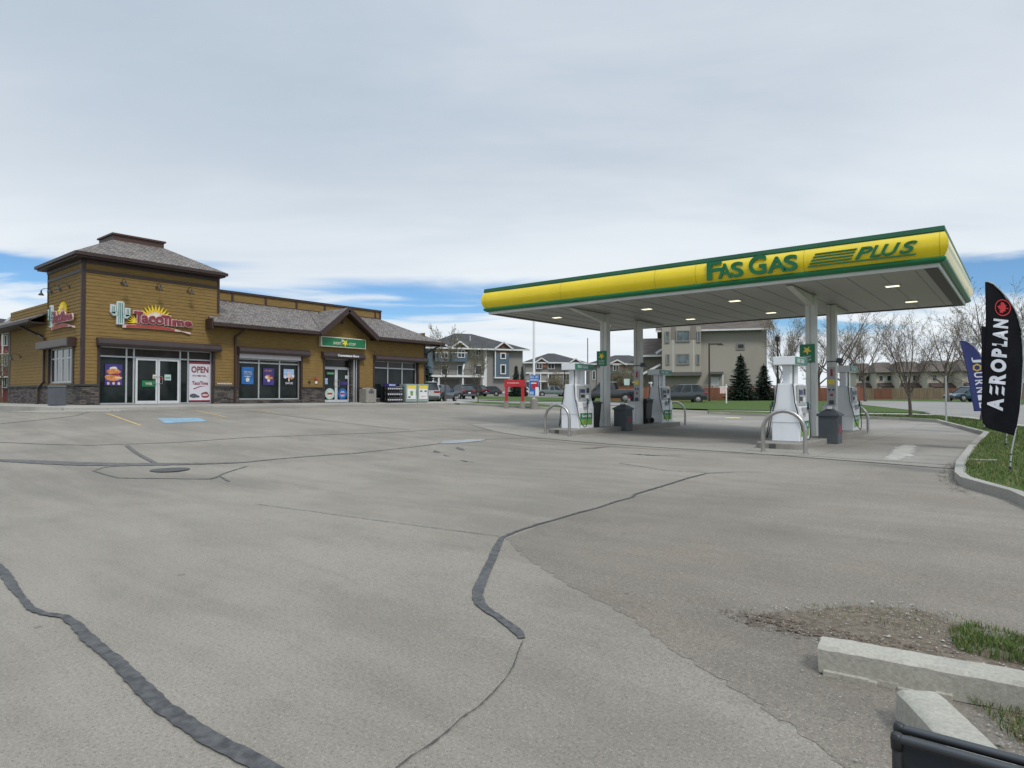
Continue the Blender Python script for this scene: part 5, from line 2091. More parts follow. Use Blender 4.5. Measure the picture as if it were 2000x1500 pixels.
# ------------------------------------------------------------------ feather flags
def flag(name, label, px0, t, zb, left, right, m_, base_px, words=None, extra=None, seed=1, polepts=None, group='feather flags on the right lawn'):
    u = t / 1246.0
    x0, y0 = W(base_px, t)
    s = thing(name, label, 'flag', (x0, y0, zb), TH, group)

    def L(px, py):
        return ((px - base_px) * u, 1.6 + (773 - py) * u - zb)

    def interp(tab, y):
        for (xa, ya), (xb, yb) in zip(tab[:-1], tab[1:]):
            if ya <= y <= yb:
                return xa + (xb - xa) * (y - ya) / max(1e-6, yb - ya)
        return tab[-1][0] if y > tab[-1][1] else tab[0][0]

    def wave(x, z):
        return .016 * math.sin(x * 6 + z * 2.2 + seed) + .005 * math.sin(x * 14 - z * 6 + seed * 2)
    y_top, y_bot = left[0][1], max(left[-1][1], right[-1][1])
    R, Cn = 60, 16
    vs, fs = [], []
    for i in range(R + 1):
        y = y_top + (y_bot - y_top) * i / R
        a, b = interp(left, min(y, left[-1][1])), interp(right, min(y, right[-1][1]))
        for j in range(Cn + 1):
            xx = a + (b - a) * j / Cn
            yy = y
            # slanted lower hem
            lim = left[-1][1] + (right[-1][1] - left[-1][1]) * j / Cn
            yy = min(yy, lim)
            X, Z = L(xx, yy)
            vs.append((X, wave(X, Z), Z))
            if i and j:
                k = i * (Cn + 1) + j
                fs.append((k - Cn - 2, k - Cn - 1, k, k - 1))
    mb = MB()
    mb.use(m_).add(vs, fs)
    o = mb.build('cloth', s, smoothf=True, recalc=False)
    sd = o.modifiers.new('thick', 'SOLIDIFY')
    sd.thickness = .003
    sd.offset = 0
    q = MB()
    pp = [(0, 0, 0)] + [(L(a, b)[0], .0, L(a, b)[1]) for a, b in polepts]
    q.tube(pp, [.014] + [.012] * (len(pp) - 1), 10)
    q.build('pole', s, M['pumpg'])
    q = MB()
    X1, Z1 = L(*polepts[0])
    for k in (.12, .45, .8):
        q.tube([(X1 * k, 0, Z1 * k), (X1 * (k + .06), 0, Z1 * (k + .06))], .0155, 10)
    q.build('pole_joint', s, M['black'])
    q = MB()
    q.lathe([(.05, -.02), (.05, .01), (.02, .04), (.02, .10)], (0, 0, 0), 12)
    q.build('ground_socket', s, M['black'])

    def word(body, b0, b1, top_off, m2, name_='lettering', bold=.01, glyph=None):
        """body runs from b0 to b1 (px); top_off is the px offset from baseline to cap line"""
        q = MB()
        q.use(m2)
        if glyph:
            for g in glyph:
                n0 = len(q.v)
                q.add([(a_, 0, b_) for a_, b_ in g], [tuple(range(len(g)))])
        else:
            q.text(body, 0, 1, 0, 1, 0, .0, bold, 0, 5)
        nv = []
        for v in q.v:
            xx = b0[0] + (b1[0] - b0[0]) * v.x + top_off[0] * v.z
            yy = b0[1] + (b1[1] - b0[1]) * v.x + top_off[1] * v.z
            X, Z = L(xx, yy)
            nv.append(Vector((X, wave(X, Z) - .011, Z)))
        q.v = nv
        q.build(name_, s, recalc=False)
    return s, word


WT = mat('flag white', (0.60, 0.61, 0.68), 0.6, 0, 0.04, 3)
fb_ = mat('black flag cloth', (0.006, 0.0065, 0.009), 0.8, 0, 0.3, 4, 0.25, 30, spec=0.12)
fn_ = mat('navy flag cloth', (0.012, 0.02, 0.115), 0.6, 0, 0.2, 4, 0.25, 30)
zb1 = 0.23
s1, wd = flag('feather_flag', 'tall black feather flag with white AEROPLAN lettering and a red roundel', 1970, 11.5, zb1,
              [(1927, 550), (1925, 640), (1920, 740), (1917, 800), (1919, 826), (1927, 836)],
              [(1934, 550), (1944, 555), (1958, 568), (1972, 585), (1984, 603), (1992, 622), (1997, 645), (1999, 700), (1996, 745), (1989, 800), (1981, 851)], fb_, 1970,
              polepts=[(1974, 880), (1981, 848), (1990, 800), (1997, 745), (2000, 700), (1998, 645), (1992, 620), (1983, 601), (1971, 583), (1957, 567), (1943, 554), (1931, 549)])
# letters climb the flag: baseline on the right, caps to the left
p0, p1 = (1957.5, 803.0), (1971.0, 625.0)
spans = [('A', 0, .135), ('E', .165, .275), ('R', .29, .405), ('O', .42, .56), ('P', .585, .675), ('L', .705, .765), ('A', .775, .885), ('N', .905, 1.0)]
for ch, a, b in spans:
    q0 = (p0[0] + (p1[0] - p0[0]) * a, p0[1] + (p1[1] - p0[1]) * a)
    q1 = (p0[0] + (p1[0] - p0[0]) * b, p0[1] + (p1[1] - p0[1]) * b)
    if ch == 'E':
        wd('', q0, q1, (-28, -3), WT, glyph=[[(.0, z), (.75, z), (1.0, z + .17), (.22, z + .17)] for z in (.02, .41, .80)])
    else:
        wd(ch, q0, q1, (-30, -3), WT, bold=.05)
cx_, cy_ = 1960.5, 600.5
ring_o = []
for k in range(24):
    a0, a1 = 2 * math.pi * k / 24, 2 * math.pi * (k + 1) / 24
    ring_o.append([(math.cos(a0), math.sin(a0)), (math.cos(a1), math.sin(a1)), (.88 * math.cos(a1), .88 * math.sin(a1)), (.88 * math.cos(a0), .88 * math.sin(a0))])
lf = [(0, .72), (.14, .44), (.26, .50), (.22, .18), (.42, .36), (.48, .24), (.70, .28), (.60, .04), (.68, -.04), (.36, -.28), (.40, -.42), (.06, -.36), (.05, -.70)]
leaf = lf + [(-x, z) for x, z in lf[::-1][:-1]]
leafr = [[(0, 0), leaf[i], leaf[(i + 1) % len(leaf)]] for i in range(len(leaf))]
rot = math.radians(80)
leafr = [[(x * math.cos(rot) - z * math.sin(rot), x * math.sin(rot) + z * math.cos(rot)) for x, z in t_] for t_ in leafr]
wd('', (cx_, cy_), (cx_ + 16.5, cy_), (0, -16.5), mat('flag red', (0.46, 0.02, 0.025), 0.6), 'roundel', glyph=ring_o + leafr)
s2, wd2 = flag('feather_flag', 'second black feather flag mostly hidden behind the lettered one', 1963, 17.1, f(*W(1963, 17.1)) + .12,
               [(1918, 637), (1917, 700), (1920, 780), (1924, 800)], [(1930, 640), (1950, 655), (1964, 680), (1972, 720), (1972, 780), (1968, 838)], fb_, 1963, seed=3,
               polepts=[(1965, 850), (1968, 836), (1973, 780), (1973, 720), (1965, 680), (1951, 654), (1930, 639), (1920, 636)])
s3, wd3 = flag('feather_flag', 'navy feather flag with JOURNIE lettering behind the black flags', 1930, 25.2, f(*W(1921, 25.2)) + .12,
               [(1876, 665), (1880, 680), (1888, 720), (1894, 760), (1901, 803)], [(1890, 668), (1902, 676), (1913, 690), (1922, 710), (1928, 740), (1930, 803)], fn_, 1921, seed=5,
               polepts=[(1922, 808), (1930, 800), (1931, 740), (1925, 712), (1914, 689), (1903, 675), (1890, 667), (1878, 664)])
p0, p1 = (1897.5, 697.0), (1913, 800.0)
for i, ch in enumerate('JOURNIE'):
    a, b = i / 7 + .01, (i + .78) / 7
    q0 = (p0[0] + (p1[0] - p0[0]) * a, p0[1] + (p1[1] - p0[1]) * a)
    q1 = (p0[0] + (p1[0] - p0[0]) * b, p0[1] + (p1[1] - p0[1]) * b)
    if ch == 'O':
        wd3('', ((q0[0] + q1[0]) / 2 + 8, (q0[1] + q1[1]) / 2), ((q0[0] + q1[0]) / 2 + 8, (q0[1] + q1[1]) / 2 + 8), (9, 0), mat('flag gold', (0.45, 0.30, 0.05), 0.6),
            glyph=[[(math.cos(a0), math.sin(a0)), (math.cos(a0 + 1.05), math.sin(a0 + 1.05)), (.6 * math.cos(a0 + 1.05), .6 * math.sin(a0 + 1.05)), (.6 * math.cos(a0), .6 * math.sin(a0))] for a0 in [k * 1.0472 for k in range(6)]])
    else:
        wd3(ch, q0, q1, (17, -1), WT, bold=.02)
# fallen pale strip on the lawn
x_, y_ = hit(1918, 912)
s = thing('scrap_board', 'small pale board lying on the lawn beside the kerb', 'scrap', (x_, y_, f(x_, y_) + .13), .3)
q = MB()
q.box(-.28, -.05, 0, .28, .05, .03)
q.build('board', s, M['kerb'], bevel=.005)

# ------------------------------------------------------------------ signs and poles
g_ = GH(1003, 797.5)
t_ = (g_ - EYE).dot(DV)
u = t_ / 1246
s = thing('entrance_sign', 'red two legged directional sign on the grass strip', 'sign', g_, TH + .05)
for x0, x1 in ((987, 993), (1019, 1025)):
    q = MB()
    q.box((x0 - 1004) * u, -.10, .9, (x1 - 1004) * u, .10, 1.75) if False else q.box((x0 - 1004) * u, -.09, .45, (x1 - 1004) * u, .09, 1.78)
    q.build('leg', s, M['red'])
    q = MB()
    q.box((x0 - 1005.5) * u, -.12, -.1, (x1 - 1002.5) * u, .12, .45)
    q.build('footing', s, M['island'])
q = MB()
q.box((986 - 1004) * u, -.11, 1.36, (1026 - 1004) * u, .11, 1.80)
q.build('panel', s, M['red'])
q = MB()
q.prism([(-.42, -.118, 1.60), (-.34, -.118, 1.66), (-.34, -.118, 1.54)], (0, .006, 0))
q.box(-.27, -.118, 1.54, -.25, -.112, 1.66)
for k in range(9):
    q.box(-.2 + k * .062, -.118, 1.56 + .005 * (k % 2), -.16 + k * .062, -.112, 1.62 + .02 * (k % 3 == 0))
q.build('print', s, M['skin'])
g_ = GH(1043, 799)
t_ = (g_ - EYE).dot(DV)
u = t_ / 1246
s = thing('light_pole', 'tall white round pole on a concrete footing beside the red sign', 'pole', g_, TH)
q = MB()
q.lathe([(.24, -.2), (.24, .62), (.22, .66)], (0, 0, 0), 20)
q.build('footing', s, M['island'])
q = MB()
q.tube([(0, 0, .66), (0, 0, 7.6)], [.085, .06], 12)
q.build('shaft', s, M['pumpw'])
q = MB()
q.bar((0, 0, 7.5), (-.9, 0, 7.62), .08, .08)
q.build('arm', s, M['pumpw'])
q = MB()
q.box(-1.5, -.16, 7.56, -.85, .16, 7.68)
q.build('lamp_head', s, M['grey'])
s = thing('banner_panel', 'blue and red poster panel strapped to the white pole', 'banner', g_ + Vector((0, 0, 0)), TH)
q = MB()
q.box(-.31, -.16, .84, .31, -.11, 2.16)
q.build('panel', s, M['skyblue'])
q = MB()
q.use(M['posterB']).box(-.29, -.168, .88, .29, -.162, 2.12)
q.use(M['red']).lathe([(.20, -.172), (.20, -.176)], (.04, 0, 1.45), 20, 'y')
q.use(M['red']).box(-.05, -.175, 1.5, .26, -.170, 1.72)
q.use(M['white']).box(.08, -.182, .84, .29, -.177, 1.38)
q.use(M['white']).box(-.2, -.182, 1.60, .15, -.177, 1.66)
q.use(M['skyblue']).box(-.27, -.175, .92, -.02, -.170, 1.10)
q.build('picture', s)
q = MB()
q.use(M['white'])
q.text('FILL UP', -.24, .24, 1.95, 2.06, -.176, .004, .02)
q.text('REWARDS', -.24, .24, 1.78, 1.89, -.176, .004, .02)
q.build('print', s)


def post(name, label, cat, px, t, h, r, m_, build=None, group=None):
    g = G(px, t)
    s = thing(name, label, cat, g, TH, group)
    q = MB()
    q.tube([(0, 0, -.1), (0, 0, h)], [r, r * .8], 10)
    q.build('post', s, m_)
    if build:
        build(s)
    return s


def lamp_arm(s):
    q = MB()
    q.bar((0, 0, 5.65), (1.25, 0, 5.70), .10, .12)
    q.build('arm', s, M['brown'])
    q = MB()
    q.box(.85, -.18, 5.56, 1.35, .18, 5.65)
    q.build('lamp_head', s, M['brown'])


post('street_lamp', 'dark square armed street lamp before the tan house', 'street lamp', 1385.5, 62, 5.75, .09, M['brown'], lamp_arm)


def disc_sign(s):
    q = MB()
    q.box(-.30, -.03, 1.62, .22, -.02, 2.22)
    q.build('panel', s, M['paleg'])


post('street_sign', 'pale green square sign on a thin post by the brown fence', 'sign', 1225, 60, 2.2, .035, M['grey'], disc_sign)


def realtor(s):
    q = MB()
    q.box(-.55, -.03, .95, -.04, .0, 1.45)
    q.build('panel', s, M['skin'])
    q = MB()
    q.box(-.62, -.04, 1.48, .12, .04, 1.56)
    q.build('crossbar', s, M['white'])


post('yard_sign', 'white yard sign post on the lawn in front of the fence', 'sign', 1418.5, 55, 1.75, .06, M['white'], realtor)
post('steel_post', 'bare grey steel post on the lawn right of the slender tree', 'post', 1847.5, 31.5, 2.35, .045, M['pumpg'])


def lamp_lantern(s):
    q = MB()
    q.lathe([(.05, 6.2), (.22, 6.3), (.25, 6.7), (.12, 6.9), (.03, 7.0)], (0, 0, 0), 10)
    q.build('lantern', s, M['black'])


post('street_lamp', 'dark lantern topped street lamp behind the right pumps', 'street lamp', 1519.5, 66, 6.3, .08, M['black'], lamp_lantern)
post('utility_pole', 'thin distant utility pole above the grey townhouses', 'pole', 1148, 140, 12.5, .12, M['bark'])
post('street_sign', 'small white sign on a post beside the left street', 'sign', 1271.5, 57, 1.9, .04, M['white'], lambda s: MB().box(-.2, -.03, 1.75, .12, -.01, 1.9).build('panel', s, M['white']))
# ------------------------------------------------------------------ houses seen beyond the lot
M['lapgrey'] = mat('grey lap siding', (0.235, 0.222, 0.200), 0.7, 0, 0.06, 3, stretch=(1, 1, 12))
M['lapdark'] = mat('charcoal siding', (0.105, 0.100, 0.092), 0.7, 0, 0.08, 3, stretch=(1, 1, 12))
M['lapblue'] = mat('slate blue siding', (0.075, 0.115, 0.150), 0.7, 0, 0.08, 3, stretch=(1, 1, 12))
M['laptan'] = mat('tan vinyl siding', (0.345, 0.315, 0.262), 0.7, 0, 0.05, 3, stretch=(1, 1, 14))
M['laptan2'] = mat('dark tan siding', (0.20, 0.175, 0.145), 0.7, 0, 0.06, 3, stretch=(1, 1, 12))
M['lapcream'] = mat('cream stucco', (0.42, 0.375, 0.30), 0.8, 0, 0.06, 3)
M['lapred'] = mat('red brown siding', (0.15, 0.035, 0.03), 0.7, 0, 0.08, 3)
M['shake'] = bricks('rust shake shingles', ((0.16, 0.065, 0.035), (0.26, 0.115, 0.06), (0.2, 0.09, 0.05)), .3, .25, .5, (0.08, 0.04, 0.03), .4, .85, .02, .3, 4)
M['roofdk'] = bricks('charcoal roof shingles', ((0.028, 0.028, 0.030), (0.058, 0.056, 0.056), (0.05, 0.05, 0.05)), .9, .3, .4, (0.02, 0.02, 0.02), .3, .9, .02, .3, 3)
M['roofbr'] = bricks('brown roof shingles', ((0.062, 0.048, 0.038), (0.115, 0.092, 0.072), (0.09, 0.07, 0.055)), .9, .3, .4, (0.04, 0.03, 0.025), .3, .9, .02, .3, 3)
M['trimw'] = mat('white trim', (0.62, 0.62, 0.60), 0.5, 0, 0.04, 2)
M['hglass'] = glassmat('house glass', (0.022, 0.028, 0.030), 0.1, 0.3)
M['hglass2'] = glassmat('curtained glass', (0.075, 0.095, 0.10), 0.1, 0.4)
M['recess'] = mat('shaded garage door', (0.14, 0.13, 0.115), 0.7)


class Fac:
    """a house front: plane through the ground point under px0 at distance t0, turned by phi"""

    def __init__(s, px0, t0, phi, zb=None):
        x, y = W(px0, t0)
        s.o = Vector((x, y, f(x, y) if zb is None else zb))
        s.a = TH + phi
        s.dx = Vector((math.cos(s.a), math.sin(s.a), 0))
        s.n = Vector((math.sin(s.a), -math.cos(s.a), 0))

    def P(s, px, py, y=0.0):
        """local (x, z) of an image point on the plane local y = const"""
        v = ray(px, py)
        o = s.o - s.n * y
        t = (o - EYE).dot(s.n) / v.dot(s.n)
        p = EYE + v * t
        return ((p - s.o).dot(s.dx), p.z - s.o.z)

    def R(s, px0, py0, px1, py1, y=0.0):
        a, b = s.P(px0, py0, y), s.P(px1, py1, y)
        return min(a[0], b[0]), max(a[0], b[0]), min(a[1], b[1]), max(a[1], b[1])


def win(fc, s, px0, py0, px1, py1, y=0.0, mull=1, fm='trimw', gm='hglass', fr=.10):
    a, b, z0, z1 = fc.R(px0, py0, px1, py1, y)
    q = MB()
    q.box(a, y - .10, z0, b, y + .02, z0 + fr)
    q.box(a, y - .10, z1 - fr, b, y + .02, z1)
    q.box(a, y - .10, z0 + fr, a + fr, y + .02, z1 - fr)
    q.box(b - fr, y - .10, z0 + fr, b, y + .02, z1 - fr)
    for k in range(1, mull + 1):
        m_ = a + (b - a) * k / (mull + 1)
        q.box(m_ - .04, y - .09, z0 + fr, m_ + .04, y + .02, z1 - fr)
    w = q.build('window', s, M[fm])
    q = MB()
    q.box(a + fr * .5, y - .05, z0 + fr * .5, b - fr * .5, y - .03, z1 - fr * .5)
    q.build('pane', w, M[gm])


def hip(mb, x0, x1, y0, y1, z, zr, inset=None):
    h = (y1 - y0) / 2
    i = inset if inset is not None else h
    mb.add([(x0, y0, z), (x1, y0, z), (x1, y1, z), (x0, y1, z), (x0 + i, (y0 + y1) / 2, zr), (x1 - i, (y0 + y1) / 2, zr)],
           [(0, 1, 5, 4), (1, 2, 5), (2, 3, 4, 5), (3, 0, 4), (3, 2, 1, 0)])


def gable_front(s, x0, x1, z0, za, y, depth, face, rake='trimw', roof='roofdk'):
    xm = (x0 + x1) / 2
    q = MB()
    q.prism([(x0 + .15, y, z0), (x1 - .15, y, z0), (xm, y, za - .15)], (0, depth * .9, 0))
    q.build('gable', s, M[face])
    q = MB()
    for a in (x0, x1):
        q.prism([(a, y - .35, z0), (xm, y - .35, za), (xm, y - .35, za - .16), (a, y - .35, z0 - .16)], (0, depth, 0))
    q.build('gable_roof', s, M[roof])
    q = MB()
    for a in (x0, x1):
        q.bar((a, y - .40, z0 - .06), (xm, y - .40, za - .06), .08, .24, (0, 0, 1))
    q.build('bargeboard', s, M[rake])


def wallbox(s, x0, x1, y0, y1, z0, z1, m_, name='wall'):
    q = MB()
    q.box(x0, y0, z0, x1, y1, z1)
    return q.build(name, s, M[m_])


# --- grey apartments left of centre
fc = Fac(948, 108, math.radians(20))
s = thing('apartment_building', 'grey three storey apartments with slate blue bays and rust gables right of the store', 'apartments', fc.o, fc.a)
xl, _ = fc.P(828, 700)
xm, _ = fc.P(948, 700)
xr, _ = fc.P(1021, 700)
_, ze = fc.P(948, 681)
wallbox(s, xm, xr, 0, 14, -1, ze, 'lapgrey')
wallbox(s, xl, xm - .02, .6, 14, -1, ze, 'lapgrey')
wallbox(s, xm - .25, xm + .25, -.06, .5, -1, ze, 'trimw', 'corner_board')
q = MB()
hip(q, xl - .8, xr + .9, -1.0, 15.5, ze, ze + 3.15, 8.0)
rf = q.build('roof', s, M['roofdk'])
q = MB()
q.box(xl - .8, -1.05, ze - .28, xr + .9, -.95, ze - .02)
q.build('eave_board', s, M['trimw'])
for px in (902, 928):
    a, _ = fc.P(px, 670)
    q = MB()
    q.tube([(a, 3, ze + 1), (a, 3, ze + 2.4)], .12, 8)
    q.build('vent_pipe', rf, M['pumpg'])
for g0, g1, gt in ((849, 881, 672), (881, 914, 667)):
    x0, x1, z0, z1 = fc.R(g0, 678.5, g1, gt, -.6)
    a, b, c, d = fc.R(g0 + 1, 706, g1 - 1, 689, -.6)
    wallbox(s, a, b, -.6, .6, c, d, 'lapblue', 'bay')
    a, b, c, d = fc.R(g0 + 1, 688.9, g1 - 1, 679, -.6)
    wallbox(s, a, b, -.6, .6, c, d, 'shake', 'bay')
    gable_front(s, x0, x1, z0, z1, -.6, 5, 'shake')
    a, b, c, d = fc.R(g0 + 1, 689.5, g1 - 1, 688.2, -.62)
    wallbox(s, a, b, -.66, -.6, c, d, 'trimw', 'band')
win(fc, s, 861, 685.5, 875, 700, -.6)
win(fc, s, 893.5, 683.5, 908, 699, -.6)
win(fc, s, 927.5, 681.5, 940.5, 695, .6)
win(fc, s, 893, 713, 904, 733, .6, 0)
win(fc, s, 927.5, 713, 941.5, 732, .6, 0)
win(fc, s, 862, 713, 874, 733, .6, 0)
a, b, c, d = fc.R(843, 736, 946, 733.5, -1.4)
wallbox(s, a, b, -1.5, .6, c, d, 'trimw', 'balcony_floor')
q = MB()
a, b, c, d = fc.R(843, 733.5, 946, 722, -1.4)
k = a
while k < b:
    q.box(k, -1.45, c, k + .03, -1.41, d)
    k += .25
q.box(a, -1.46, d, b, -1.40, d + .06)
q.build('balcony_rail', s, M['black'])
for px in (846, 857, 904, 944):
    a, b, c, d = fc.R(px - 1.5, 765, px + 1.5, 736, -1.3)
    wallbox(s, a, b, -1.35, -1.1, -.5, d, 'trimw', 'balcony_post')
q = MB()
a, z1 = fc.P(904, 726, -1.3)
b, z2 = fc.P(910, 711, -1.3)
q.bar((a, -1.3, z1), (b, -.3, z2), .2, .2)
a2, z3 = fc.P(904, 735, -1.3)
q.bar((a2, -1.3, z3), (a, -1.3, z1), .25, .25)
q.build('stair_strut', s, M['trimw'])
for p0, p1 in ((862, 896), (910, 936)):
    a, b, c, d = fc.R(p0, 766, p1, 742, .5)
    wallbox(s, a, b, .5, .7, -.5, d, 'recess', 'garage_door')
a, b, c, d = fc.R(967, 736, 994, 690, -.7)
wallbox(s, a, b, -.7, 0, c, d, 'lapblue', 'bay')
wallbox(s, a - .1, b + .1, -.76, 0, c - .25, c - .02, 'trimw', 'band')
a2, b2, c2, d2 = fc.R(967, 689.8, 994, 679, -.7)
wallbox(s, a, b, -.7, 0, d + .01, d2, 'shake', 'bay')
x0, x1, z0, z1 = fc.R(965, 681, 1001, 668, -.7)
gable_front(s, x0, x1, z0, z1, -.7, 5, 'shake')
wallbox(s, a - .06, a + .12, -.76, -.7, c, d2, 'trimw', 'corner_board')
win(fc, s, 977, 689, 988, 701.5, -.72, 0, fr=.17)
win(fc, s, 977, 711.5, 988, 731, -.72, 0, fr=.17)
_, _, _, _ = fc.R(0, 0, 1, 1)
a, b, c, d = fc.R(828, 752, 844, 682, -.2)
wallbox(s, a, b, -.5, .55, -1, d, 'lapblue', 'bay')


# --- grey townhouses in the middle distance
def townhouse(px0, px1, t, phi, label, eave, ridge, gables, panels, wins, extra, base='lapgrey', roof='roofdk', bands=()):
    fc = Fac((px0 + px1) / 2, t, phi)
    s = thing('townhouse', label, 'townhouse', fc.o, fc.a, 'townhouses behind the forecourt')
    x0, x1, z0, z1 = fc.R(px0, 790, px1, eave)
    wallbox(s, x0, x1, 0, 11, -1, z1, base)
    _, zr = fc.P(px0, ridge, 5.5)
    q = MB()
    hip(q, x0 - .6, x1 + .6, -.7, 11.7, z1, zr, 6)
    q.build('roof', s, M[roof])
    q = MB()
    q.box(x0 - .6, -.76, z1 - .25, x1 + .6, -.68, z1 + .01)
    q.build('eave_board', s, M['trimw'] if roof == 'roofdk' else M['laptan2'])
    for (a, b, apex, foot, fm) in gables:
        gx0, gx1, gz0, gz1 = fc.R(a, foot, b, apex, -.5)
        wallbox(s, gx0 + .15, gx1 - .15, -.5, 0, fc.P(a, foot + 10, -.5)[1], gz0, fm, 'bay')
        gable_front(s, gx0, gx1, gz0, gz1, -.5, 4, fm, roof=roof)
    for (a, y0_, b, y1_, m_, dep) in panels:
        px_0, px_1, pz0, pz1 = fc.R(a, y0_, b, y1_, -dep)
        wallbox(s, px_0, px_1, -dep, -.0 if dep > 0 else .02, pz0, pz1, m_, 'wall_panel')
    for w_ in wins:
        win(fc, s, *w_)
    return fc, s


fc, s = townhouse(1026, 1140, 132, math.radians(4), 'townhouse with a hipped charcoal roof and white windows left of the left pumps', 708, 690,
                  [(1044, 1071, 699, 708, 'shake'), (1112, 1136, 700, 708, 'shake')],
                  [(1027, 728, 1069, 709, 'lapgrey', .1), (1072, 727, 1110, 709, 'lapdark', .1), (1027, 730, 1138, 727.3, 'trimw', .3), (1030, 746, 1090, 743.5, 'trimw', 1.5), (1035, 766, 1062, 750, 'recess', .05), (1072, 766, 1100, 750, 'recess', .05)],
                  [(1047, 708.5, 1059, 720.5, -.52), (1070, 709.5, 1083, 721, -.1), (1097, 709.5, 1107, 721, -.1), (1045, 731, 1056, 744, 0, 0), (1070, 731, 1086, 744, 0), (1100, 731, 1112, 743, 0)], None)
for px in (1036, 1056, 1071):
    a, b, c, d = fc.R(px - 1, 766, px + 1, 730, -1.4)
    wallbox(s, a, b, -1.45, -1.2, -.5, d, 'trimw', 'porch_post')
fc, s = townhouse(1152, 1292, 122, math.radians(-3), 'grey townhouse with a blue panel under its rust gable between the left columns', 710, 694,
                  [(1187, 1223, 702.5, 712, 'shake'), (1233, 1262, 704, 712, 'shake')],
                  [(1191, 729, 1216, 720, 'lapblue', .55), (1216.5, 752, 1245, 713, 'lapgrey', .12), (1166, 754, 1186, 712, 'lapgrey', .3), (1190, 748, 1270, 745, 'trimw', 1.2)],
                  [(1197, 713, 1209, 724, -.56), (1196, 733, 1209, 748, -.0), (1240, 716, 1252, 727, -.1), (1147 + 10, 724, 1163, 742, 0, 0)], None)
a, b, c, d = fc.R(1188, 760, 1196, 733, -.8)
wallbox(s, a, b, -.9, -.3, c, d, 'black', 'porch_screen')

# --- the tan house behind the canopy
fc = Fac(1400, 78, math.radians(-14))
s = thing('tan_house', 'large tan three storey house with a projecting bay behind the canopy', 'house', fc.o, fc.a)
x0, x1, z0, z1 = fc.R(1366, 790, 1497, 642)
xa, _, _, _ = fc.R(1293, 790, 1366, 642, -1.2)
wallbox(s, xa + .3, x1, 0, 10, -1, z1, 'laptan')
wallbox(s, x1 - .05, x1 + .03, -.06, 0.1, -1, z1, 'offwhite', 'corner_board')
a, b, c, d = fc.R(1293, 727, 1369, 634, -1.2)
wallbox(s, a, b, -1.2, 0, c, z1 + .4, 'laptan', 'bay')
a2, b2, c2, d2 = fc.R(1293, 662, 1369, 640, -1.26)
for p0, p1 in ((1311, 1320), (1349, 1360)):
    q0, q1, r0, r1 = fc.R(p0, 662, p1, 640, -1.25)
    wallbox(s, q0, q1, -1.25, -1.2, r0, r1 + .3, 'laptan2', 'bay_panel')
for px in (1314.5, 1355):
    q0, q1, r0, r1 = fc.R(px - .4, 727, px + .4, 664, -1.23)
    wallbox(s, q0, q1, -1.23, -1.2, r0, r1, 'offwhite', 'bay_trim')
wallbox(s, a - .05, b + .05, -1.3, 0, c - .45, c, 'lapdark', 'bay_skirt')
q0, q1, r0, r1 = fc.R(1303, 752, 1366, 733, -.1)
wallbox(s, q0, q1, -.1, 0, -.5, r1, 'laptan', 'garage_door')
q = MB()
q.prism([(x0 - 5.2, -1.0, z1), (x0 - 5.2, -1.0, z1 - .2), (x1 + .8, -1.0, z1 - .2), (x1 + .8, -1.0, z1)], (0, .12, 0))
q.build('eave_board', s, M['offwhite'])
q = MB()
zr = z1 + 2.6
slab(q, [(x0 - 5.2, -1.0, z1), (x1 + .8, -1.0, z1), (x1 + .8, 5, zr), (x0 - 5.2, 5, zr)], .15)
slab(q, [(x0 - 5.2, 11, z1), (x1 + .8, 11, z1), (x1 + .8, 5, zr), (x0 - 5.2, 5, zr)], .15)
q.build('roof', s, M['roofbr'])
for w_ in ((1320, 645.5, 1348, 667, -1.25), (1299, 647, 1308, 669, -1.25, 0), (1361, 647, 1368.5, 668, -1.25, 0), (1321, 691, 1347, 712, -1.22), (1301, 691.5, 1308.5, 712, -1.22, 0), (1360, 691.5, 1367, 712, -1.22, 0)):
    win(fc, s, *w_, fm='lapgrey', gm='hglass2', fr=.12)
win(fc, s, 1438, 670.5, 1455, 683, 0, 0, 'lapgrey', fr=.16)
a, b, c, d = fc.R(1386, 731, 1413, 726, -.9)
wallbox(s, a, b, -.9, 0, c, d, 'lapdark', 'porch_roof')
a, b, c, d = fc.R(1389, 760, 1404, 737, -.05)
wallbox(s, a, b, -.06, 0, -.5, d, 'trimw', 'door')
a, b, c, d = fc.R(1411, 760, 1413, 731, -.8)
wallbox(s, a, b, -.85, -.7, -.5, d, 'trimw', 'porch_post')
a, b, c, d = fc.R(1254, 760, 1293, 694, 2)
wallbox(s, a, b + .5, 2, 9, -1, d, 'laptan2', 'wing')
q = MB()
_, zt_ = fc.P(1270, 661, 6)
slab(q, [(a - .6, 1.2, d), (b + .4, 1.2, d), (b + .4, 6, zt_), (a - .6, 6, zt_)], .15)
q.build('wing_roof', s, M['roofbr'])
q = MB()
q.box(a - .6, 1.12, d - .22, b + .4, 1.2, d + .03)
p1_, p2_ = fc.P(1256, 730, -.5), fc.P(1290, 712, -.5)
q.bar((p1_[0], -.5, p1_[1]), (p2_[0], -.5, p2_[1]), .1, .25)
p1_, p2_ = fc.P(1281, 690, 0), fc.P(1296, 680, 0)
q.bar((p1_[0], 0, p1_[1]), (p2_[0], 0, p2_[1]), .1, .25)
q.build('stair_rail', s, M['trimw'])

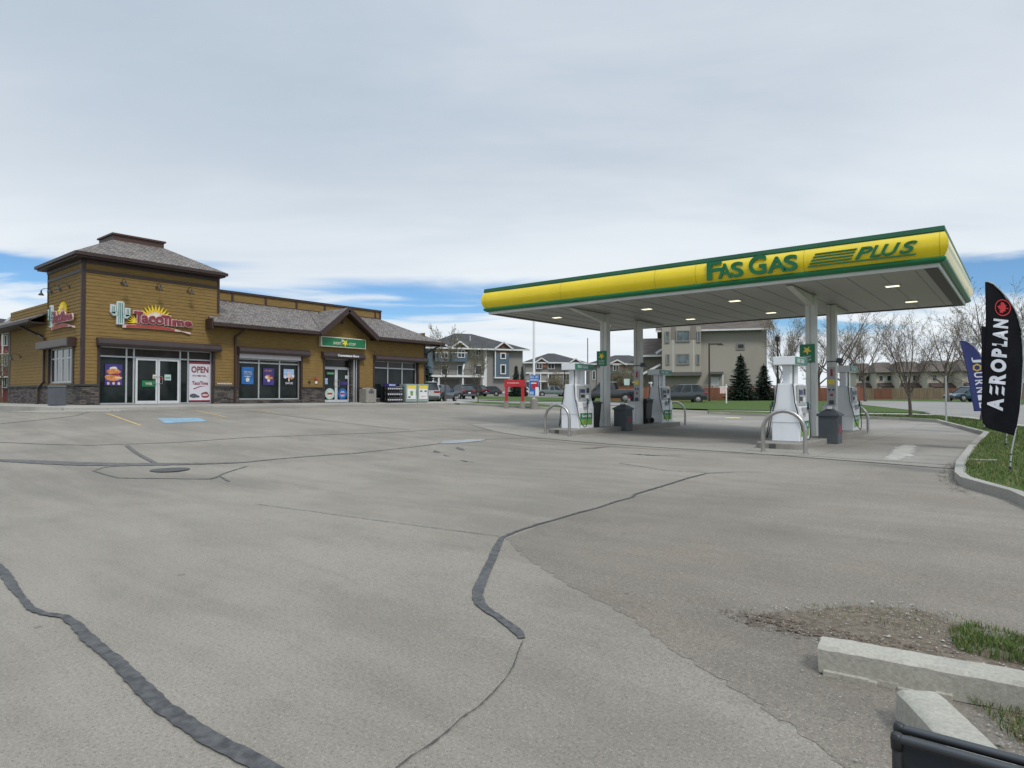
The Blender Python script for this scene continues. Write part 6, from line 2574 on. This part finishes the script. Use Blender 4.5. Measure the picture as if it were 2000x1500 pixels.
# --- red brown apartments past the left edge, roofs over the store
fc = Fac(30, 64, math.radians(-10))
s = thing('apartment_building', 'red brown apartments with white balconies at the far left edge', 'apartments', fc.o, fc.a)
x0, x1, z0, z1 = fc.R(-130, 790, 110, 640)
wallbox(s, x0, x1, 0, 12, -1, z1, 'lapred')
q = MB()
hip(q, x0 - .8, x1 + .8, -1, 13, z1, z1 + 1.0, 6)
q.build('roof', s, M['roofdk'])
for g0, g1, ap_ in ((6, 50, 619), (59, 108, 601), (-40, 0, 619)):
    a, b, c, d = fc.R(g0, 641, g1, ap_, 1.0)
    gable_front(s, a, b, c, d, 1.0, 8, 'lapred')
for yy_ in (690, 735, 650):
    a, b, c, d = fc.R(-120, yy_ + 3, 22, yy_, -1)
    wallbox(s, a, b, -1, 0, c, d, 'trimw', 'balcony_floor')
for k, px in enumerate((-100, -60, -30, 2, 17)):
    a, b, c, d = fc.R(px, 770, px + 2, 650, -.95)
    wallbox(s, a, b, -.95, -.8, -.5, d, 'trimw', 'balcony_post')
for yy_ in (662, 702, 744):
    for px in (-80, -45, 4):
        win(fc, s, px, yy_ - 8, px + 12, yy_ + 14, 0)

# --- two storey row houses on the right, stepping away
for k in range(6):
    pxa = (1672, 1712, 1757, 1812, 1880, 1965)[k]
    pxb = (1714, 1758, 1813, 1881, 1966, 2080)[k]
    t0 = 126 - 5.0 * k
    fc = Fac((pxa + pxb) / 2, t0, math.radians(-14))
    s = thing('row_house', ['cream row house farthest left of the row, partly behind the right pump', 'second cream row house from the left, left of the slender tree', 'third cream row house, behind the slender bare tree', 'fourth cream row house in the row, right of the slender tree', 'cream row house directly behind the grey steel post', 'cream row house nearest the right edge, behind the flags'][k], 'row house', fc.o, fc.a, 'cream row houses on the right')
    x0, x1, z0, z1 = fc.R(pxa, 790, pxb, 728 - k * 1.0)
    wallbox(s, x0, x1, 0, 9, -1, z1, 'lapcream')
    q = MB()
    zr = z1 + 2.1
    slab(q, [(x0 - .3, -.7, z1), (x1 + .3, -.7, z1), (x1 - .6, 4.5, zr), (x0 + .8, 4.5, zr)], .15)
    slab(q, [(x0 - .3, 9.7, z1), (x1 + .3, 9.7, z1), (x1 - .6, 4.5, zr), (x0 + .8, 4.5, zr)], .15)
    q.add([(x0 - .3, -.7, z1), (x0 + .8, 4.5, zr), (x0 - .3, 9.7, z1), (x1 + .3, -.7, z1), (x1 - .6, 4.5, zr), (x1 + .3, 9.7, z1)], [(0, 1, 2), (3, 4, 5)])
    q.build('roof', s, M['roofbr'])
    q = MB()
    slab(q, [(x0 + .2, -1.8, z1 - 2.7), (x1 - .2, -1.8, z1 - 2.7), (x1 - .2, 0, z1 - 2.0), (x0 + .2, 0, z1 - 2.0)], .12)
    q.build('porch_roof', s, mat('maroon brown roof', (0.055, 0.032, 0.028), .8))
    wallbox(s, x0 + .4, x1 - .4, -1.5, 0, -1, z1 - 2.75, 'lapcream', 'porch_wall')
    n_ = 3
    for i in range(n_):
        xc_ = x0 + (x1 - x0) * (i + .6) / n_
        for zz_, hh_ in ((z1 - 1.65, 1.05),):
            q = MB()
            q.box(xc_ - .38, -.06, zz_, xc_ + .38, .02, zz_ + hh_)
            w_ = q.build('window', s, M['trimw'])
            q = MB()
            q.box(xc_ - .31, -.08, zz_ + .07, xc_ + .31, -.061, zz_ + hh_ - .07)
            q.build('pane', w_, M['hglass'])

# ------------------------------------------------------------------ fences
M['board1'] = mat('red brown fence boards', (0.19, 0.075, 0.040), 0.8, 0, 0.3, 1.7, stretch=(7, 7, .3))
M['board2'] = mat('weathered fence boards', (0.215, 0.150, 0.095), 0.85, 0, 0.35, 1.3, stretch=(7, 7, .3))


def fence(a, b, h, label, mats, z_off=0, lat=True, seed=1):
    A, B = Vector((*a, 0)), Vector((*b, 0))
    L = (B - A).length
    d = (B - A).normalized()
    s = thing('board_fence', label, 'fence', (A.x, A.y, f(A.x, A.y)), math.atan2(d.y, d.x))
    rnd = random.Random(seed)
    q = MB()
    x = 0
    mi = 0
    zf_ = lambda x: f(A.x + d.x * x, A.y + d.y * x) - f(A.x, A.y)
    seg = 0
    while x < L:
        if seg <= 0:
            seg = rnd.choice((2.4, 2.4, 4.8))
            q.use(M[rnd.choice(mats)])
        z = zf_(x)
        hh = h * (.86 if lat else 1) + rnd.uniform(-.015, .015)
        q.box(x, -.01 + rnd.uniform(0, .012), z + .05, x + .135, .012, z + hh)
        x += .143
        seg -= .143
    q.build('boards', s)
    x = 0
    while x < L + 1:
        z = zf_(x)
        q = MB()
        q.box(x - .05, .0, z - .2, x + .05, .1, z + h + .03)
        q.build('post', s, M[mats[0]])
        x += 2.4 if L < 60 else 4.8
    q = MB()
    n = int(L / 2.4) + 1
    for k in range(n):
        x0_, x1_ = k * 2.4, min(L, (k + 1) * 2.4)
        for zz_ in ((h - .03, h * .86 + .01) if lat else (h * .9, .35)):
            q.bar((x0_, .03, zf_(x0_) + zz_), (x1_, .03, zf_(x1_) + zz_), .04, .05)
        if lat:
            kx = x0_
            while kx < x1_:
                q.box(kx, .02, zf_(kx) + h * .86, kx + .03, .04, zf_(kx) + h - .03)
                kx += .16
    q.build('rail', s, M[mats[0]])
    return s


fence(W(1186, 70), W(1690, 73), 1.72, 'long red brown board fence with a lattice top before the tan house', ['board1'], lat=True)
fence(W(1640, 103), W(2080, 86), 1.75, 'mixed tan and rust board fence along the right street', ['board2', 'board2', 'board1'], lat=False, seed=9)


# ------------------------------------------------------------------ trees
def grow(rnd, out, p, d, L, r, lvl, maxl, P):
    n = 5 if lvl == 0 else (4 if lvl < 3 else 3)
    pts, rs = [p.copy()], [r]
    q = p.copy()
    dd = d.copy()
    for i in range(n):
        dd = (dd + Vector((rnd.uniform(-1, 1), rnd.uniform(-1, 1), rnd.uniform(-.5, .8))) * P['wob'] + Vector((0, 0, P['up'][min(lvl, 4)]))).normalized()
        q = q + dd * (L / n)
        pts.append(q.copy())
        rs.append(max(.004, r * (1 - (i + 1) / n * (.45 if lvl == 0 else .75))))
    out.append((lvl, pts, rs))
    if lvl >= maxl:
        return
    kn = P['kids'][lvl]
    for k in range(kn):
        if lvl == 0:
            fr = P['fork'] + (1 - P['fork']) * (k + rnd.random() * .5) / kn
        else:
            fr = .22 + .78 * (k + rnd.random()) / kn
        fr = min(.99, fr)
        idx = fr * n
        i0 = int(idx)
        bp = pts[i0].lerp(pts[min(n, i0 + 1)], idx - i0)
        base = (pts[min(n, i0 + 1)] - pts[i0]).normalized()
        az = k * 2.4 + rnd.uniform(-.5, .5)
        perp = base.orthogonal().normalized()
        perp = (Matrix.Rotation(az, 3, base) @ perp)
        ang = P['ang'][min(lvl, 3)] * rnd.uniform(.75, 1.25)
        nd = (base * math.cos(ang) + perp * math.sin(ang)).normalized()
        grow(rnd, out, bp, nd, L * P['len'][min(lvl, 3)] * rnd.uniform(.75, 1.15) * (1 - .25 * (fr if lvl else 0)), max(.005, rs[i0] * P['rad'][min(lvl, 3)]), lvl + 1, maxl, P)


def bare_tree(name, label, loc, h, seed, P, bud=0.0, budm='bud', group=None, cat='tree', twigm='twig', minr=.0045):
    rnd = random.Random(seed)
    s = thing(name, label, cat, loc, rnd.uniform(0, 6), group)
    out = []
    grow(rnd, out, Vector((0, 0, -.05)), Vector((0, 0, 1)), h * P['trunk'], h * P['r0'], 0, P['max'], P)
    a, b = MB(), MB()
    ends = []
    for lvl, pts, rs in out:
        rs = [max(x, minr) for x in rs]
        if lvl <= 1:
            a.tube(pts, rs, 7 if lvl == 0 else 5, False)
        else:
            b.tube(pts, rs, 3, False)
            if lvl >= 3:
                ends += pts[1:]
    a.build('trunk', s, M['bark'], recalc=False)
    b.use(M[twigm])
    if bud:
        b.use(M[budm])
        for p in ends:
            if rnd.random() < bud:
                for _ in range(2):
                    c = p + Vector((rnd.uniform(-.08, .08), rnd.uniform(-.08, .08), rnd.uniform(-.06, .06)))
                    e1 = Vector((rnd.uniform(-1, 1), rnd.uniform(-1, 1), rnd.uniform(-1, 1))).normalized() * .035
                    e2 = e1.orthogonal().normalized() * .03
                    b.add([c - e1, c + e2, c + e1, c - e2], [(0, 1, 2, 3)])
    b.build('crown', s, recalc=False)
    return s


VASE = dict(trunk=.34, r0=.016, fork=.55, wob=.07, up=(0, .03, .06, .05, .02), kids=(8, 8, 7, 5), ang=(.50, .42, .5, .55), len=(1.55, .5, .48, .5), rad=(.55, .5, .5, .55), max=4)
BROAD = dict(trunk=.42, r0=.020, fork=.38, wob=.10, up=(0, .04, .05, .03, 0), kids=(8, 7, 6, 4), ang=(.75, .55, .55, .6), len=(1.15, .5, .5, .5), rad=(.55, .5, .5, .55), max=4)
SLIM = dict(trunk=.60, r0=.012, fork=.38, wob=.06, up=(0, .04, .05, .04, .02), kids=(9, 7, 5, 4), ang=(.45, .45, .5, .5), len=(.62, .5, .5, .5), rad=(.5, .5, .5, .5), max=4)
WEEP = dict(trunk=.40, r0=.025, fork=.35, wob=.08, up=(0, .02, -.10, -.22, -.3), kids=(9, 9, 8, 5), ang=(.8, .5, .5, .3), len=(1.05, .6, .7, .9), rad=(.5, .5, .5, .6), max=4)
tr = bare_tree('bare_tree', 'slender vase shaped bare tree on the grass strip behind the right pumps', GH(1779, 817), 6.3, 11, VASE, .03, group='bare street trees')
big = bare_tree('bare_tree', 'bare tree behind the flags with its trunk under the navy flag', G(1917, 31), 6.9, 23, BROAD, .02, group='bare street trees', minr=.005)


def far(src, px, t, sc_, label, rz=0.0, sq=1.0):
    g = G(px, t)
    return dup(src, g, rz, label, (sc_ * sq, sc_ * sq, sc_))


far(tr, 1690, 66, 1.5, 'bare tree with many upright twigs right of the far right column', 1.1, 1.1)
far(big, 1640, 74, 1.75, 'wide bare tree behind the right columns, low to the left of the row houses', .4)
far(tr, 1540, 72, 1.75, 'tall bare tree just right of the tan house', 2.0, .8)
far(big, 1603, 82, 1.55, 'bare tree seen between the two right columns', 3.2)
far(big, 1852, 62, 1.35, 'spreading bare tree beside the teal car', 2.2)
far(tr, 1950, 70, 1.9, 'bare tree rising behind the black flags', 4.0, 1.3)
far(tr, 1520, 68, 1.15, 'small bare tree in front of the right edge of the tan house', 5.2, .8)
wee = bare_tree('bare_tree', 'brown drooping tree before the blue panelled townhouse', G(1236, 84), 6.4, 31, WEEP, .25, 'budb', 'bare street trees', twigm='budb', minr=.009)
slim = bare_tree('bare_tree', 'budding tree with a forked trunk beside the right end of the store', GH(869, 788), 6.2, 41, SLIM, .12, group='bare street trees', minr=.008)
far(slim, 933.5, 47, .72, 'thin young tree on the strip left of the red sign', 2.5, .8)
far(wee, 1097, 112, .85, 'yellowish bushy tree behind the left near pump', 1.0)
far(slim, 4, 56, .75, 'bushy young tree at the far left edge beside the store', .7, 1.2)


def conifer(name, label, loc, h, w, seed, n=2600, group='spruce trees'):
    rnd = random.Random(seed)
    s = thing(name, label, 'spruce', loc, 0, group)
    q = MB()
    q.tube([(0, 0, -.1), (0, 0, h * .97)], [h * .022, .02], 7, False)
    q.build('trunk', s, M['bark'], recalc=False)
    q = MB()
    q.use(M['needle'])
    lay = 26
    for i in range(lay):
        fz = i / lay
        z = h * (.06 + .92 * fz)
        R = w * (1 - fz) ** .85 * rnd.uniform(.72, 1.12)
        nb = max(5, int(15 * (1 - fz) + 5))
        for k in range(nb):
            a = 2 * math.pi * (k + rnd.random()) / nb
            rr = R * rnd.uniform(.72, 1.12)
            steps = max(3, int(rr / .16))
            for j in range(steps):
                fr = (j + .6) / steps
                c = Vector((math.cos(a) * rr * fr, math.sin(a) * rr * fr, z - .22 * rr * fr + .10 * rr * fr ** 3 + rnd.uniform(-.03, .03)))
                for _ in range(6):
                    e = Vector((math.cos(a + rnd.uniform(-1.1, 1.1)), math.sin(a + rnd.uniform(-1.1, 1.1)), rnd.uniform(-.45, .25))).normalized() * h * .062 * rnd.uniform(.7, 1.3)
                    pth = e.cross(Vector((rnd.uniform(-.4, .4), rnd.uniform(-.4, .4), 1))).normalized() * h * .021
                    q.add([c - pth, c + e, c + pth], [(0, 1, 2)])
    for k in range(60):
        a = rnd.uniform(0, 6.28)
        c = Vector((0, 0, h * rnd.uniform(.9, .99)))
        e = Vector((math.cos(a) * .5, math.sin(a) * .5, 1)).normalized() * h * .03
        q.add([c - e.orthogonal() * .2, c + e, c + e.orthogonal() * .2], [(0, 1, 2)])
    q.build('crown', s, recalc=False)
    return s


cn = conifer('spruce_tree', 'dark spruce standing before the tan house wall', G(1447, 67.5), 5.05, 1.62, 3)
far(cn, 1492, 69, .80, 'smaller blue grey spruce at the right corner of the tan house', 2.0, 1.15)
far(cn, 1008, 98, .98, 'narrow spruce above the red directional sign', 1.0, .75)
far(cn, 1020, 101, 1.0, 'dark slim spruce at the right corner of the grey apartments', 2.0, .5)
far(cn, 826, 60, 1.0, 'dark spruce half hidden behind the right end of the store', 3.0, 1.0)

# ------------------------------------------------------------------ vehicles
def car(name, label, cat, loc, rz, body, kind='suv', L=4.6, Wd=1.85, Hh=1.68, detail=None):
    s = thing(name, label, cat, loc, rz, 'cars parked beyond the lot')
    paint = mat('car paint', body, 0.28, 0.35, 0.03, 1, coat=0.6)
    hw = Wd / 2
    zb = .30
    belt = Hh * .60
    hood = Hh * .56
    if kind == 'suv':
        st = [(-L / 2, .42, .66 * Hh * .9, hw * .86), (-L / 2 + .10, .32, belt, hw * .95), (-L / 2 + .9, zb, belt + .02, hw), (0, zb, belt - .02, hw), (L / 2 - 1.35, zb, belt - .04, hw), (L / 2 - 1.2, zb, hood, hw), (L / 2 - .35, .30, hood - .10, hw * .95), (L / 2 - .05, .34, hood - .26, hw * .84), (L / 2, .40, hood - .38, hw * .78)]
        cab = [(-L / 2 + .10, -L / 2 + .78), (L / 2 - 1.15, L / 2 - 2.15)]
    elif kind == 'pickup':
        st = [(-L / 2, .45, belt + .02, hw * .95), (-L / 2 + .05, .40, belt + .04, hw), (-L / 2 + 1.9, .38, belt + .04, hw), (L / 2 - 1.6, .38, belt, hw), (L / 2 - 1.45, .38, hood + .03, hw), (L / 2 - .2, .40, hood - .03, hw * .95), (L / 2, .45, hood - .2, hw * .88)]
        cab = [(-L / 2 + 1.95, -L / 2 + 2.15), (L / 2 - 1.5, L / 2 - 2.2)]
    else:
        st = [(-L / 2, .42, belt - .12, hw * .86), (-L / 2 + .1, .34, belt - .02, hw * .95), (-L / 2 + .8, zb, belt + .02, hw), (0, zb, belt, hw), (L / 2 - 1.0, zb, hood + .0, hw), (L / 2 - .3, .3, hood - .18, hw * .94), (L / 2, .36, hood - .38, hw * .8)]
        cab = [(-L / 2 + .15, -L / 2 + .9), (L / 2 - .95, L / 2 - 2.0)]
    vs, fs = [], []
    prof = lambda w, z0, z1: [(-w * .90, z0), (-w, z0 + .16), (-w * 1.0, z0 + (z1 - z0) * .62), (-w * .95, z1 - .03), (-w * .86, z1), (w * .86, z1), (w * .95, z1 - .03), (w * 1.0, z0 + (z1 - z0) * .62), (w, z0 + .16), (w * .90, z0)]
    for x, z0, z1, w in st:
        vs += [(x, a, b) for a, b in prof(w, z0, z1)]
    for i in range(len(st) - 1):
        for j in range(10):
            j2 = (j + 1) % 10
            fs.append((i * 10 + j, i * 10 + j2, i * 10 + 10 + j2, i * 10 + 10 + j))
    fs.append(tuple(range(10)))
    fs.append(tuple(range(len(st) * 10 - 10, len(st) * 10)))
    q = MB()
    q.add(vs, fs)
    if kind == 'pickup':
        pass
    bd = q.build('body', s, paint, auto=35)
    # greenhouse
    (rb, rt), (fb0, ft) = cab
    wb, wt = hw * .90, hw * .72
    zt = Hh - .05
    q = MB()
    q.add([(rb, -wb, belt - .03), (fb0, -wb, belt - .06), (fb0, wb, belt - .06), (rb, wb, belt - .03), (rt, -wt, zt), (ft, -wt, zt), (ft, wt, zt), (rt, wt, zt)],
          [(0, 1, 5, 4), (1, 2, 6, 5), (2, 3, 7, 6), (3, 0, 4, 7), (4, 5, 6, 7), (3, 2, 1, 0)])
    gl = q.build('window', s, M['hglass'])
    q = MB()
    q.add([(rt - .12, -wt - .03, zt), (ft + .10, -wt - .03, zt - .01), (ft + .10, wt + .03, zt - .01), (rt - .12, wt + .03, zt), (rt + .1, -wt + .10, Hh), (ft - .2, -wt + .10, Hh), (ft - .2, wt - .10, Hh), (rt + .1, wt - .10, Hh)],
          [(0, 1, 5, 4), (1, 2, 6, 5), (2, 3, 7, 6), (3, 0, 4, 7), (4, 5, 6, 7), (3, 2, 1, 0)])
    q.build('roof', s, paint, auto=60)
    q = MB()
    lp = lambda a, b, k: a + (b - a) * k
    xs = [(rb, rt, .09), (lp(rb, fb0, .36), lp(rt, ft, .34), .06), (lp(rb, fb0, .64), lp(rt, ft, .66), .06), (fb0, ft, .08)]
    if kind == 'pickup':
        xs = [(rb, rt, .16), (lp(rb, fb0, .5), lp(rt, ft, .5), .06), (fb0, ft, .08)]
    for xb, xt, w_ in xs:
        for sy in (-1, 1):
            q.bar((xb, sy * (wb + .004), belt - .05), (xt, sy * (wt + .006), zt), w_, .03, (0, 1, 0)) if False else q.prism([(xb - w_, sy * (wb + .01), belt - .05), (xb + w_, sy * (wb + .01), belt - .05), (xt + w_, sy * (wt + .01), zt), (xt - w_, sy * (wt + .01), zt)], (0, -sy * .04, 0))
    q.each('pillar', s, paint)
    if kind == 'pickup':
        q = MB()
        q.box(-L / 2 + .12, -hw * .8, belt - .02, -L / 2 + 1.85, hw * .8, belt + .05)
        q.build('bed', s, M['black'])
    R = .35 if kind != 'pickup' else .40
    for x in (-L / 2 + .85, L / 2 - .9):
        for sy in (-1, 1):
            q = MB()
            q.lathe([(R + .07, 0), (R + .07, .012)], (x, sy * (hw - .0), R + .02), 22, 'y') if sy > 0 else q.lathe([(R + .07, -.012), (R + .07, 0)], (x, sy * hw, R + .02), 22, 'y')
            q.build('wheel_arch', s, M['black'])
            q = MB()
            q.lathe([(R * .62, -.09), (R * .95, -.10), (R, -.06), (R, .06), (R * .95, .10), (R * .62, .09)], (x, sy * (hw - .06), R), 24, 'y')
            wh = q.build('wheel', s, M['rubber'])
            q = MB()
            q.lathe([(R * .62, -.02), (R * .55, .0), (R * .15, .03 * sy), (.02, .035 * sy)], (x, sy * (hw + .035), R), 20, 'y')
            for k in range(5):
                a = k * 1.2566
                q.bar((x, sy * (hw + .05), R), (x + math.cos(a) * R * .6, sy * (hw + .045), R + math.sin(a) * R * .6), .07, .03, (0, 1, 0))
            q.build('rim', wh, M['steel'])
    for sy in (-1, 1):
        q = MB()
        q.box(L / 2 - .32, sy * hw * .62 - .14, hood - .34, L / 2 - .02, sy * hw * .62 + .14, hood - .18)
        q.build('headlight', s, M['posterW'], bevel=.03)
        q = MB()
        if kind == 'pickup':
            q.box(-L / 2 - .015, sy * hw * .86 - .09, belt - .45, -L / 2 + .12, sy * hw * .86 + .09, belt - .02)
        else:
            q.box(-L / 2 - .02, sy * hw * .70 - .20, belt - .22, -L / 2 + .28, sy * hw * .70 + .26, belt - .04)
        q.build('tail_light', s, mat('tail lamp', (0.35, 0.012, 0.015), 0.25), bevel=.03)
    q = MB()
    q.box(-L / 2 - .08, -hw * .88, .38, -L / 2 + .1, hw * .88, .60)
    q.build('bumper', s, M['pumpg'] if kind == 'pickup' else M['grey'], bevel=.04)
    q = MB()
    q.box(L / 2 - .1, -hw * .8, .34, L / 2 + .05, hw * .8, .52)
    q.build('bumper', s, M['grey'], bevel=.04)
    q = MB()
    q.box(-L / 2 - .03 - (0 if kind != 'pickup' else -.01), -.16, belt - .40, -L / 2 - .0, .16, belt - .24)
    q.build('licence_plate', s, M['posterW'])
    for sy in (-1, 1):
        q = MB()
        q.box(fb0 - .25, sy * (hw + .02) - .08, belt + .02, fb0 - .1, sy * (hw + .02) + .08, belt + .17)
        q.build('mirror', s, paint, bevel=.02)
    return s


def heading(deg):
    """0 = driving to the right across the view, 90 = driving away"""
    return TH + math.radians(deg)


car('parked_car', 'grey crossover parked on the drive seen between the pumps, tail to the right', 'car', G(1327, 58.5), heading(172), (0.055, 0.06, 0.066), 'suv', 4.75, 1.9, 1.70)
car('parked_car', 'black sport utility seen from behind left of the thin young tree', 'car', G(902, 80), heading(118), (0.018, 0.015, 0.018), 'suv', 4.7, 1.9, 1.78)
car('parked_car', 'dark hatchback with a silver sheen side on by the grey apartments', 'car', G(953, 99), heading(180), (0.03, 0.035, 0.045), 'hatch', 4.3, 1.8, 1.55)
car('parked_car', 'white car half hidden behind the red directional sign', 'car', G(1009, 103), heading(180), (0.62, 0.62, 0.60), 'suv', 4.6, 1.85, 1.6)
car('parked_pickup', 'grey green pickup on the far parking row left of the left pumps', 'pickup', G(1081, 108), heading(0), (0.15, 0.185, 0.175), 'pickup', 5.6, 1.95, 1.85)
car('parked_car', 'white car nosed in beside the grey green pickup', 'car', G(1112, 112), heading(200), (0.6, 0.6, 0.6), 'suv', 4.5, 1.85, 1.6)
car('parked_pickup', 'dark charcoal pickup between the left columns, red tail lamp towards the viewer', 'pickup', G(1186, 61), heading(160), (0.06, 0.06, 0.062), 'pickup', 5.5, 2.0, 1.92)
car('parked_car', 'silver white van tail beside the ice chests at the end of the store', 'car', G(836, 53), heading(99), (0.60, 0.61, 0.62), 'suv', 4.7, 1.9, 1.75)
car('parked_car', 'dark blue car beyond the forked tree right of the store', 'car', G(862, 62), heading(75), (0.02, 0.03, 0.045), 'suv', 4.5, 1.85, 1.65)
car('parked_car', 'dark car behind the black sport utility', 'car', G(925, 96), heading(150), (0.02, 0.02, 0.022), 'suv', 4.5, 1.85, 1.65)
car('moving_car', 'teal blue car on the right street behind the navy flag', 'car', G(1888, 68), heading(190), (0.025, 0.075, 0.115), 'suv', 4.4, 1.8, 1.62)
